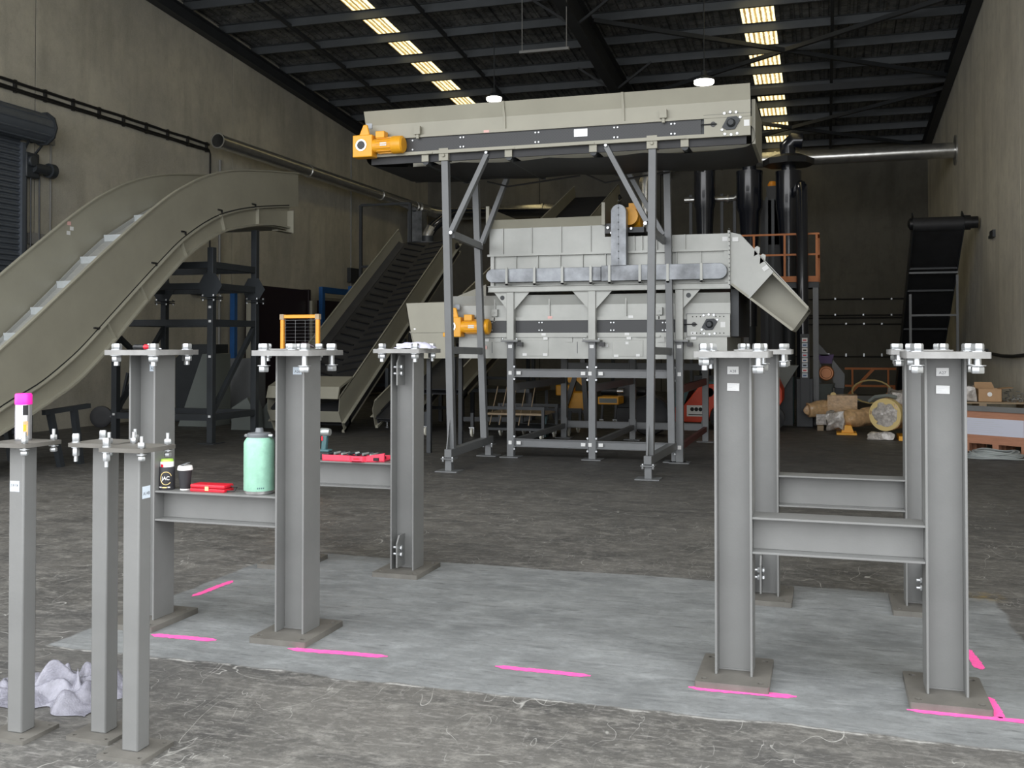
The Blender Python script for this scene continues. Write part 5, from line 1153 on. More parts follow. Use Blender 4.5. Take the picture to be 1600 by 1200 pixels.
# galvanised rounded guards with straps
def pill(x0, x1, z0, z1, y, th, rl, rr_, m='galv'):
    r = (z1 - z0) / 2; P_ = []
    P_ += [(x1 - r + r * math.cos(a * math.pi / 12 - math.pi / 2), y, z0 + r + r * math.sin(a * math.pi / 12 - math.pi / 2)) for a in range(13)] if rr_ else [(x1, y, z0), (x1, y, z1)]
    P_ += [(x0 + r + r * math.cos(a * math.pi / 12 + math.pi / 2), y, z0 + r + r * math.sin(a * math.pi / 12 + math.pi / 2)) for a in range(13)] if rl else [(x0, y, z1), (x0, y, z0)]
    b = MB(); b.prism(P_, (0, th, 0)); return b.build('belt_guard', m, t, ang=30, bevel=0.004)
pill(mx(764, 430), mx(942, 430), mz(441, 850), mz(420, 850), Y0 - 0.13, 0.12, True, False)
pill(mx(943, 430), XB - 0.02, mz(439, 1000), mz(415, 1000), Y0 - 0.15, 0.14, False, True)
b = MB()
for px in (797, 840, 883, 927, 956, 1003, 1046, 1098): xx = mx(px, 430); b.box(xx - 0.016, xx + 0.016, Y0 - 0.17, Y0 - 0.15, ZR1 + 0.01, mz(417, 900)); b.box(xx - 0.016, xx + 0.016, Y0 - 0.17, Y0, ZR1 + 0.01, ZR1 + 0.03)
b.build('guard_strap', 'machine_paint', t)
# upper legs, gussets
ZLEG = mz(531, 800)
posts = [mx(797, 500), mx(924.5, 500), mx(1061, 500)]
for x in posts:
    for y in (Y0 + 0.05, Y1 - 0.05):
        b = MB(); b.bar((x, y, ZLEG), (x, y, ZR0), 0.10, 0.10, (0, 1, 0)); b.box(x - 0.12, x + 0.12, y - 0.09, y + 0.07, ZLEG - 0.012, ZLEG); b.build('upper_leg', 'machine_paint', t, bevel=0.004)
for i, x in enumerate(posts):
    for o in (-1, 1):
        if i == 2 and o == -1: continue
        if i == 0 and o == -1: wd_ = 0.19
        else: wd_ = 0.22
        b = MB(); b.prism([(x + o * 0.05, Y0 + 0.03, ZR0), (x + o * (0.05 + wd_), Y0 + 0.03, ZR0), (x + o * 0.05, Y0 + 0.03, ZR0 - 0.24)], (0, 0.008, 0)); g = b.build('gusset', 'machine_paint', t)
        if (i, o) in ((0, -1), (2, 1)): b = MB(); b.tube((x + o * 0.12, Y0 + 0.028, ZR0 - 0.075), (x + o * 0.12, Y0 + 0.03, ZR0 - 0.075), 0.032, 20); b.build('lifting_hole', 'frame_dark', g)
# grey lower frame
PX = posts; ZC1, ZC0 = mz(583, 850), mz(693, 850)
for x in PX:
    for y in (Y0 + 0.05, Y1 + 0.3):
        zt2 = ZLEG - 0.012 if y < 14 else ZLEG + 0.0
        b = MB(); b.bar((x, y, 0.012), (x, y, zt2), 0.095, 0.095, (0, 1, 0)); lg = b.build('lower_leg', 'frame_grey', t, bevel=0.004)
        b = MB(); b.box(x - 0.13, x + 0.13, y - 0.12, y + 0.12, 0, 0.012); b.build('foot_plate', 'frame_grey', lg)
        if y < 14:
            b = MB(); b.box(x - 0.12, x + 0.12, y - 0.10, y + 0.08, ZLEG - 0.03, ZLEG - 0.012); b.build('head_plate', 'frame_grey', lg)
            b = MB()
            for dx in (-0.1, 0.1): b.hexa((x + dx, y - 0.08, ZLEG), 0.014, 0.02)
            b.build('head_bolt', 'zinc', lg)
            rect_sticker(lg, (x, y - 0.05, ZLEG - 0.09), 0.055, 0.045)
            for z_ in (ZC1, ZC0): rect_sticker(lg, (x - (0.0 if x != PX[1] else 0.025), y - 0.05, z_ + 0.0), 0.045, 0.05)
            b = MB(); b.box(x + 0.10, x + 0.17, y - 0.06, y + 0.02, ZLEG - 0.09, ZLEG - 0.035); b.build('clamp', 'black_plastic', lg)
for z_ in (ZC1, ZC0):
    for (xa_, xb_) in ((PX[0], PX[1]), (PX[1], PX[2])):
        for y in (Y0 + 0.05, Y1 + 0.3):
            zz = z_ + (0.0 if y < 14 else 0.03)
            b = MB(); b.box(xa_ + 0.05, xb_ - 0.05, y - 0.01, y, zz - 0.055, zz + 0.055); b.box(xa_ + 0.05, xb_ - 0.05, y - 0.045, y, zz - 0.055, zz - 0.048); b.box(xa_ + 0.05, xb_ - 0.05, y - 0.045, y, zz + 0.048, zz + 0.055)
            b.box(xa_ + 0.05, xa_ + 0.06, y - 0.05, y + 0.04, zz - 0.1, zz + 0.1); b.box(xb_ - 0.06, xb_ - 0.05, y - 0.05, y + 0.04, zz - 0.1, zz + 0.1); br_ = b.build('cross_rail', 'frame_grey', t)
            if y < 14:
                q = MB()
                for xx in (xa_ + 0.06, xb_ - 0.06):
                    for dz in (-0.085, 0.085): q.hexa((xx, y - 0.035, zz + dz), 0.016, 0.02, (0, -1, 0))
                q.build('rail_bolt', 'zinc', br_)
                rect_sticker(br_, (xa_ + 0.12, y - 0.046, zz), 0.06, 0.045); 
                if xb_ != PX[2]: rect_sticker(br_, (xb_ - 0.12, y - 0.046, zz), 0.06, 0.045)
for i, x in enumerate(PX):
    b = MB(); b.bar((x, Y0 + 0.1, ZC1 - 0.20), (x, Y1 + 0.25, ZC1 - 0.20), 0.05, 0.10); b.bar((x, Y0 + 0.1, ZC0), (x, Y1 + 0.25, ZC0), 0.05, 0.08); b.build('side_rail', 'brown_plate' if i == 2 else 'frame_grey', t)
# chute at the right: slanting duct, front plate cut back to show the trough
def F3(px, py, Y): return atY(px, py, Y)
A1, A2, A3, A4 = F3(1141, 362, Y0), F3(1156, 365, Y0), F3(1208, 424, Y0), F3(1170, 466, Y0)
A5 = F3(1141, 445, Y0); E1, E2 = F3(1264, 480, Y0), F3(1237, 517, Y0)
dep = Vector((0, 1.9, 0))
A1.x = A5.x = XB + 0.01
b = MB(); b.prism([A1, A2, A3, A4, A5], (0, 0.008, 0)); CH = b.build('chute', 'machine_paint', t)
b = MB(); b.prism([p + dep for p in (A1, A2, E1, E2, A5)], (0, 0.008, 0)); b.build('chute_rear_wall', 'conveyor_paint', CH); b = MB(); m4_ = Vector((0, 0.40, 0)); b.prism([p + m4_ for p in (A2.lerp(A3, 0.5), E1, E2, A4.lerp(A5, 0.6))], (0, 0.008, 0)); b.build('chute_back', 'conveyor_paint', CH)
th = (E1 - A2).normalized(); nn_ = Vector((-th.z, 0, th.x))
b = MB(); b.prism([A2, E1, E1 - nn_ * 0.008, A2 - nn_ * 0.008], dep); b.prism([A1, A2, A2 - Vector((0, 0, 0.008)), A1 - Vector((0, 0, 0.008))], dep); b.build('chute_top', 'machine_paint', CH)
b = MB(); b.prism([A5, E2, E2 + nn_ * 0.008, A5 + nn_ * 0.008], dep); b.prism([A5 + Vector((0, -0.01, 0)), E2 + Vector((0, -0.01, 0)), E2 + Vector((0, -0.01, 0)) + nn_ * 0.03, A5 + Vector((0, -0.01, 0)) + nn_ * 0.03], (0, 0.015, 0)); b.prism([A3 + Vector((0, -0.01, 0)), E1 + Vector((0, -0.01, 0)), E1 + Vector((0, -0.01, 0)) - nn_ * 0.03, A3 + Vector((0, -0.01, 0)) - nn_ * 0.03], (0, 0.015, 0)); b.build('chute_bottom', 'conveyor_paint', CH)
b = MB(); b.bar(A3 + Vector((0, -0.012, 0)), A4 + Vector((0, -0.012, 0)), 0.02, 0.03, (0, 1, 0)); b.build('chute_lip', 'machine_paint', CH)
for q in ((1183, 393), (1192, 405)):
    c = F3(q[0], q[1], Y0); b = MB(); b.prism([c + Vector((-0.04, 0, -0.06)), c + Vector((0.03, 0, -0.02)), c + Vector((0.035, 0, 0.05)), c + Vector((0, 0, 0.07)), c + Vector((-0.03, 0, 0.05))], (0, 0.012, 0)); b.build('lifting_lug', 'machine_paint', CH)
for q, tl in (((1133, 373), 0), ((1149, 374), 0), ((1196, 419), 0.6)):
    c = F3(q[0], q[1], Y0); rect_sticker(t, (c.x, Y0 - 0.012 if q[0] > 1140 else Y0 + 0.018, c.z), 0.075, 0.055, tilt=tl)
b = MB()
for k in range(14): b.hexa((XB + 0.0, Y0 - 0.05, ZR0 + 0.05 + k * 0.055), 0.008, 0.01, (0, -1, 0))
b.build('flange_bolt', 'frame_dark', t)

# lower conveyor under the screen (its own machine)
t = thing('under_conveyor', 'long pale grey conveyor slung beneath the screening machine with yellow gearmotor', 'conveyor', (-3.0, 14.3, 1.3))
YC = Y0 + 0.12
xl, xr = mx(697, 500, YC), mx(1141, 500, YC)
def cz(py): return atY(880, py, YC).z
b = MB(); b.prism([(xl, YC - 0.02, cz(460.5)), (xl, YC + 0.03, cz(476)), (xl, YC + 0.036, cz(476)), (xl, YC - 0.014, cz(460.5))], (xr - xl, 0, 0)); b.box(xl, xr, YC + 0.03, YC + 0.036, cz(496), cz(476)); b.build('front_skirt', 'machine_paint', t, ang=10)
b = MB(); b.box(xl, xr, YC + 2.2, YC + 2.21, cz(496), cz(462)); b.build('rear_skirt', 'machine_paint', t)
b = MB(); b.box(xl, xr, YC - 0.02, YC + 0.03, cz(500.5), cz(495)); b.box(xl, xr, YC - 0.02, YC + 0.03, cz(527), cz(520)); b.build('side_rail', 'machine_paint', t)
b = MB(); b.box(xl + 0.3, xr - 0.55, YC - 0.005, YC + 0.005, cz(520), cz(500.5)); b.build('mesh_guard', 'perforated', t)
b = MB()
for px in (845, 957, 767, 1038):
    for dx in (-0.02, 0.02):
        for py in (504, 516): c = atY(px, py, YC); b.hexa((c.x + dx, YC - 0.005, c.z), 0.012, 0.01, (0, -1, 0))
b.build('guard_bolt', 'zinc', t)
bearing_plate(t, mx(1073, 508, YC), xr, YC - 0.01, cz(526), cz(492), mx(1109, 508, YC), cz(508), 'machine_paint')
b = MB(); b.box(mx(717, 540, YC), mx(1136, 540, YC), YC, YC + 2.2, cz(560.5), cz(527)); b.build('lower_housing', 'machine_paint', t)
b = MB()
for px in (769, 902): b = MB(); c = atY(px, 545, YC); b.box(c.x - 0.005, c.x + 0.005, YC - 0.004, YC, cz(552), cz(534)); b.build('housing_seam', 'frame_grey', t)
for (a_, c_) in ((816, 857), (957, 1005)):
    b = MB(); b.box(mx(a_, 545, YC), mx(c_, 545, YC), YC - 0.008, YC, cz(556.5), cz(531.5)); b.build('access_door', 'machine_paint', t, bevel=0.003)
for (px, py, w__, m_) in ((761, 531.5, .06, 'sticker'), (850, 522.5, .06, 'sticker'), (853, 529, .06, 'sticker'), (820, 554, .06, 'sticker'), (852, 554, .06, 'sticker'), (947, 540, .06, 'sticker'), (757, 543, .08, 'sticker_red'), (980, 522, .06, 'sticker'), (983, 528.5, .06, 'sticker'), (963, 556, .06, 'sticker'), (997, 555, .05, 'sticker'), (1084, 520.5, .07, 'sticker'), (1084, 528.5, .07, 'sticker'), (986, 495, .065, 'sticker'), (860, 496, .065, 'sticker_red'), (980, 536, .04, 'sticker')):
    c = atY(px, py, YC); rect_sticker(t, (c.x, YC - 0.022 if py < 530 else YC - 0.009, c.z), w__, 0.035 if w__ < .08 else .05, m_)
for px in (858, 978, 773):
    c = atY(px, 492, YC); b = MB(); b.box(c.x - 0.008, c.x + 0.008, YC + 0.0, YC + 0.03, cz(495), cz(463)); b.build('skirt_joint', 'machine_paint', t)
for px, py in ((773, 489), (1030, 486)):
    c = atY(px, py, YC); b = MB(); b.box(c.x - 0.045, c.x + 0.045, YC - 0.03, YC + 0.03, c.z - 0.05, c.z + 0.05); b.box(c.x - 0.01, c.x + 0.01, YC - 0.02, YC, c.z - 0.12, c.z); b.tube((c.x, YC - 0.035, c.z), (c.x, YC - 0.03, c.z), 0.015, 10); b.build('pull_switch', 'machine_paint', t, bevel=0.004)
for px in (778, 889, 1033):
    c = atY(px, 530, YC); b = MB(); b.box(c.x - 0.05, c.x + 0.05, YC - 0.015, YC, c.z - 0.04, c.z + 0.03); b.build('idler_bracket', 'machine_paint', t)
b = MB()
for a_, c_ in ((752, 800), (882, 918), (995, 1032)): b.box(mx(a_, 526, YC), mx(c_, 526, YC), YC - 0.04, YC - 0.02, cz(527), cz(524.5))
b.build('rail_strip', 'machine_paint', t)
gearmotor(t, mx(712, 509, YC), YC - 0.03, cz(509.5), 0.86)
b = MB(); b.box(xr, xr + 0.10, YC + 0.1, YC + 2.0, cz(526), cz(455)); b.build('end_hood', 'frame_dark', t)
b = MB(); b.box(xl + 0.2, xr - 0.2, YC + 0.1, YC + 2.1, cz(515), cz(510)); b.build('belt', 'rubber', t)
# feed hopper at its left end
H_ = [atY(634, 474, YC - 0.2), atY(698, 472, YC - 0.2), atY(698, 518, YC - 0.2), atY(641, 518, YC - 0.2)]
t = thing('feed_hopper', 'grey flared feed hopper at the left end of the screening machine', 'hopper', (-5.2, 14, 1.3))
b = MB(); b.prism([H_[0], H_[1] + Vector((0.02, 0, 0)), H_[2] + Vector((0.02, 0, 0)), H_[3]], (0, 0.008, 0)); b.build('front_panel', 'conveyor_paint', t)
L1, L2, L3, L4 = H_[3], H_[2], atY(700, 560, YC - 0.2), atY(650, 560, YC - 0.2)
b = MB(); b.prism([L1 + Vector((0, 0.012, 0)), L2 + Vector((0.02, 0.012, 0)), L3 + Vector((0.02, 0.012, 0)), L4 + Vector((0, 0.012, 0))], (0, 0.008, 0)); b.box(L1.x - 0.01, L2.x, L1.y - 0.005, L1.y + 0.02, L1.z - 0.015, L1.z + 0.0); b.build('lower_panel', 'conveyor_paint', t)
b = MB(); D_ = Vector((0, 1.7, 0)); b.prism([H_[0], H_[3], H_[3] + D_, H_[0] + D_ + Vector((0, 0, 0.10))], (0.008, 0, 0)); b.prism([L1, L4, L4 + D_, L1 + D_], (0.008, 0, 0)); b.build('end_panel', 'conveyor_paint', t)
b = MB(); b.prism([H_[0] + D_ + Vector((0, 0, 0.12)), H_[1] + D_ + Vector((0, 0, 0.34)), H_[2] + D_, H_[3] + D_], (0, 0.008, 0)); b.build('back_panel', 'conveyor_paint', t)
b = MB(); c = atY(648, 514, YC - 0.205); b.box(c.x - 0.012, c.x + 0.012, YC - 0.206, YC - 0.2, c.z - 0.008, c.z + 0.008); b.build('rivet', 'steel', t)
for dx, dy in ((0.08, 0.3), (0.45, 0.3), (0.08, 1.6), (0.45, 1.6)):
    b = MB(); b.bar((L4.x + dx, L4.y + dy, 0), (L4.x + dx, L4.y + dy, L4.z + 0.02), 0.06, 0.06, (0, 1, 0)); b.build('leg', 'frame_dark', t)

# ================================================================== CYCLONES AND PLATFORM behind the machine
YCY = 21.0
for i, (px, ptop, w0, w1, lb) in enumerate(((1101, 263, 33, 30, 'left one of the three tall black cyclones behind the machine'), (1171, 268, 40, 34, 'middle one of the three tall black cyclones, with grey extension cone'), (1232, 268, 38, 36, 'right one of the three tall black cyclones, nearest the orange handrail'))):
    c = atY(px, 300, YCY); zt = atY(px, ptop, YCY).z; sc_ = 1 / 77.6
    r0, r1 = w0 / 2 / 76, w1 / 2 / 76
    t = thing('cyclone', lb, 'cyclone', (c.x, YCY, 0), 'black cyclones')
    b = MB(); b.lathe((c.x, YCY, 0), [(0, 1.9), (0.14, 1.9), (r1 * 0.62, 3.0), (r1 * 0.95, zt - 0.85), (r0, zt - 0.75), (r0, zt - 0.05), (r0 * 1.02, zt - 0.05), (r0 * 1.02, zt), (0, zt)], 32); b.build('cyclone_body', 'black_gloss', t)
    b = MB(); b.lathe((c.x, YCY, zt), [(0, 0), (0.14, 0), (0.14, 0.55), (0, 0.55)], 24); b.build('vortex_tube', 'black_gloss', t)
    b = MB(); b.tube((c.x, YCY, 0.9), (c.x, YCY, 1.9), 0.12, 20); b.box(c.x - 0.2, c.x + 0.2, YCY - 0.2, YCY + 0.2, 0.45, 0.9); b.build('airlock', 'frame_dark', t)
    for dx, dy in ((-0.32, 0.3), (0.32, 0.3)): b = MB(); b.bar((c.x + dx, YCY + dy, 0), (c.x + dx, YCY + dy, zt - 0.5), 0.06, 0.06, (0, 1, 0)); b.build('support_leg', 'frame_dark', t)
    if i == 2:
        b = MB(); b.lathe((c.x, YCY, zt + 0.12), [(0, 0), (0.5, 0), (0.5, 0.12), (0.3, 0.2), (0, 0.2)], 8); b.build('inlet_scroll', 'black_plastic', t)
        b = MB(); b.path([(c.x, YCY, zt + 0.3), (c.x - 0.02, YCY, zt + 0.5), (c.x + 0.1, YCY, zt + 0.62), (c.x + 0.28, YCY, zt + 0.60)], 0.16, 14); b.build('top_elbow', 'black_gloss', t)
        b = MB(); q = atY(1230, 249, YCY - 0.16); b.box(q.x - 0.05, q.x + 0.05, YCY - 0.18, YCY - 0.15, q.z - 0.06, q.z + 0.05); b.build('warning_label', 'orange', t)
    if i == 1:
        b = MB(); q = atY(1172, 234, YCY); b.box(q.x - 0.12, q.x + 0.12, YCY - 0.16, YCY + 0.1, q.z - 0.03, q.z + 0.04); b.build('orange_band', 'handrail_orange', t)
p0, p1 = atY(1062, 252, YCY + 0.1), atY(1135, 250, YCY + 0.1)
b = MB(); b.box(atY(1040, 255, YCY).x, atY(1112, 255, YCY).x, YCY - 0.1, YCY + 0.3, p0.z - 0.14, p0.z + 0.06); b.box(atY(1113, 255, YCY).x, atY(1167, 255, YCY).x, YCY - 0.1, YCY + 0.3, p1.z - 0.14, p1.z + 0.04)
tag(b.build('inlet_manifold', 'black_plastic', org=p0), 'black rectangular manifold joining the tops of the black cyclones', 'duct')
c = atY(1253, 300, 19.8); b = MB(); b.path([(c.x, 19.8, 0.92), (c.x, 19.8, c.z), (c.x, 19.83, c.z + 0.06), (c.x - 0.02, 20.0, c.z + 0.14), (c.x - 0.08, 20.7, c.z + 0.14)], 0.11, 18)
tag(b.build('riser_pipe', 'black_gloss', org=(c.x, 19.8, 0.9)), 'tall black riser pipe in front of the orange handrail', 'pipe')
c = atY(1207, 288, 22.2); t = thing('warning_beacon', 'orange warning beacon on a black box between the cyclones', 'beacon', (c.x, 22.2, 0))
b = MB(); b.lathe((c.x, 22.2, c.z - 0.05), [(0, 0), (0.10, 0), (0.10, 0.05), (0.06, 0.11), (0, 0.12)], 20); b.build('beacon_dome', 'orange', t)
b = MB(); b.box(c.x - 0.12, c.x + 0.18, 22.1, 22.6, c.z - 1.3, c.z - 0.05); b.box(c.x - 0.25, c.x + 0.3, 22.1, 22.9, 0, c.z - 0.35); b.build('control_cabinet', 'black_plastic', t)
# platform with orange handrail
PY = 19.95
t = thing('work_platform', 'steel work platform with orange handrail behind the chute', 'platform', (-0.5, 20.3, 0))
xa_, xb_ = atY(1158, 370, PY).x, atY(1279, 370, PY).x; zt_ = atY(1240, 366, PY).z; zm_ = atY(1240, 398, PY).z; zd = atY(1240, 430, PY).z
for z_ in (zt_, zm_):
    b = MB(); b.bar((xa_, PY, z_), (xb_, PY, z_), 0.035, 0.035); b.bar((xb_, PY, z_), (xb_, 20.65, z_), 0.035, 0.035); b.build('handrail', 'handrail_orange', t)
for px in (1178, 1226, 1276):
    x = atY(px, 380, PY).x; b = MB(); b.bar((x, PY, zd - 0.1), (x, PY, zt_), 0.04, 0.04, (0, 1, 0)); b.build('handrail_post', 'handrail_orange', t)
b = MB(); b.bar((xb_, 20.62, zd - 0.1), (xb_, 20.62, zt_), 0.04, 0.04, (0, 1, 0)); b.build('handrail_post', 'handrail_orange', t)
b = MB(); b.box(atY(1215, 430, PY).x, xb_, PY, 20.66, zd - 0.13, zd - 0.02); b.build('deck', 'handrail_orange', t)
b = MB(); b.box(xa_, xb_, PY + 0.04, 20.66, zd - 0.24, zd - 0.13); b.build('deck_frame', 'frame_dark', t)
for x, y in ((xb_ - 0.06, PY + 0.1), (xb_ - 0.06, 20.6), (xa_ + 0.05, 20.5)): b = MB(); b.bar((x, y, 0), (x, y, zd - 0.24), 0.10, 0.10, (0, 1, 0)); b.build('leg', 'frame_grey', t)
# rack of stacked filter cartridges (pale bands)
c0, c1 = atY(1253, 527, 19.5), atY(1262, 590, 19.5)
t = thing('terminal_strip', 'tall narrow stack of pale banded modules beside the platform leg', 'rack', (c0.x, 19.5, 0))
b = MB(); b.box(c0.x - 0.03, c1.x + 0.03, 19.52, 19.62, 0.3, c0.z + 0.06); b.build('backing', 'frame_dark', t)
for k in range(8):
    z_ = c0.z - (c0.z - c1.z) * (k + 0.5) / 8; b = MB(); b.box(c0.x, c1.x, 19.45, 19.52, z_ - 0.045, z_ + 0.035); f = b.build('module', 'sticker_blue' if k % 2 else 'white', t)
    b = MB(); b.box(c0.x + 0.02, c1.x - 0.02, 19.445, 19.45, z_ - 0.02, z_ + 0.005); b.build('module_slot', ('red_case', 'blue_paint', 'ink_dark')[k % 3], f)
c = atY(1258, 620, 19.5); b = MB(); b.box(c.x - 0.16, c.x + 0.14, 19.6, 19.95, 0, 0.90); tag(b.build('steel_cabinet', 'frame_dark', org=(c.x, 19.8, 0), bevel=0.01), 'dark steel cabinet under the stack of banded modules', 'cabinet')
# grey plate chute and cabinets right behind front right columns
p = [atY(*q, 19.6) for q in ((1212, 571), (1248, 571), (1222, 612), (1212, 612))]
t = thing('plate_chute', 'grey triangular plate chute left of the stack of banded modules', 'chute', (p[0].x, 19.6, 0))
b = MB(); b.prism(p, (0, 0.6, 0)); b.build('plate', 'green_grey', t)
b = MB(); b.box(p[0].x + 0.02, p[1].x - 0.12, 19.9, 20.0, 0, p[0].z - 0.05); b.build('support', 'frame_dark', t)
c = atY(1232, 640, 20.9); b = MB(); b.box(c.x - 0.3, c.x + 0.12, 20.42, 20.68, 0, 0.9); tag(b.build('steel_box', 'tool_teal', org=(c.x, 20.55, 0), bevel=0.01), 'dark blue steel box under the triangular plate chute', 'box')
# granulator: purple hopper, copper coloured motor, drum, A-frame
GY = 22.0
t = thing('granulator', 'granulator with purple hopper and copper coloured motor', 'machine', (0.2, GY, 0))
def gp(px, py, Y=GY): return atY(px, py, Y)
b = MB(); b.prism([gp(1277, 554), gp(1303, 554), gp(1300, 568), gp(1282, 568)], (0, 0.5, 0)); b.build('hopper', 'purple', t)
b = MB(); b.prism([gp(1300, 560), gp(1320, 585), gp(1319, 607), gp(1305, 607), gp(1300, 590)], (0, 0.5, 0)); b.prism([gp(1270, 532), gp(1275, 532), gp(1296, 556), gp(1282, 556)], (0, 0.3, 0)); b.prism([gp(1271, 600), gp(1271, 572), gp(1278, 557), gp(1283, 570), gp(1283, 600)], (0, 0.5, 0)); b.build('housing', 'frame_grey', t)
c = gp(1291, 583, GY - 0.25); b = MB(); b.lathe((c.x, c.y, c.z), [(0.03, -0.05), (0.10, -0.05), (0.11, -0.04), (0.135, -0.04), (0.155, -0.02), (0.155, 0.3), (0, 0.3)], 32, (0, 1, 0)); b.build('motor', 'motor_copper', t)
b = MB(); b.lathe((c.x, c.y, c.z), [(0.0, -0.045), (0.1, -0.045), (0.1, -0.03), (0.0, -0.03)], 24, (0, 1, 0)); b.build('fan_grille', 'brown_plate', t)
b = MB(); b.box(gp(1279, 618).x, gp(1318, 618).x, GY - 0.1, GY + 0.5, 0, gp(1300, 606).z); b.build('base', 'frame_dark', t)
c = gp(1281, 612, GY - 0.35); b = MB(); b.lathe((c.x, GY - 0.35, 0.0), [(0, 0.0), (0.28, 0.0), (0.28, gp(1281, 598).z - 0.05), (0.30, gp(1281, 598).z), (0, gp(1281, 598).z)], 28); b.build('drum', 'green_grey', t)
c = gp(1302, 606, GY - 0.5); b = MB(); b.path([(c.x, c.y, c.z), (c.x, c.y, c.z - 0.12)], 0.025, 8); b.build('rod_end', 'steel', t)
# orange barriers along the back
for (px0, px1, lb) in ((1320, 1392, 'orange steel barrier leaning along the back wall behind the wrapped gearmotors'),):
    Yb_ = 29.5; zt_ = atY(1350, 576, Yb_).z; zb_ = atY(1350, 603, Yb_).z
    t = thing('steel_barrier', lb, 'barrier', (atY(1350, 600, Yb_).x, Yb_, 0))
    x0_, x1_ = atY(px0, 590, Yb_).x, atY(px1 + 8, 590, Yb_).x
    b = MB(); b.bar((x0_, Yb_, zt_), (x1_, Yb_, zt_), 0.06, 0.06); b.bar((x0_, Yb_, zb_), (x1_, Yb_, zb_), 0.06, 0.06); b.build('rail', 'handrail_orange', t)
    for x_ in (x0_ + 0.2, x1_ - 0.2): b = MB(); b.bar((x_, Yb_, 0.0), (x_, Yb_, zt_), 0.05, 0.05, (0, 1, 0)); b.build('post', 'handrail_orange', t)
    for u_ in (((x0_ + 0.1, Yb_ - 0.03, zb_ - 0.25), (x0_ + 0.75, Yb_ - 0.03, zt_)), ((x0_ + 0.9, Yb_ - 0.03, zb_ - 0.4), (x0_ + 1.9, Yb_ - 0.03, zt_))): b = MB(); b.bar(*u_, 0.08, 0.08, (0, 1, 0)); b.build('diagonal', 'handrail_orange', t)
b = MB(); Yb_ = 28.5; b.box(atY(1310, 625, Yb_).x, atY(1420, 625, Yb_).x, Yb_, Yb_ + 0.15, 0.0, 0.16); tag(b.build('floor_rail', 'conduit', org=(0.5, Yb_, 0)), 'long grey channel on the floor below the orange barrier', 'channel')
b = MB(); c = atY(1362, 614, 23.0); pts = [(c.x + 0.40 * math.cos(a) , 23.0 + 0.15 * math.sin(a), c.z + 0.03 + 0.24 * math.sin(a)) for a in [R(20 + 20 * k) for k in range(14)]] + [(c.x + 0.75, 23.1, c.z + 0.12)]
b.path(pts, 0.018, 6); tag(b.build('yellow_hose', 'gold', org=c), 'looped yellow hose above the wrapped gearmotors', 'hose')

# ================================================================== WRAPPED GEARMOTORS ON THE FLOOR
def crumple(b, amp, sc_, seed):
    for i, p in enumerate(b.v): b.v[i] = p + Vector((noise.noise(p * sc_ + Vector((seed, 0, 0))), noise.noise(p * sc_ + Vector((0, seed, 9))), noise.noise(p * sc_ + Vector((4, 0, seed))))) * amp
def cyl(b, p, q, r, r2=None, n=36, m=14):
    p = Vector(p); q = Vector(q); r2 = r if r2 is None else r2
    L_ = (q - p).length; b.lathe(p, [(0, 0), (r * 0.93, 0)] + [(r + (r2 - r) * k / m, L_ * k / m + 0.01) for k in range(m + 1)] + [(r2 * 0.9, L_ + 0.02), (0, L_ + 0.02)], n, (q - p))
YW = 17.6
def wp(px, py, Y=YW): return atY(px, py, Y)
t = thing('wrapped_gearmotor', 'long tan gearmotor wrapped in film lying behind the others, round end to the left', 'gearmotor', (wp(1300, 660).x, 19.3, 0), 'film wrapped gearmotors')
Y_ = 19.2; a, c = wp(1262, 641, Y_), wp(1318, 634, Y_ + 0.2)
b = MB(); cyl(b, a, c, 0.145, 0.16); b2 = wp(1330, 632, Y_ + 0.3); b.box(b2.x - 0.42, b2.x + 0.10, Y_ - 0.05, Y_ + 0.5, 0.25, wp(1320, 618, Y_).z); crumple(b, 0.03, 7, 3); b.build('wrapped_motor', 'wrap_tan', t, ang=60)
b = MB(); cyl(b, wp(1263, 641, Y_ - 0.03), a + Vector((0.02, 0, 0)), 0.09, 0.10, m=3); crumple(b, 0.015, 9, 5); b.build('wrapped_end', 'wrap_tan', t)
b = MB(); b.lathe(wp(1302, 617, Y_ + 0.1), [(0.03, -0.012), (0.05, -0.012), (0.05, 0.012), (0.03, 0.012)], 18, (0, 1, 0)); b.build('eye_bolt', 'gold', t)
b = MB(); b.box(a.x + 0.15, a.x + 0.7, Y_ - 0.12, Y_ + 0.4, 0.09, 0.28); b.build('mounting_foot', 'wrap_clear', t)
b = MB(); b.box(wp(1277, 662, Y_ - 0.3).x, wp(1287, 662, Y_ - 0.3).x, Y_ - 0.35, Y_ + 0.45, 0, 0.085); tag(b.build('timber_block', 'wood', org=(a.x + 0.2, Y_, 0)), 'timber block under the rear wrapped gearmotor', 'timber')
Y_ = 18.3; a, c = wp(1296, 655, Y_), wp(1362, 650, Y_ + 0.3)
t = thing('wrapped_gearmotor', 'gearmotor wrapped in clear film on a yellow foot, middle one of the three', 'gearmotor', (a.x + 0.4, Y_, 0), 'film wrapped gearmotors')
b = MB(); cyl(b, c, a + Vector((0.1, 0, 0)), 0.165, 0.13); crumple(b, 0.035, 8, 8); b.build('wrapped_motor', 'wrap_tan', t, ang=60)
b = MB(); b.box(wp(1293, 650, Y_).x, wp(1318, 650, Y_).x, Y_ - 0.15, Y_ + 0.2, 0.06, 0.35)
import bmesh
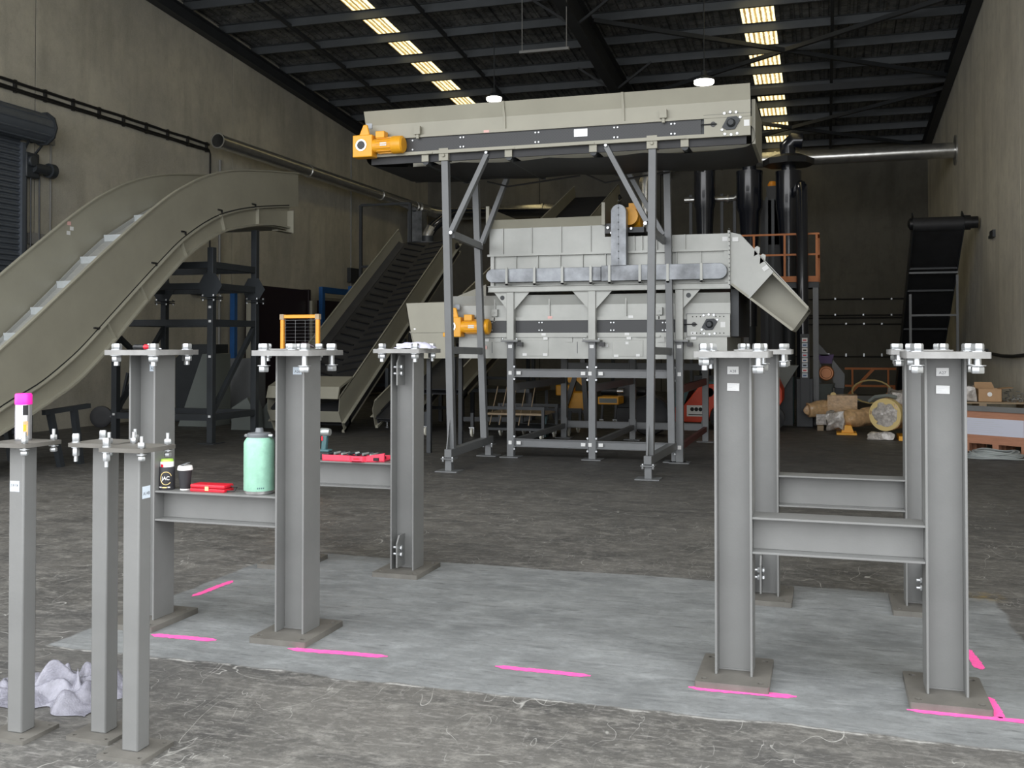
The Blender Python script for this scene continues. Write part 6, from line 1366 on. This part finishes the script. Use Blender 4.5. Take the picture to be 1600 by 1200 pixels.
def subdiv(b, n):
    bm = bmesh.new(); vs = [bm.verts.new(p) for p in b.v]
    for f in b.f:
        try: bm.faces.new([vs[i] for i in f])
        except ValueError: pass
    bmesh.ops.subdivide_edges(bm, edges=bm.edges, cuts=n, use_grid_fill=True); bm.verts.index_update()
    o = MB(); o.v = [v.co.copy() for v in bm.verts]; o.f = [[v.index for v in f.verts] for f in bm.faces]; bm.free(); return o
b = subdiv(b, 6); crumple(b, 0.10, 5, 2); b.build('film_bundle', 'wrap_clear', t, ang=60)
b = MB(); b.box(wp(1307, 670, Y_ - 0.2).x, wp(1339, 670, Y_ - 0.2).x, Y_ - 0.22, Y_ + 0.25, 0, 0.035); b.prism([(wp(1314, 665, Y_).x, Y_ - 0.15, 0.035), (wp(1334, 665, Y_).x, Y_ - 0.15, 0.035), (wp(1330, 665, Y_).x, Y_ - 0.15, 0.16), (wp(1318, 665, Y_).x, Y_ - 0.15, 0.16)], (0, 0.3, 0)); b.build('yellow_foot', 'yellow', t, bevel=0.004)
Y_ = 17.4; a = wp(1383, 648, Y_)
t = thing('wrapped_gearmotor', 'big gearmotor wrapped in film with its round face toward the camera', 'gearmotor', (a.x + 0.1, Y_, 0), 'film wrapped gearmotors')
d = Vector((0.42, 0.9, 0)).normalized()
b = MB(); cyl(b, a, a + d * 0.95, 0.262, 0.25, n=44); crumple(b, 0.02, 6, 12); b.build('motor_body', 'wrap_tan', t, ang=60)
b = MB(); b.lathe(a - d * 0.0, [(0.215, -0.01), (0.262, -0.01), (0.268, 0.10), (0.26, 0.10), (0.2, 0.02)], 40, d); b.build('yellow_rim', 'gold', t)
b = MB(); b.lathe(a - d * 0.015, [(0, -0.03), (0.05, -0.028), (0.13, -0.02), (0.205, 0.0), (0.205, 0.01), (0, 0.01)], 32, d); crumple(b, 0.03, 12, 3); b.build('film_cap', 'wrap_clear', t, ang=60)
b = MB(); b.box(a.x + 0.10, a.x + 0.5, Y_ + 0.1, Y_ + 0.7, a.z + 0.15, a.z + 0.36); b = subdiv(b, 5); crumple(b, 0.07, 5, 31); b.build('film_bundle', 'wrap_clear', t, ang=60)
b = MB(); b.path([(a.x - 0.24, Y_ + 0.15, a.z + 0.2), (a.x - 0.15, Y_ + 0.1, a.z + 0.28), (a.x + 0.05, Y_ + 0.05, a.z + 0.31), (a.x + 0.18, Y_ + 0.05, a.z + 0.28)], 0.03, 8); b.build('green_strap', 'green_grey', t)
b = MB(); b.box(a.x + 0.20, a.x + 0.34, Y_ - 0.1, Y_ + 0.5, 0, 0.07); b.box(a.x - 0.16, a.x + 0.1, Y_ + 0.0, Y_ + 0.5, 0.0, 0.05); b.build('yellow_foot', 'yellow', t)
b = MB(); b.box(a.x - 0.28, a.x + 0.12, Y_ - 0.10, Y_ + 0.06, 0.002, 0.10); b = subdiv(b, 5); crumple(b, 0.05, 7, 17)
for i_, p_ in enumerate(b.v): p_.z = max(p_.z, 0.004)
b.build('loose_film', 'wrap_clear', t, ang=60)

# ================================================================== RIGHT SIDE: CRATE, CHANNEL, CARDBOARD BOXES, CABLE
p0 = gnd(1505, 704); p1 = gnd(1598, 712)
dxy = (p1 - p0); dxy = Vector((dxy.x, dxy.y, 0)); L_ = dxy.length; u = dxy.normalized(); v = Vector((-u.y, u.x, 0)); hgt = 0.585
org = p0 + dxy / 2
t = thing('plywood_crate', 'brown plywood crate with a pale printed sheet on its side, on the floor at right', 'crate', org)
def UV(a, c, z): return p0 + u * a + v * c + Vector((0, 0, z))
L_ += 0.06
b = MB(); b.prism([UV(0, 0, 0.12), UV(L_, 0, 0.12), UV(L_, 0, hgt), UV(0, 0, hgt)], v * 0.5); b.build('crate_body', 'crate_ply', t)
b = MB()
for a in (0.0, L_ * 0.47, L_ - 0.08):
    for c in (0, 0.21, 0.42): b.prism([UV(a, c, 0), UV(a + 0.09, c, 0), UV(a + 0.09, c, 0.12), UV(a, c, 0.12)], v * 0.08)
b.build('crate_blocks', 'crate_ply', t)
b = MB(); b.prism([UV(0.02, -0.002, hgt - 0.34), UV(L_ - 0.04, -0.002, hgt - 0.34), UV(L_ - 0.04, -0.002, hgt - 0.10), UV(0.02, -0.002, hgt - 0.10)], v * -0.002); b.build('printed_sheet', 'label_sheet', t)
b = MB()
for k in range(6): b.prism([UV(0.06 + 0.02 * (k % 2), -0.005, hgt - 0.15 - k * 0.03), UV(L_ * (0.5 + 0.07 * (k % 3)), -0.005, hgt - 0.15 - k * 0.03), UV(L_ * (0.5 + 0.07 * (k % 3)), -0.005, hgt - 0.145 - k * 0.03), UV(0.06, -0.005, hgt - 0.145 - k * 0.03)], v * -0.001)
b.build('sheet_lines', 'ink_light', t)
b = MB(); b.prism([UV(-0.1, -0.03, hgt + 0.0), UV(L_ + 0.2, -0.05, hgt + 0.0), UV(L_ + 0.2, -0.05, hgt + 0.012), UV(-0.1, -0.03, hgt + 0.012)], v * 0.25); b.prism([UV(-0.1, -0.03, hgt + 0.012), UV(L_ + 0.2, -0.05, hgt + 0.012), UV(L_ + 0.2, -0.05, hgt + 0.075), UV(-0.1, -0.03, hgt + 0.075)], v * 0.008)
tag(b.build('steel_channel', 'post_paint', org=org + Vector((0, 0, hgt))), 'grey steel channel lying along the top of the plywood crate', 'channel')
# pallet stack behind with boxes on top
q0 = p0 + v * 0.85; YP = 16.6; zp = atY(1560, 629, YP).z
x0_, x1_ = 1.55, 2.93
t = thing('timber_pallet', 'timber pallet stack carrying cardboard boxes at the right wall', 'pallet', (2.25, YP + 0.4, 0))
b = MB()
for k in range(7): b.box(x0_, x1_, YP + 0.11 * k + 0.02, YP + 0.11 * k + 0.10, zp - 0.022, zp)
b.build('deck_board', 'wood', t)
b = MB()
for x in (x0_, 2.2, x1_ - 0.1): b.box(x, x + 0.1, YP, YP + 0.8, zp - 0.12, zp - 0.022); b.box(x, x + 0.1, YP, YP + 0.8, 0.0, 0.4)
for k in range(3): b.box(x0_ + 0.35 * k, x0_ + 0.35 * k + 0.3, YP, YP + 0.8, 0.4, zp - 0.12) if k == 1 else None
b.build('bearer', 'wood', t)
b = MB(); b.box(x0_ + 0.15, x1_ - 0.2, YP + 0.05, YP + 0.75, 0.4, zp - 0.12); b.build('steel_stock', 'frame_dark', t)
def cbox(xa, xb, ya, yb, z0, z1, label, flaps=True):
    t = thing('cardboard_box', label, 'box', ((xa + xb) / 2, (ya + yb) / 2, z0), 'cardboard boxes on the pallet')
    b = MB(); w_ = 0.005
    b.box(xa, xb, ya, yb, z0, z0 + w_); b.box(xa, xb, ya, ya + w_, z0, z1); b.box(xa, xb, yb - w_, yb, z0, z1); b.box(xa, xa + w_, ya, yb, z0, z1); b.box(xb - w_, xb, ya, yb, z0, z1); b.build('carton', 'cardboard', t)
    if flaps:
        b = MB(); b.prism([(xa, yb, z1), (xb - 0.05, yb, z1), (xb - 0.08, yb + 0.05, z1 + 0.09), (xa, yb + 0.05, z1 + 0.09)], (0, 0.004, 0)); b.prism([(xb, ya, z1), (xb, yb, z1), (xb + 0.16, yb, z1 + 0.02), (xb + 0.16, ya, z1 + 0.02)], (0, 0, 0.004)); b.build('flap', 'cardboard', t)
    return t
c0 = atY(1528, 627, YP + 0.15); c1 = atY(1565, 608, YP + 0.15)
t = cbox(c0.x, c1.x, YP + 0.12, YP + 0.5, zp, c1.z, 'open cardboard carton with raised flaps on the pallet at right')
b = MB(); cc = atY(1546, 616, YP + 0.15); b.lathe((cc.x, YP + 0.118, cc.z), [(0.022, -0.001), (0.034, -0.001), (0.034, 0.0), (0.022, 0.0)], 20, (0, 1, 0)); b.build('ring_mark', 'white', t)
b = MB(); b.box(1.62, c0.x - 0.03, YP + 0.1, YP + 0.45, zp, zp + 0.22); b = subdiv(b, 5); crumple(b, 0.05, 6, 41)
for p_ in b.v: p_.z = max(p_.z, zp + 0.002)
tag(b.build('wrapped_bundle', 'wrap_clear', org=(1.75, YP + 0.2, zp), ang=60), 'film wrapped bundle beside the open cardboard carton', 'bundle')
b = MB()
for k in range(60):
    a_ = (c1.x + 0.06 + random.random() * 0.42, YP + 0.15 + random.random() * 0.4, zp + 0.01 + random.random() * 0.05 * (1 + (k % 3))); r_ = Vector((random.random() - .5, random.random() - .5, (random.random() - .5) * 0.6)) * 0.1; b.tube(a_, (a_[0] + r_.x, a_[1] + r_.y, max(zp + 0.006, a_[2] + r_.z)), 0.008, 6)
o = tag(b.build('hardware_pile', 'zinc', org=(c1.x + 0.25, YP + 0.3, zp)), 'loose pile of bright bolts and fittings right of the carton', 'hardware'); o['kind'] = 'stuff'
# coil of grey cable on the floor
g = gnd(1562, 719); b = MB()
for k in range(9):
    pts = []
    for i in range(40):
        a_ = 2 * math.pi * i / 40; rr = 0.36 - 0.018 * k
        pts.append((g.x + 0.02 * math.sin(k * 2.1) + rr * 1.15 * math.cos(a_), g.y + 0.55 + rr * 0.95 * math.sin(a_) * 1.0 - 0.25, 0.012 + 0.010 * k + 0.012 * math.sin(3 * a_ + k)))
    b.path(pts, 0.011, 6, closed=True)
for p_ in b.v: p_.z = max(p_.z, 0.001)
tag(b.build('cable_coil', 'cable_grey', org=(g.x, g.y, 0)), 'coil of grey cable on the floor in front of the plywood crate', 'cable')
b = MB(); c = atY(1545, 554, 20.0); b.path([atX(1538, 549, 2.90), atX(1550, 553, 2.90), atX(1565, 556, 2.90), atX(1582, 557, 2.90), atX(1612, 554, 2.90)], 0.03, 8)
o = tag(b.build('black_hose', 'cable_black', org=c), 'black hose sagging along the right wall behind the A27 column', 'hose')
b = MB(); p_ = atX(1538, 549, 2.90); b.bar((XR, p_.y, p_.z + 0.03), (2.86, p_.y, p_.z + 0.03), 0.04, 0.04); tag(b.build('wall_hook', 'frame_dark', org=p_), 'dark wall hook holding the black hose', 'hook')
# ================================================================== LEFT BACKGROUND
# blue framed rack with dark panels against the left wall
XR_ = -12.75
t = thing('blue_rack', 'blue steel rack frame standing against the left wall behind the chevron conveyor', 'rack', (-12.7, 24.5, 0))
pa, pb = atX(493, 447, XR_), atX(556, 457, XR_)
for yy, x_ in ((24.1, XR_), (28.6, XR_), (24.1, -11.9)):
    b = MB(); b.bar((x_, yy, 0), (x_, yy, pa.z), 0.11, 0.14, (0, 1, 0)); b.build('upright', 'blue_paint', t)
b = MB(); b.bar((XR_, 24.1, pa.z - 0.08), (XR_, 28.6, pa.z - 0.08), 0.08, 0.16); b.build('top_beam', 'blue_paint', t)
b = MB(); b.bar((XR_, 24.1, pa.z - 0.24), (XR_, 28.6, pa.z - 0.24), 0.06, 0.08); b.build('shelf_rail', 'conveyor_paint', t)
b = MB(); b.box(XR_ - 0.25, XR_ - 0.05, 24.3, 28.4, 0.1, pa.z - 0.35); b.build('dark_panel', 'maroon', t)
pc, pd = atX(405, 450, XR_), atX(482, 452, XR_)
b = MB(); b.box(XR_ - 0.35, XR_, pc.y - 0.05, pd.y, 0.0, 2.93); b.box(XR_ - 0.36, XR_ + 0.02, pd.y - 0.02, pd.y + 0.10, 0, 2.95)
tag(b.build('dark_cabinet', 'maroon', org=(XR_, 22, 0), bevel=0.01), 'large dark maroon cabinet against the left wall, left of the blue rack', 'cabinet')
b = MB(); b.bar(atX(487, 470, XR_ + 0.1), atX(487, 640, XR_ + 0.1), 0.08, 0.08, (0, 1, 0)); b.v = [Vector((p.x, p.y, max(p.z, 0))) for p in b.v]; tag(b.build('steel_strip', 'conveyor_paint', org=(XR_ + .1, 23.7, 0)), 'upright pale strip between dark cabinet and blue rack', 'strip')
# second blue post seen through the support frame
c = atX(370, 460, -12.9); t = thing('blue_rack', 'narrow blue rack post seen through the dark support frame at left', 'rack', (-12.9, c.y, 0))
b = MB(); b.bar((-12.98, c.y, 0), (-12.98, c.y, atX(370, 447, -12.98).z), 0.12, 0.12, (0, 1, 0)); b.build('upright', 'blue_paint', t)
b = MB(); b.bar((-12.75, c.y + 0.35, 0), (-12.75, c.y + 0.35, 2.6), 0.18, 0.10, (0, 1, 0)); b.build('pale_panel', 'conveyor_paint', t)
# tall thin dark open frame under the duct
Yd = 24.0; p0, p1 = atY(564, 321, Yd), atY(641, 318, Yd)
t = thing('open_steel_frame', 'tall thin black rectangular frame standing under the duct', 'frame', ((p0.x + p1.x) / 2, Yd, 0))
for x_ in (p0.x, p1.x): b = MB(); b.bar((x_, Yd, 0), (x_, Yd, p0.z), 0.07, 0.07, (0, 1, 0)); b.build('upright', 'frame_dark', t)
for z_ in (p0.z, atY(600, 416, Yd).z): b = MB(); b.bar((p0.x, Yd, z_), (p1.x, Yd, z_), 0.06, 0.06); b.build('cross_bar', 'frame_dark', t)
# thin dark post right of it, behind overhead legs
for px, lb in ((757, 'dark thin post behind the rear left overhead leg'), (766, 'second dark thin post behind the rear left overhead leg, to its right')):
    pass
# sheet metal chutes stored on the floor at left
def plate_part(pts, Y, th_, label, m='green_grey', name='sheet_panel'):
    P_ = [atY(a, c, Y) for a, c in pts]; zmin = min(p.z for p in P_)
    for p in P_: p.z = 0.002 if p.z < zmin + 0.05 else p.z
    b = MB(); b.prism(P_, (0, th_, 0)); cx = sum(p.x for p in P_) / len(P_)
    return tag(b.build(name, m, org=(cx, Y, 0), bevel=0.004), label, 'sheet metal part')
plate_part([(316, 553), (327, 553), (327, 669), (278, 669)], 16.3, 0.7, 'large dark grey sloping sheet metal chute on the floor behind the support frame')
plate_part([(296, 538), (334, 538), (334, 552), (316, 553), (290, 627), (274, 627), (274, 560)], 17.2, 0.5, 'dark drilled sheet metal panel behind the sloping chute', 'frame_dark')
plate_part([(348, 560), (394, 560), (394, 640), (348, 640)], 17.6, 0.5, 'dark grey upright metal locker behind the right post of the support frame', 'frame_grey', 'metal_locker')
plate_part([(362, 637), (386, 621), (393, 637), (395, 672), (361, 672)], 15.9, 0.35, 'small grey folded metal hopper on the floor behind the mint flask')
plate_part([(410, 640), (424, 618), (432, 645), (432, 672), (410, 674)], 16.4, 0.4, 'grey angled metal hood on the floor left of the A26 column')
# clutter at the left wall: hand trolley with wheel
c = gnd(163, 668); t = thing('hand_trolley', 'dark hand trolley with a black wheel by the left wall', 'trolley', (c.x, c.y, 0))
b = MB(); b.lathe((c.x - 0.05, c.y, 0.20), [(0.10, 0), (0.16, 0), (0.20, 0.015), (0.20, 0.07), (0.16, 0.085), (0.10, 0.085)], 24, (0.35, -1, 0)); b.build('tyre', 'rubber', t)
b = MB(); b.lathe((c.x - 0.05, c.y, 0.20), [(0, 0.01), (0.11, 0.01), (0.11, 0.07), (0, 0.07)], 16, (0.35, -1, 0)); b.tube((c.x - 0.05, c.y, 0.2), (c.x + 0.6, c.y - 0.02, 0.22), 0.02, 8); b.build('axle', 'frame_grey', t)
b = MB(); b.box(c.x + 0.0, c.x + 0.7, c.y, c.y + 0.5, 0.26, 0.32); b.bar((c.x + 0.1, c.y + 0.3, 0.3), (c.x + 0.2, c.y + 0.4, 1.0), 0.05, 0.05); b.build('deck', 'frame_dark', t)
# orange framed mesh guard standing behind the A26 column
Ym = 9.2; p0 = atY(438, 492, Ym); p1 = atY(498, 492, Ym)
t = thing('mesh_guard_frame', 'orange framed wire mesh guard standing behind the A26 column', 'mesh guard', ((p0.x + p1.x) / 2, Ym, 0))
b = MB(); w_ = 0.036
b.box(p0.x, p0.x + w_, Ym, Ym + w_, 0.0, p0.z); b.box(p1.x - w_, p1.x, Ym, Ym + w_, 0.0, p0.z); b.box(p0.x, p1.x, Ym, Ym + w_, p0.z - w_, p0.z); b.box(p0.x, p1.x, Ym, Ym + w_, 0.35, 0.35 + w_); b.build('frame', 'orange', t, bevel=0.004)
b = MB()
for k in range(4): xx = p0.x + 0.05 + (p1.x - p0.x - 0.10) * k / 3; b.tube((xx, Ym + 0.02, 0.38), (xx, Ym + 0.02, p0.z - 0.055), 0.0016, 6)
for k in range(40): zz = p0.z - 0.055 - k * 0.035; b.tube((p0.x + w_, Ym + 0.02, zz), (p1.x - w_, Ym + 0.02, zz), 0.0008 if k else 0.002, 6) if zz > 0.4 else None
b.build('wire_mesh', 'frame_grey', t)
b = MB()
for x in (p0.x, p1.x - w_): b.box(x - 0.005, x + w_ + 0.005, Ym - 0.005, Ym + w_ + 0.005, p0.z - 0.05, p0.z + 0.005)
b.build('corner_cap', 'wood', t)

# ================================================================== UNDER AND BEHIND THE MACHINE
# trolleys with pale casters
def caster(b_parent, x, y, zt):
    q = MB(); q.box(x - 0.04, x + 0.04, y - 0.045, y + 0.045, zt - 0.012, zt); q.box(x - 0.034, x - 0.026, y - 0.025, y + 0.025, 0.06, zt); q.box(x + 0.026, x + 0.034, y - 0.025, y + 0.025, 0.06, zt); C_ = q.build('caster', 'zinc', b_parent)
    q = MB(); q.lathe((x - 0.02, y, 0.075), [(0, 0), (0.055, 0), (0.075, 0.006), (0.075, 0.034), (0.055, 0.04), (0, 0.04)], 20, (1, 0, 0)); q.build('wheel', 'caster_white', C_)
def trolley(px, py, wx, wy, dz, label, m='frame_dark', load=None, bars=False):
    g = gnd(px, py); t = thing('steel_trolley', label, 'trolley', (g.x + wx / 2, g.y + wy / 2, 0), 'caster trolleys under the machine')
    for dx in (0.06, wx - 0.06):
        for dy in (0.06, wy - 0.06): caster(t, g.x + dx, g.y + dy, 0.17)
    b = MB(); b.box(g.x, g.x + wx, g.y, g.y + wy, 0.17, 0.21); b.box(g.x, g.x + wx, g.y, g.y + 0.04, dz - 0.05, dz); b.box(g.x, g.x + wx, g.y + wy - 0.04, g.y + wy, dz - 0.05, dz); b.build('deck', m, t)
    b = MB()
    for dx in (0.03, wx - 0.03):
        for dy in (0.03, wy - 0.03): b.bar((g.x + dx, g.y + dy, 0.2), (g.x + dx, g.y + dy, dz), 0.045, 0.045, (0, 1, 0))
    b.build('upright', m, t)
    if bars:
        b = MB()
        for k in range(5): b.bar((g.x + wx * (0.1 + 0.15 * k), g.y + 0.1 + 0.02 * k, 0.24), (g.x + wx * (0.16 + 0.15 * k), g.y + 0.35, dz + 0.30), 0.012, 0.02, (0, 1, 0))
        b.build('timber_slat', 'wood', t)
        b = MB(); b.box(g.x + 0.05, g.x + wx - 0.05, g.y + 0.05, g.y + wy - 0.05, dz - 0.14, dz - 0.11); b.build('shelf', 'wood', t)
    return t
trolley(752, 688, 1.05, 0.9, 0.55, 'dark caster trolley with leaning timber slats under the left end of the machine', bars=True)
trolley(812, 680, 0.9, 0.8, 0.42, 'low dark caster trolley behind the front left leg of the machine')
# pallet jack like yellow equipment
g = gnd(868, 668); Yy = g.y + 0.8
t = thing('yellow_hoist_trolley', 'yellow and black lifting trolley under the middle of the machine', 'lifting trolley', (g.x + 0.5, Yy, 0))
x0_, x1_ = atY(868, 630, Yy).x, atY(918, 630, Yy).x
b = MB(); b.box(x0_ + 0.15, x1_, Yy, Yy + 0.5, 0.28, 0.62); b.box(x0_, x0_ + 0.3, Yy, Yy + 0.4, 0.55, 0.75); b.build('yellow_body', 'yellow', t, bevel=0.02)
b = MB(); b.bar((x0_ + 0.25, Yy, 0.85), (x1_ - 0.05, Yy, 1.02), 0.12, 0.1, (0, 1, 0)); b.bar((x0_ + 0.3, Yy, 1.05), (x1_ - 0.05, Yy, 0.78), 0.12, 0.08, (0, 1, 0)); b.bar((x0_ + 0.15, Yy, 1.55), (x0_ + 0.35, Yy + 0.1, 1.42), 0.1, 0.12, (0, 1, 0)); b.build('yellow_arm', 'yellow', t)
b = MB(); b.bar((x0_ + 0.12, Yy - 0.1, 0.02), (x0_ + 0.42, Yy, 1.0), 0.09, 0.09, (0, 1, 0)); b.bar((x1_ + 0.02, Yy - 0.1, 0.0), (x1_ - 0.1, Yy, 1.4), 0.09, 0.09, (0, 1, 0)); b.bar((x0_ + 0.2, Yy - 0.05, 0.25), (x1_ - 0.02, Yy - 0.05, 0.25), 0.05, 0.05); b.build('black_legs', 'black_plastic', t)
b = MB(); b.lathe((x0_ + 0.12, Yy - 0.02, 0.20), [(0.15, 0), (0.19, 0.01), (0.19, 0.05), (0.15, 0.06)], 20, (0, 1, 0)); b.build('wheel', 'rubber', t)
g = gnd(960, 655); t = thing('yellow_tool_cart', 'small yellow cart with casters right of the machine middle leg', 'cart', (atY(946, 640, 18.1).x, 18.3, 0))
Yy = 18.1; x0_, x1_ = atY(934, 620, Yy).x, atY(958, 620, Yy).x; z0_, z1_ = atY(945, 632, Yy).z, atY(945, 620, Yy).z
b = MB(); b.box(x0_, x1_ + 0.1, Yy, Yy + 0.5, z0_, z1_); b.build('yellow_tray', 'yellow', t, bevel=0.01)
b = MB(); b.box(x0_ + 0.03, x1_ + 0.07, Yy - 0.004, Yy, z0_ + 0.03, z1_ - 0.03); b.build('tray_label', 'green_grey', t)
for dx in (0.05, 0.3):
    b = MB(); b.bar((x0_ + dx, Yy + 0.1, 0.16), (x0_ + dx + 0.02, Yy + 0.1, z0_), 0.04, 0.04, (0, 1, 0)); b.build('leg', 'black_plastic', t); caster(t, x0_ + dx, Yy + 0.1, 0.17)
# dark shaft drive (motor and coupling)
Yy = 19.0; z_ = atY(980, 611, Yy).z
t = thing('drive_shaft', 'dark gearbox with bright shaft couplings lying behind the machine', 'gearbox', (-4.0, Yy, 0))
xa_, xb_ = atY(940, 611, Yy).x, atY(1010, 611, Yy).x
b = MB(); b.tube((xa_, Yy, z_), (xb_, Yy, z_), 0.09, 18); b.box(xa_ + 0.35, xb_ - 0.25, Yy - 0.2, Yy + 0.3, 0.35, z_ + 0.16); b.box(xa_ + 0.3, xb_, Yy - 0.1, Yy + 0.3, 0.0, 0.35); b.build('gear_case', 'black_plastic', t, bevel=0.01)
b = MB()
for px in (970, 990): c = atY(px, 611, Yy - 0.2); b.tube((c.x - 0.05, Yy - 0.26, c.z), (c.x + 0.07, Yy - 0.26, c.z), 0.06, 16)
b.build('coupling', 'steel', t)
# big tyre ring and red machine
Yt = 17.0; c = atY(1014, 655, Yt); r_ = 0.345
b = MB(); b.lathe((c.x, Yt, r_), [(r_ - 0.06, 0), (r_ - 0.02, -0.02), (r_, 0.02), (r_, 0.30), (r_ - 0.04, 0.34), (r_ - 0.06, 0.34)], 44, (0, 1, 0)); b.v = b.v
tag(b.build('rubber_drum', 'rubber', org=(c.x, Yt, 0), ang=50), 'large black open drum standing on edge behind the right machine legs', 'drum')
Yv = 18.6
def vp(px, py, Y=Yv): return atY(px, py, Y)
t = thing('lift_truck', 'bright orange red compact lift truck parked behind the front right columns', 'vehicle', (vp(1085, 640).x, Yv + 0.6, 0))  # parked compact lift truck, no scissor mechanism
P_ = [vp(1046, 660), vp(1046, 637), vp(1068, 634), vp(1095, 600), vp(1130, 600), vp(1170, 601), vp(1214, 592), vp(1222, 610), vp(1222, 628), vp(1200, 660), vp(1180, 625), vp(1130, 625), vp(1112, 640), vp(1106, 665)]
for p in P_: p.z = max(p.z, 0.12)
b = MB(); b.prism(P_, (0, 1.1, 0)); B_ = b.build('body', 'red_orange', t, bevel=0.012)
b = MB(); cc = vp(1108, 613); b.lathe((cc.x, Yv - 0.004, cc.z), [(0, 0), (0.07, 0), (0.085, -0.01), (0.085, 0.0)], 24, (0, 1, 0)); b.build('porthole', 'black_plastic', B_)
b = MB(); b.prism([vp(1046, 637), vp(1046, 612), vp(1076, 612), vp(1068, 634)], (0, 0.9, 0)); b.prism([vp(1085, 596), vp(1118, 596), vp(1118, 600), vp(1082, 600)], (0, 0.9, 0)); b.build('battery_cover', 'tool_teal', t)
b = MB(); w0, w1 = vp(1073, 633, Yv - 0.006), vp(1103, 651, Yv - 0.006); b.box(w0.x, w1.x, Yv - 0.006, Yv - 0.001, w1.z, w0.z); s_ = b.build('logo_panel', 'white', t)
b = MB(); mxx, mzz = (w0.x + w1.x) / 2, w1.z + (w0.z - w1.z) * 0.64
for dx in (-0.075, 0.0, 0.075): b.lathe((mxx + dx, Yv - 0.007, mzz), [(0.026, 0), (0.036, 0), (0.036, -0.002), (0.026, -0.002)], 20, (0, 1, 0))
b.box(w0.x + 0.03, w1.x - 0.03, Yv - 0.008, Yv - 0.006, w1.z + 0.025, w1.z + 0.04); b.build('logo_mark', 'ink_dark', s_)
for px in (1128, 1206):
    cc = vp(px, 640); b = MB(); b.lathe((cc.x, Yv + 0.02, 0.22), [(0, 0), (0.13, 0.0), (0.16, -0.02), (0.22, 0.0), (0.22, 0.2), (0.14, 0.22), (0, 0.2)], 28, (0, 1, 0)); b.build('wheel', 'rubber', t)
# dark masses behind: shadowed steel stands, cable cluster
t = thing('steel_stand', 'dark steel stand with adjustable feet behind the left overhead legs', 'stand', (-6.3, 17.6, 0))
g0 = gnd(722, 674); 
for gx, gy in ((g0.x, g0.y), (g0.x + 1.2, g0.y + 0.2), (g0.x, g0.y + 1.2), (g0.x + 1.2, g0.y + 1.3)):
    b = MB(); b.bar((gx, gy, 0.10), (gx, gy, 0.72), 0.06, 0.06, (0, 1, 0)); l_ = b.build('leg', 'frame_dark', t)
    b = MB(); b.lathe((gx, gy, 0), [(0, 0), (0.035, 0), (0.035, 0.012), (0.014, 0.02), (0.014, 0.10), (0, 0.1)], 14); b.build('levelling_foot', 'zinc', l_)
b = MB(); b.box(g0.x - 0.04, g0.x + 1.25, g0.y - 0.04, g0.y + 1.35, 0.70, 0.76); b.build('top', 'frame_dark', t)
b = MB(); b.bar((g0.x, g0.y, 0.22), (g0.x + 1.2, g0.y + 0.2, 0.22), 0.05, 0.08); b.build('lower_rail', 'frame_dark', t)
c = gnd(605, 668); t = thing('steel_stand', 'dark steel stand with one bright foot under the chevron conveyor', 'stand', (c.x, c.y, 0))
b = MB(); b.bar((c.x, c.y, 0.1), (c.x, c.y, 1.1), 0.06, 0.06, (0, 1, 0)); b.build('leg', 'frame_dark', t); b = MB(); b.bar((c.x + 0.5, c.y + 0.2, 0.0), (c.x + 0.5, c.y + 0.2, 0.7), 0.06, 0.06, (0, 1, 0)); b.build('leg', 'frame_dark', t)
b = MB(); b.box(c.x, c.x + 0.55, c.y, c.y + 0.3, 0.66, 0.76); b.build('shelf', 'frame_dark', t)
b = MB(); b.lathe((c.x, c.y, 0), [(0, 0), (0.035, 0), (0.035, 0.012), (0.014, 0.02), (0.014, 0.10), (0, 0.1)], 14); b.build('levelling_foot', 'zinc', t)
# caster at the very left leg and small jack
g = gnd(848, 682); t = thing('floor_jack', 'small teal green floor jack beside the casters under the machine', 'jack', (g.x, g.y, 0))
b = MB(); b.box(g.x - 0.08, g.x + 0.08, g.y - 0.1, g.y + 0.1, 0, 0.05); b.bar((g.x + 0.03, g.y, 0.05), (g.x + 0.06, g.y, 0.36), 0.04, 0.04, (0, 1, 0)); b.box(g.x - 0.1, g.x + 0.08, g.y - 0.02, g.y + 0.02, 0.34, 0.37); b.build('jack_body', 'tool_teal', t)
# driver / clamp tools hanging left of the A26 column (behind flask)
c = atY(422, 655, 8.9)
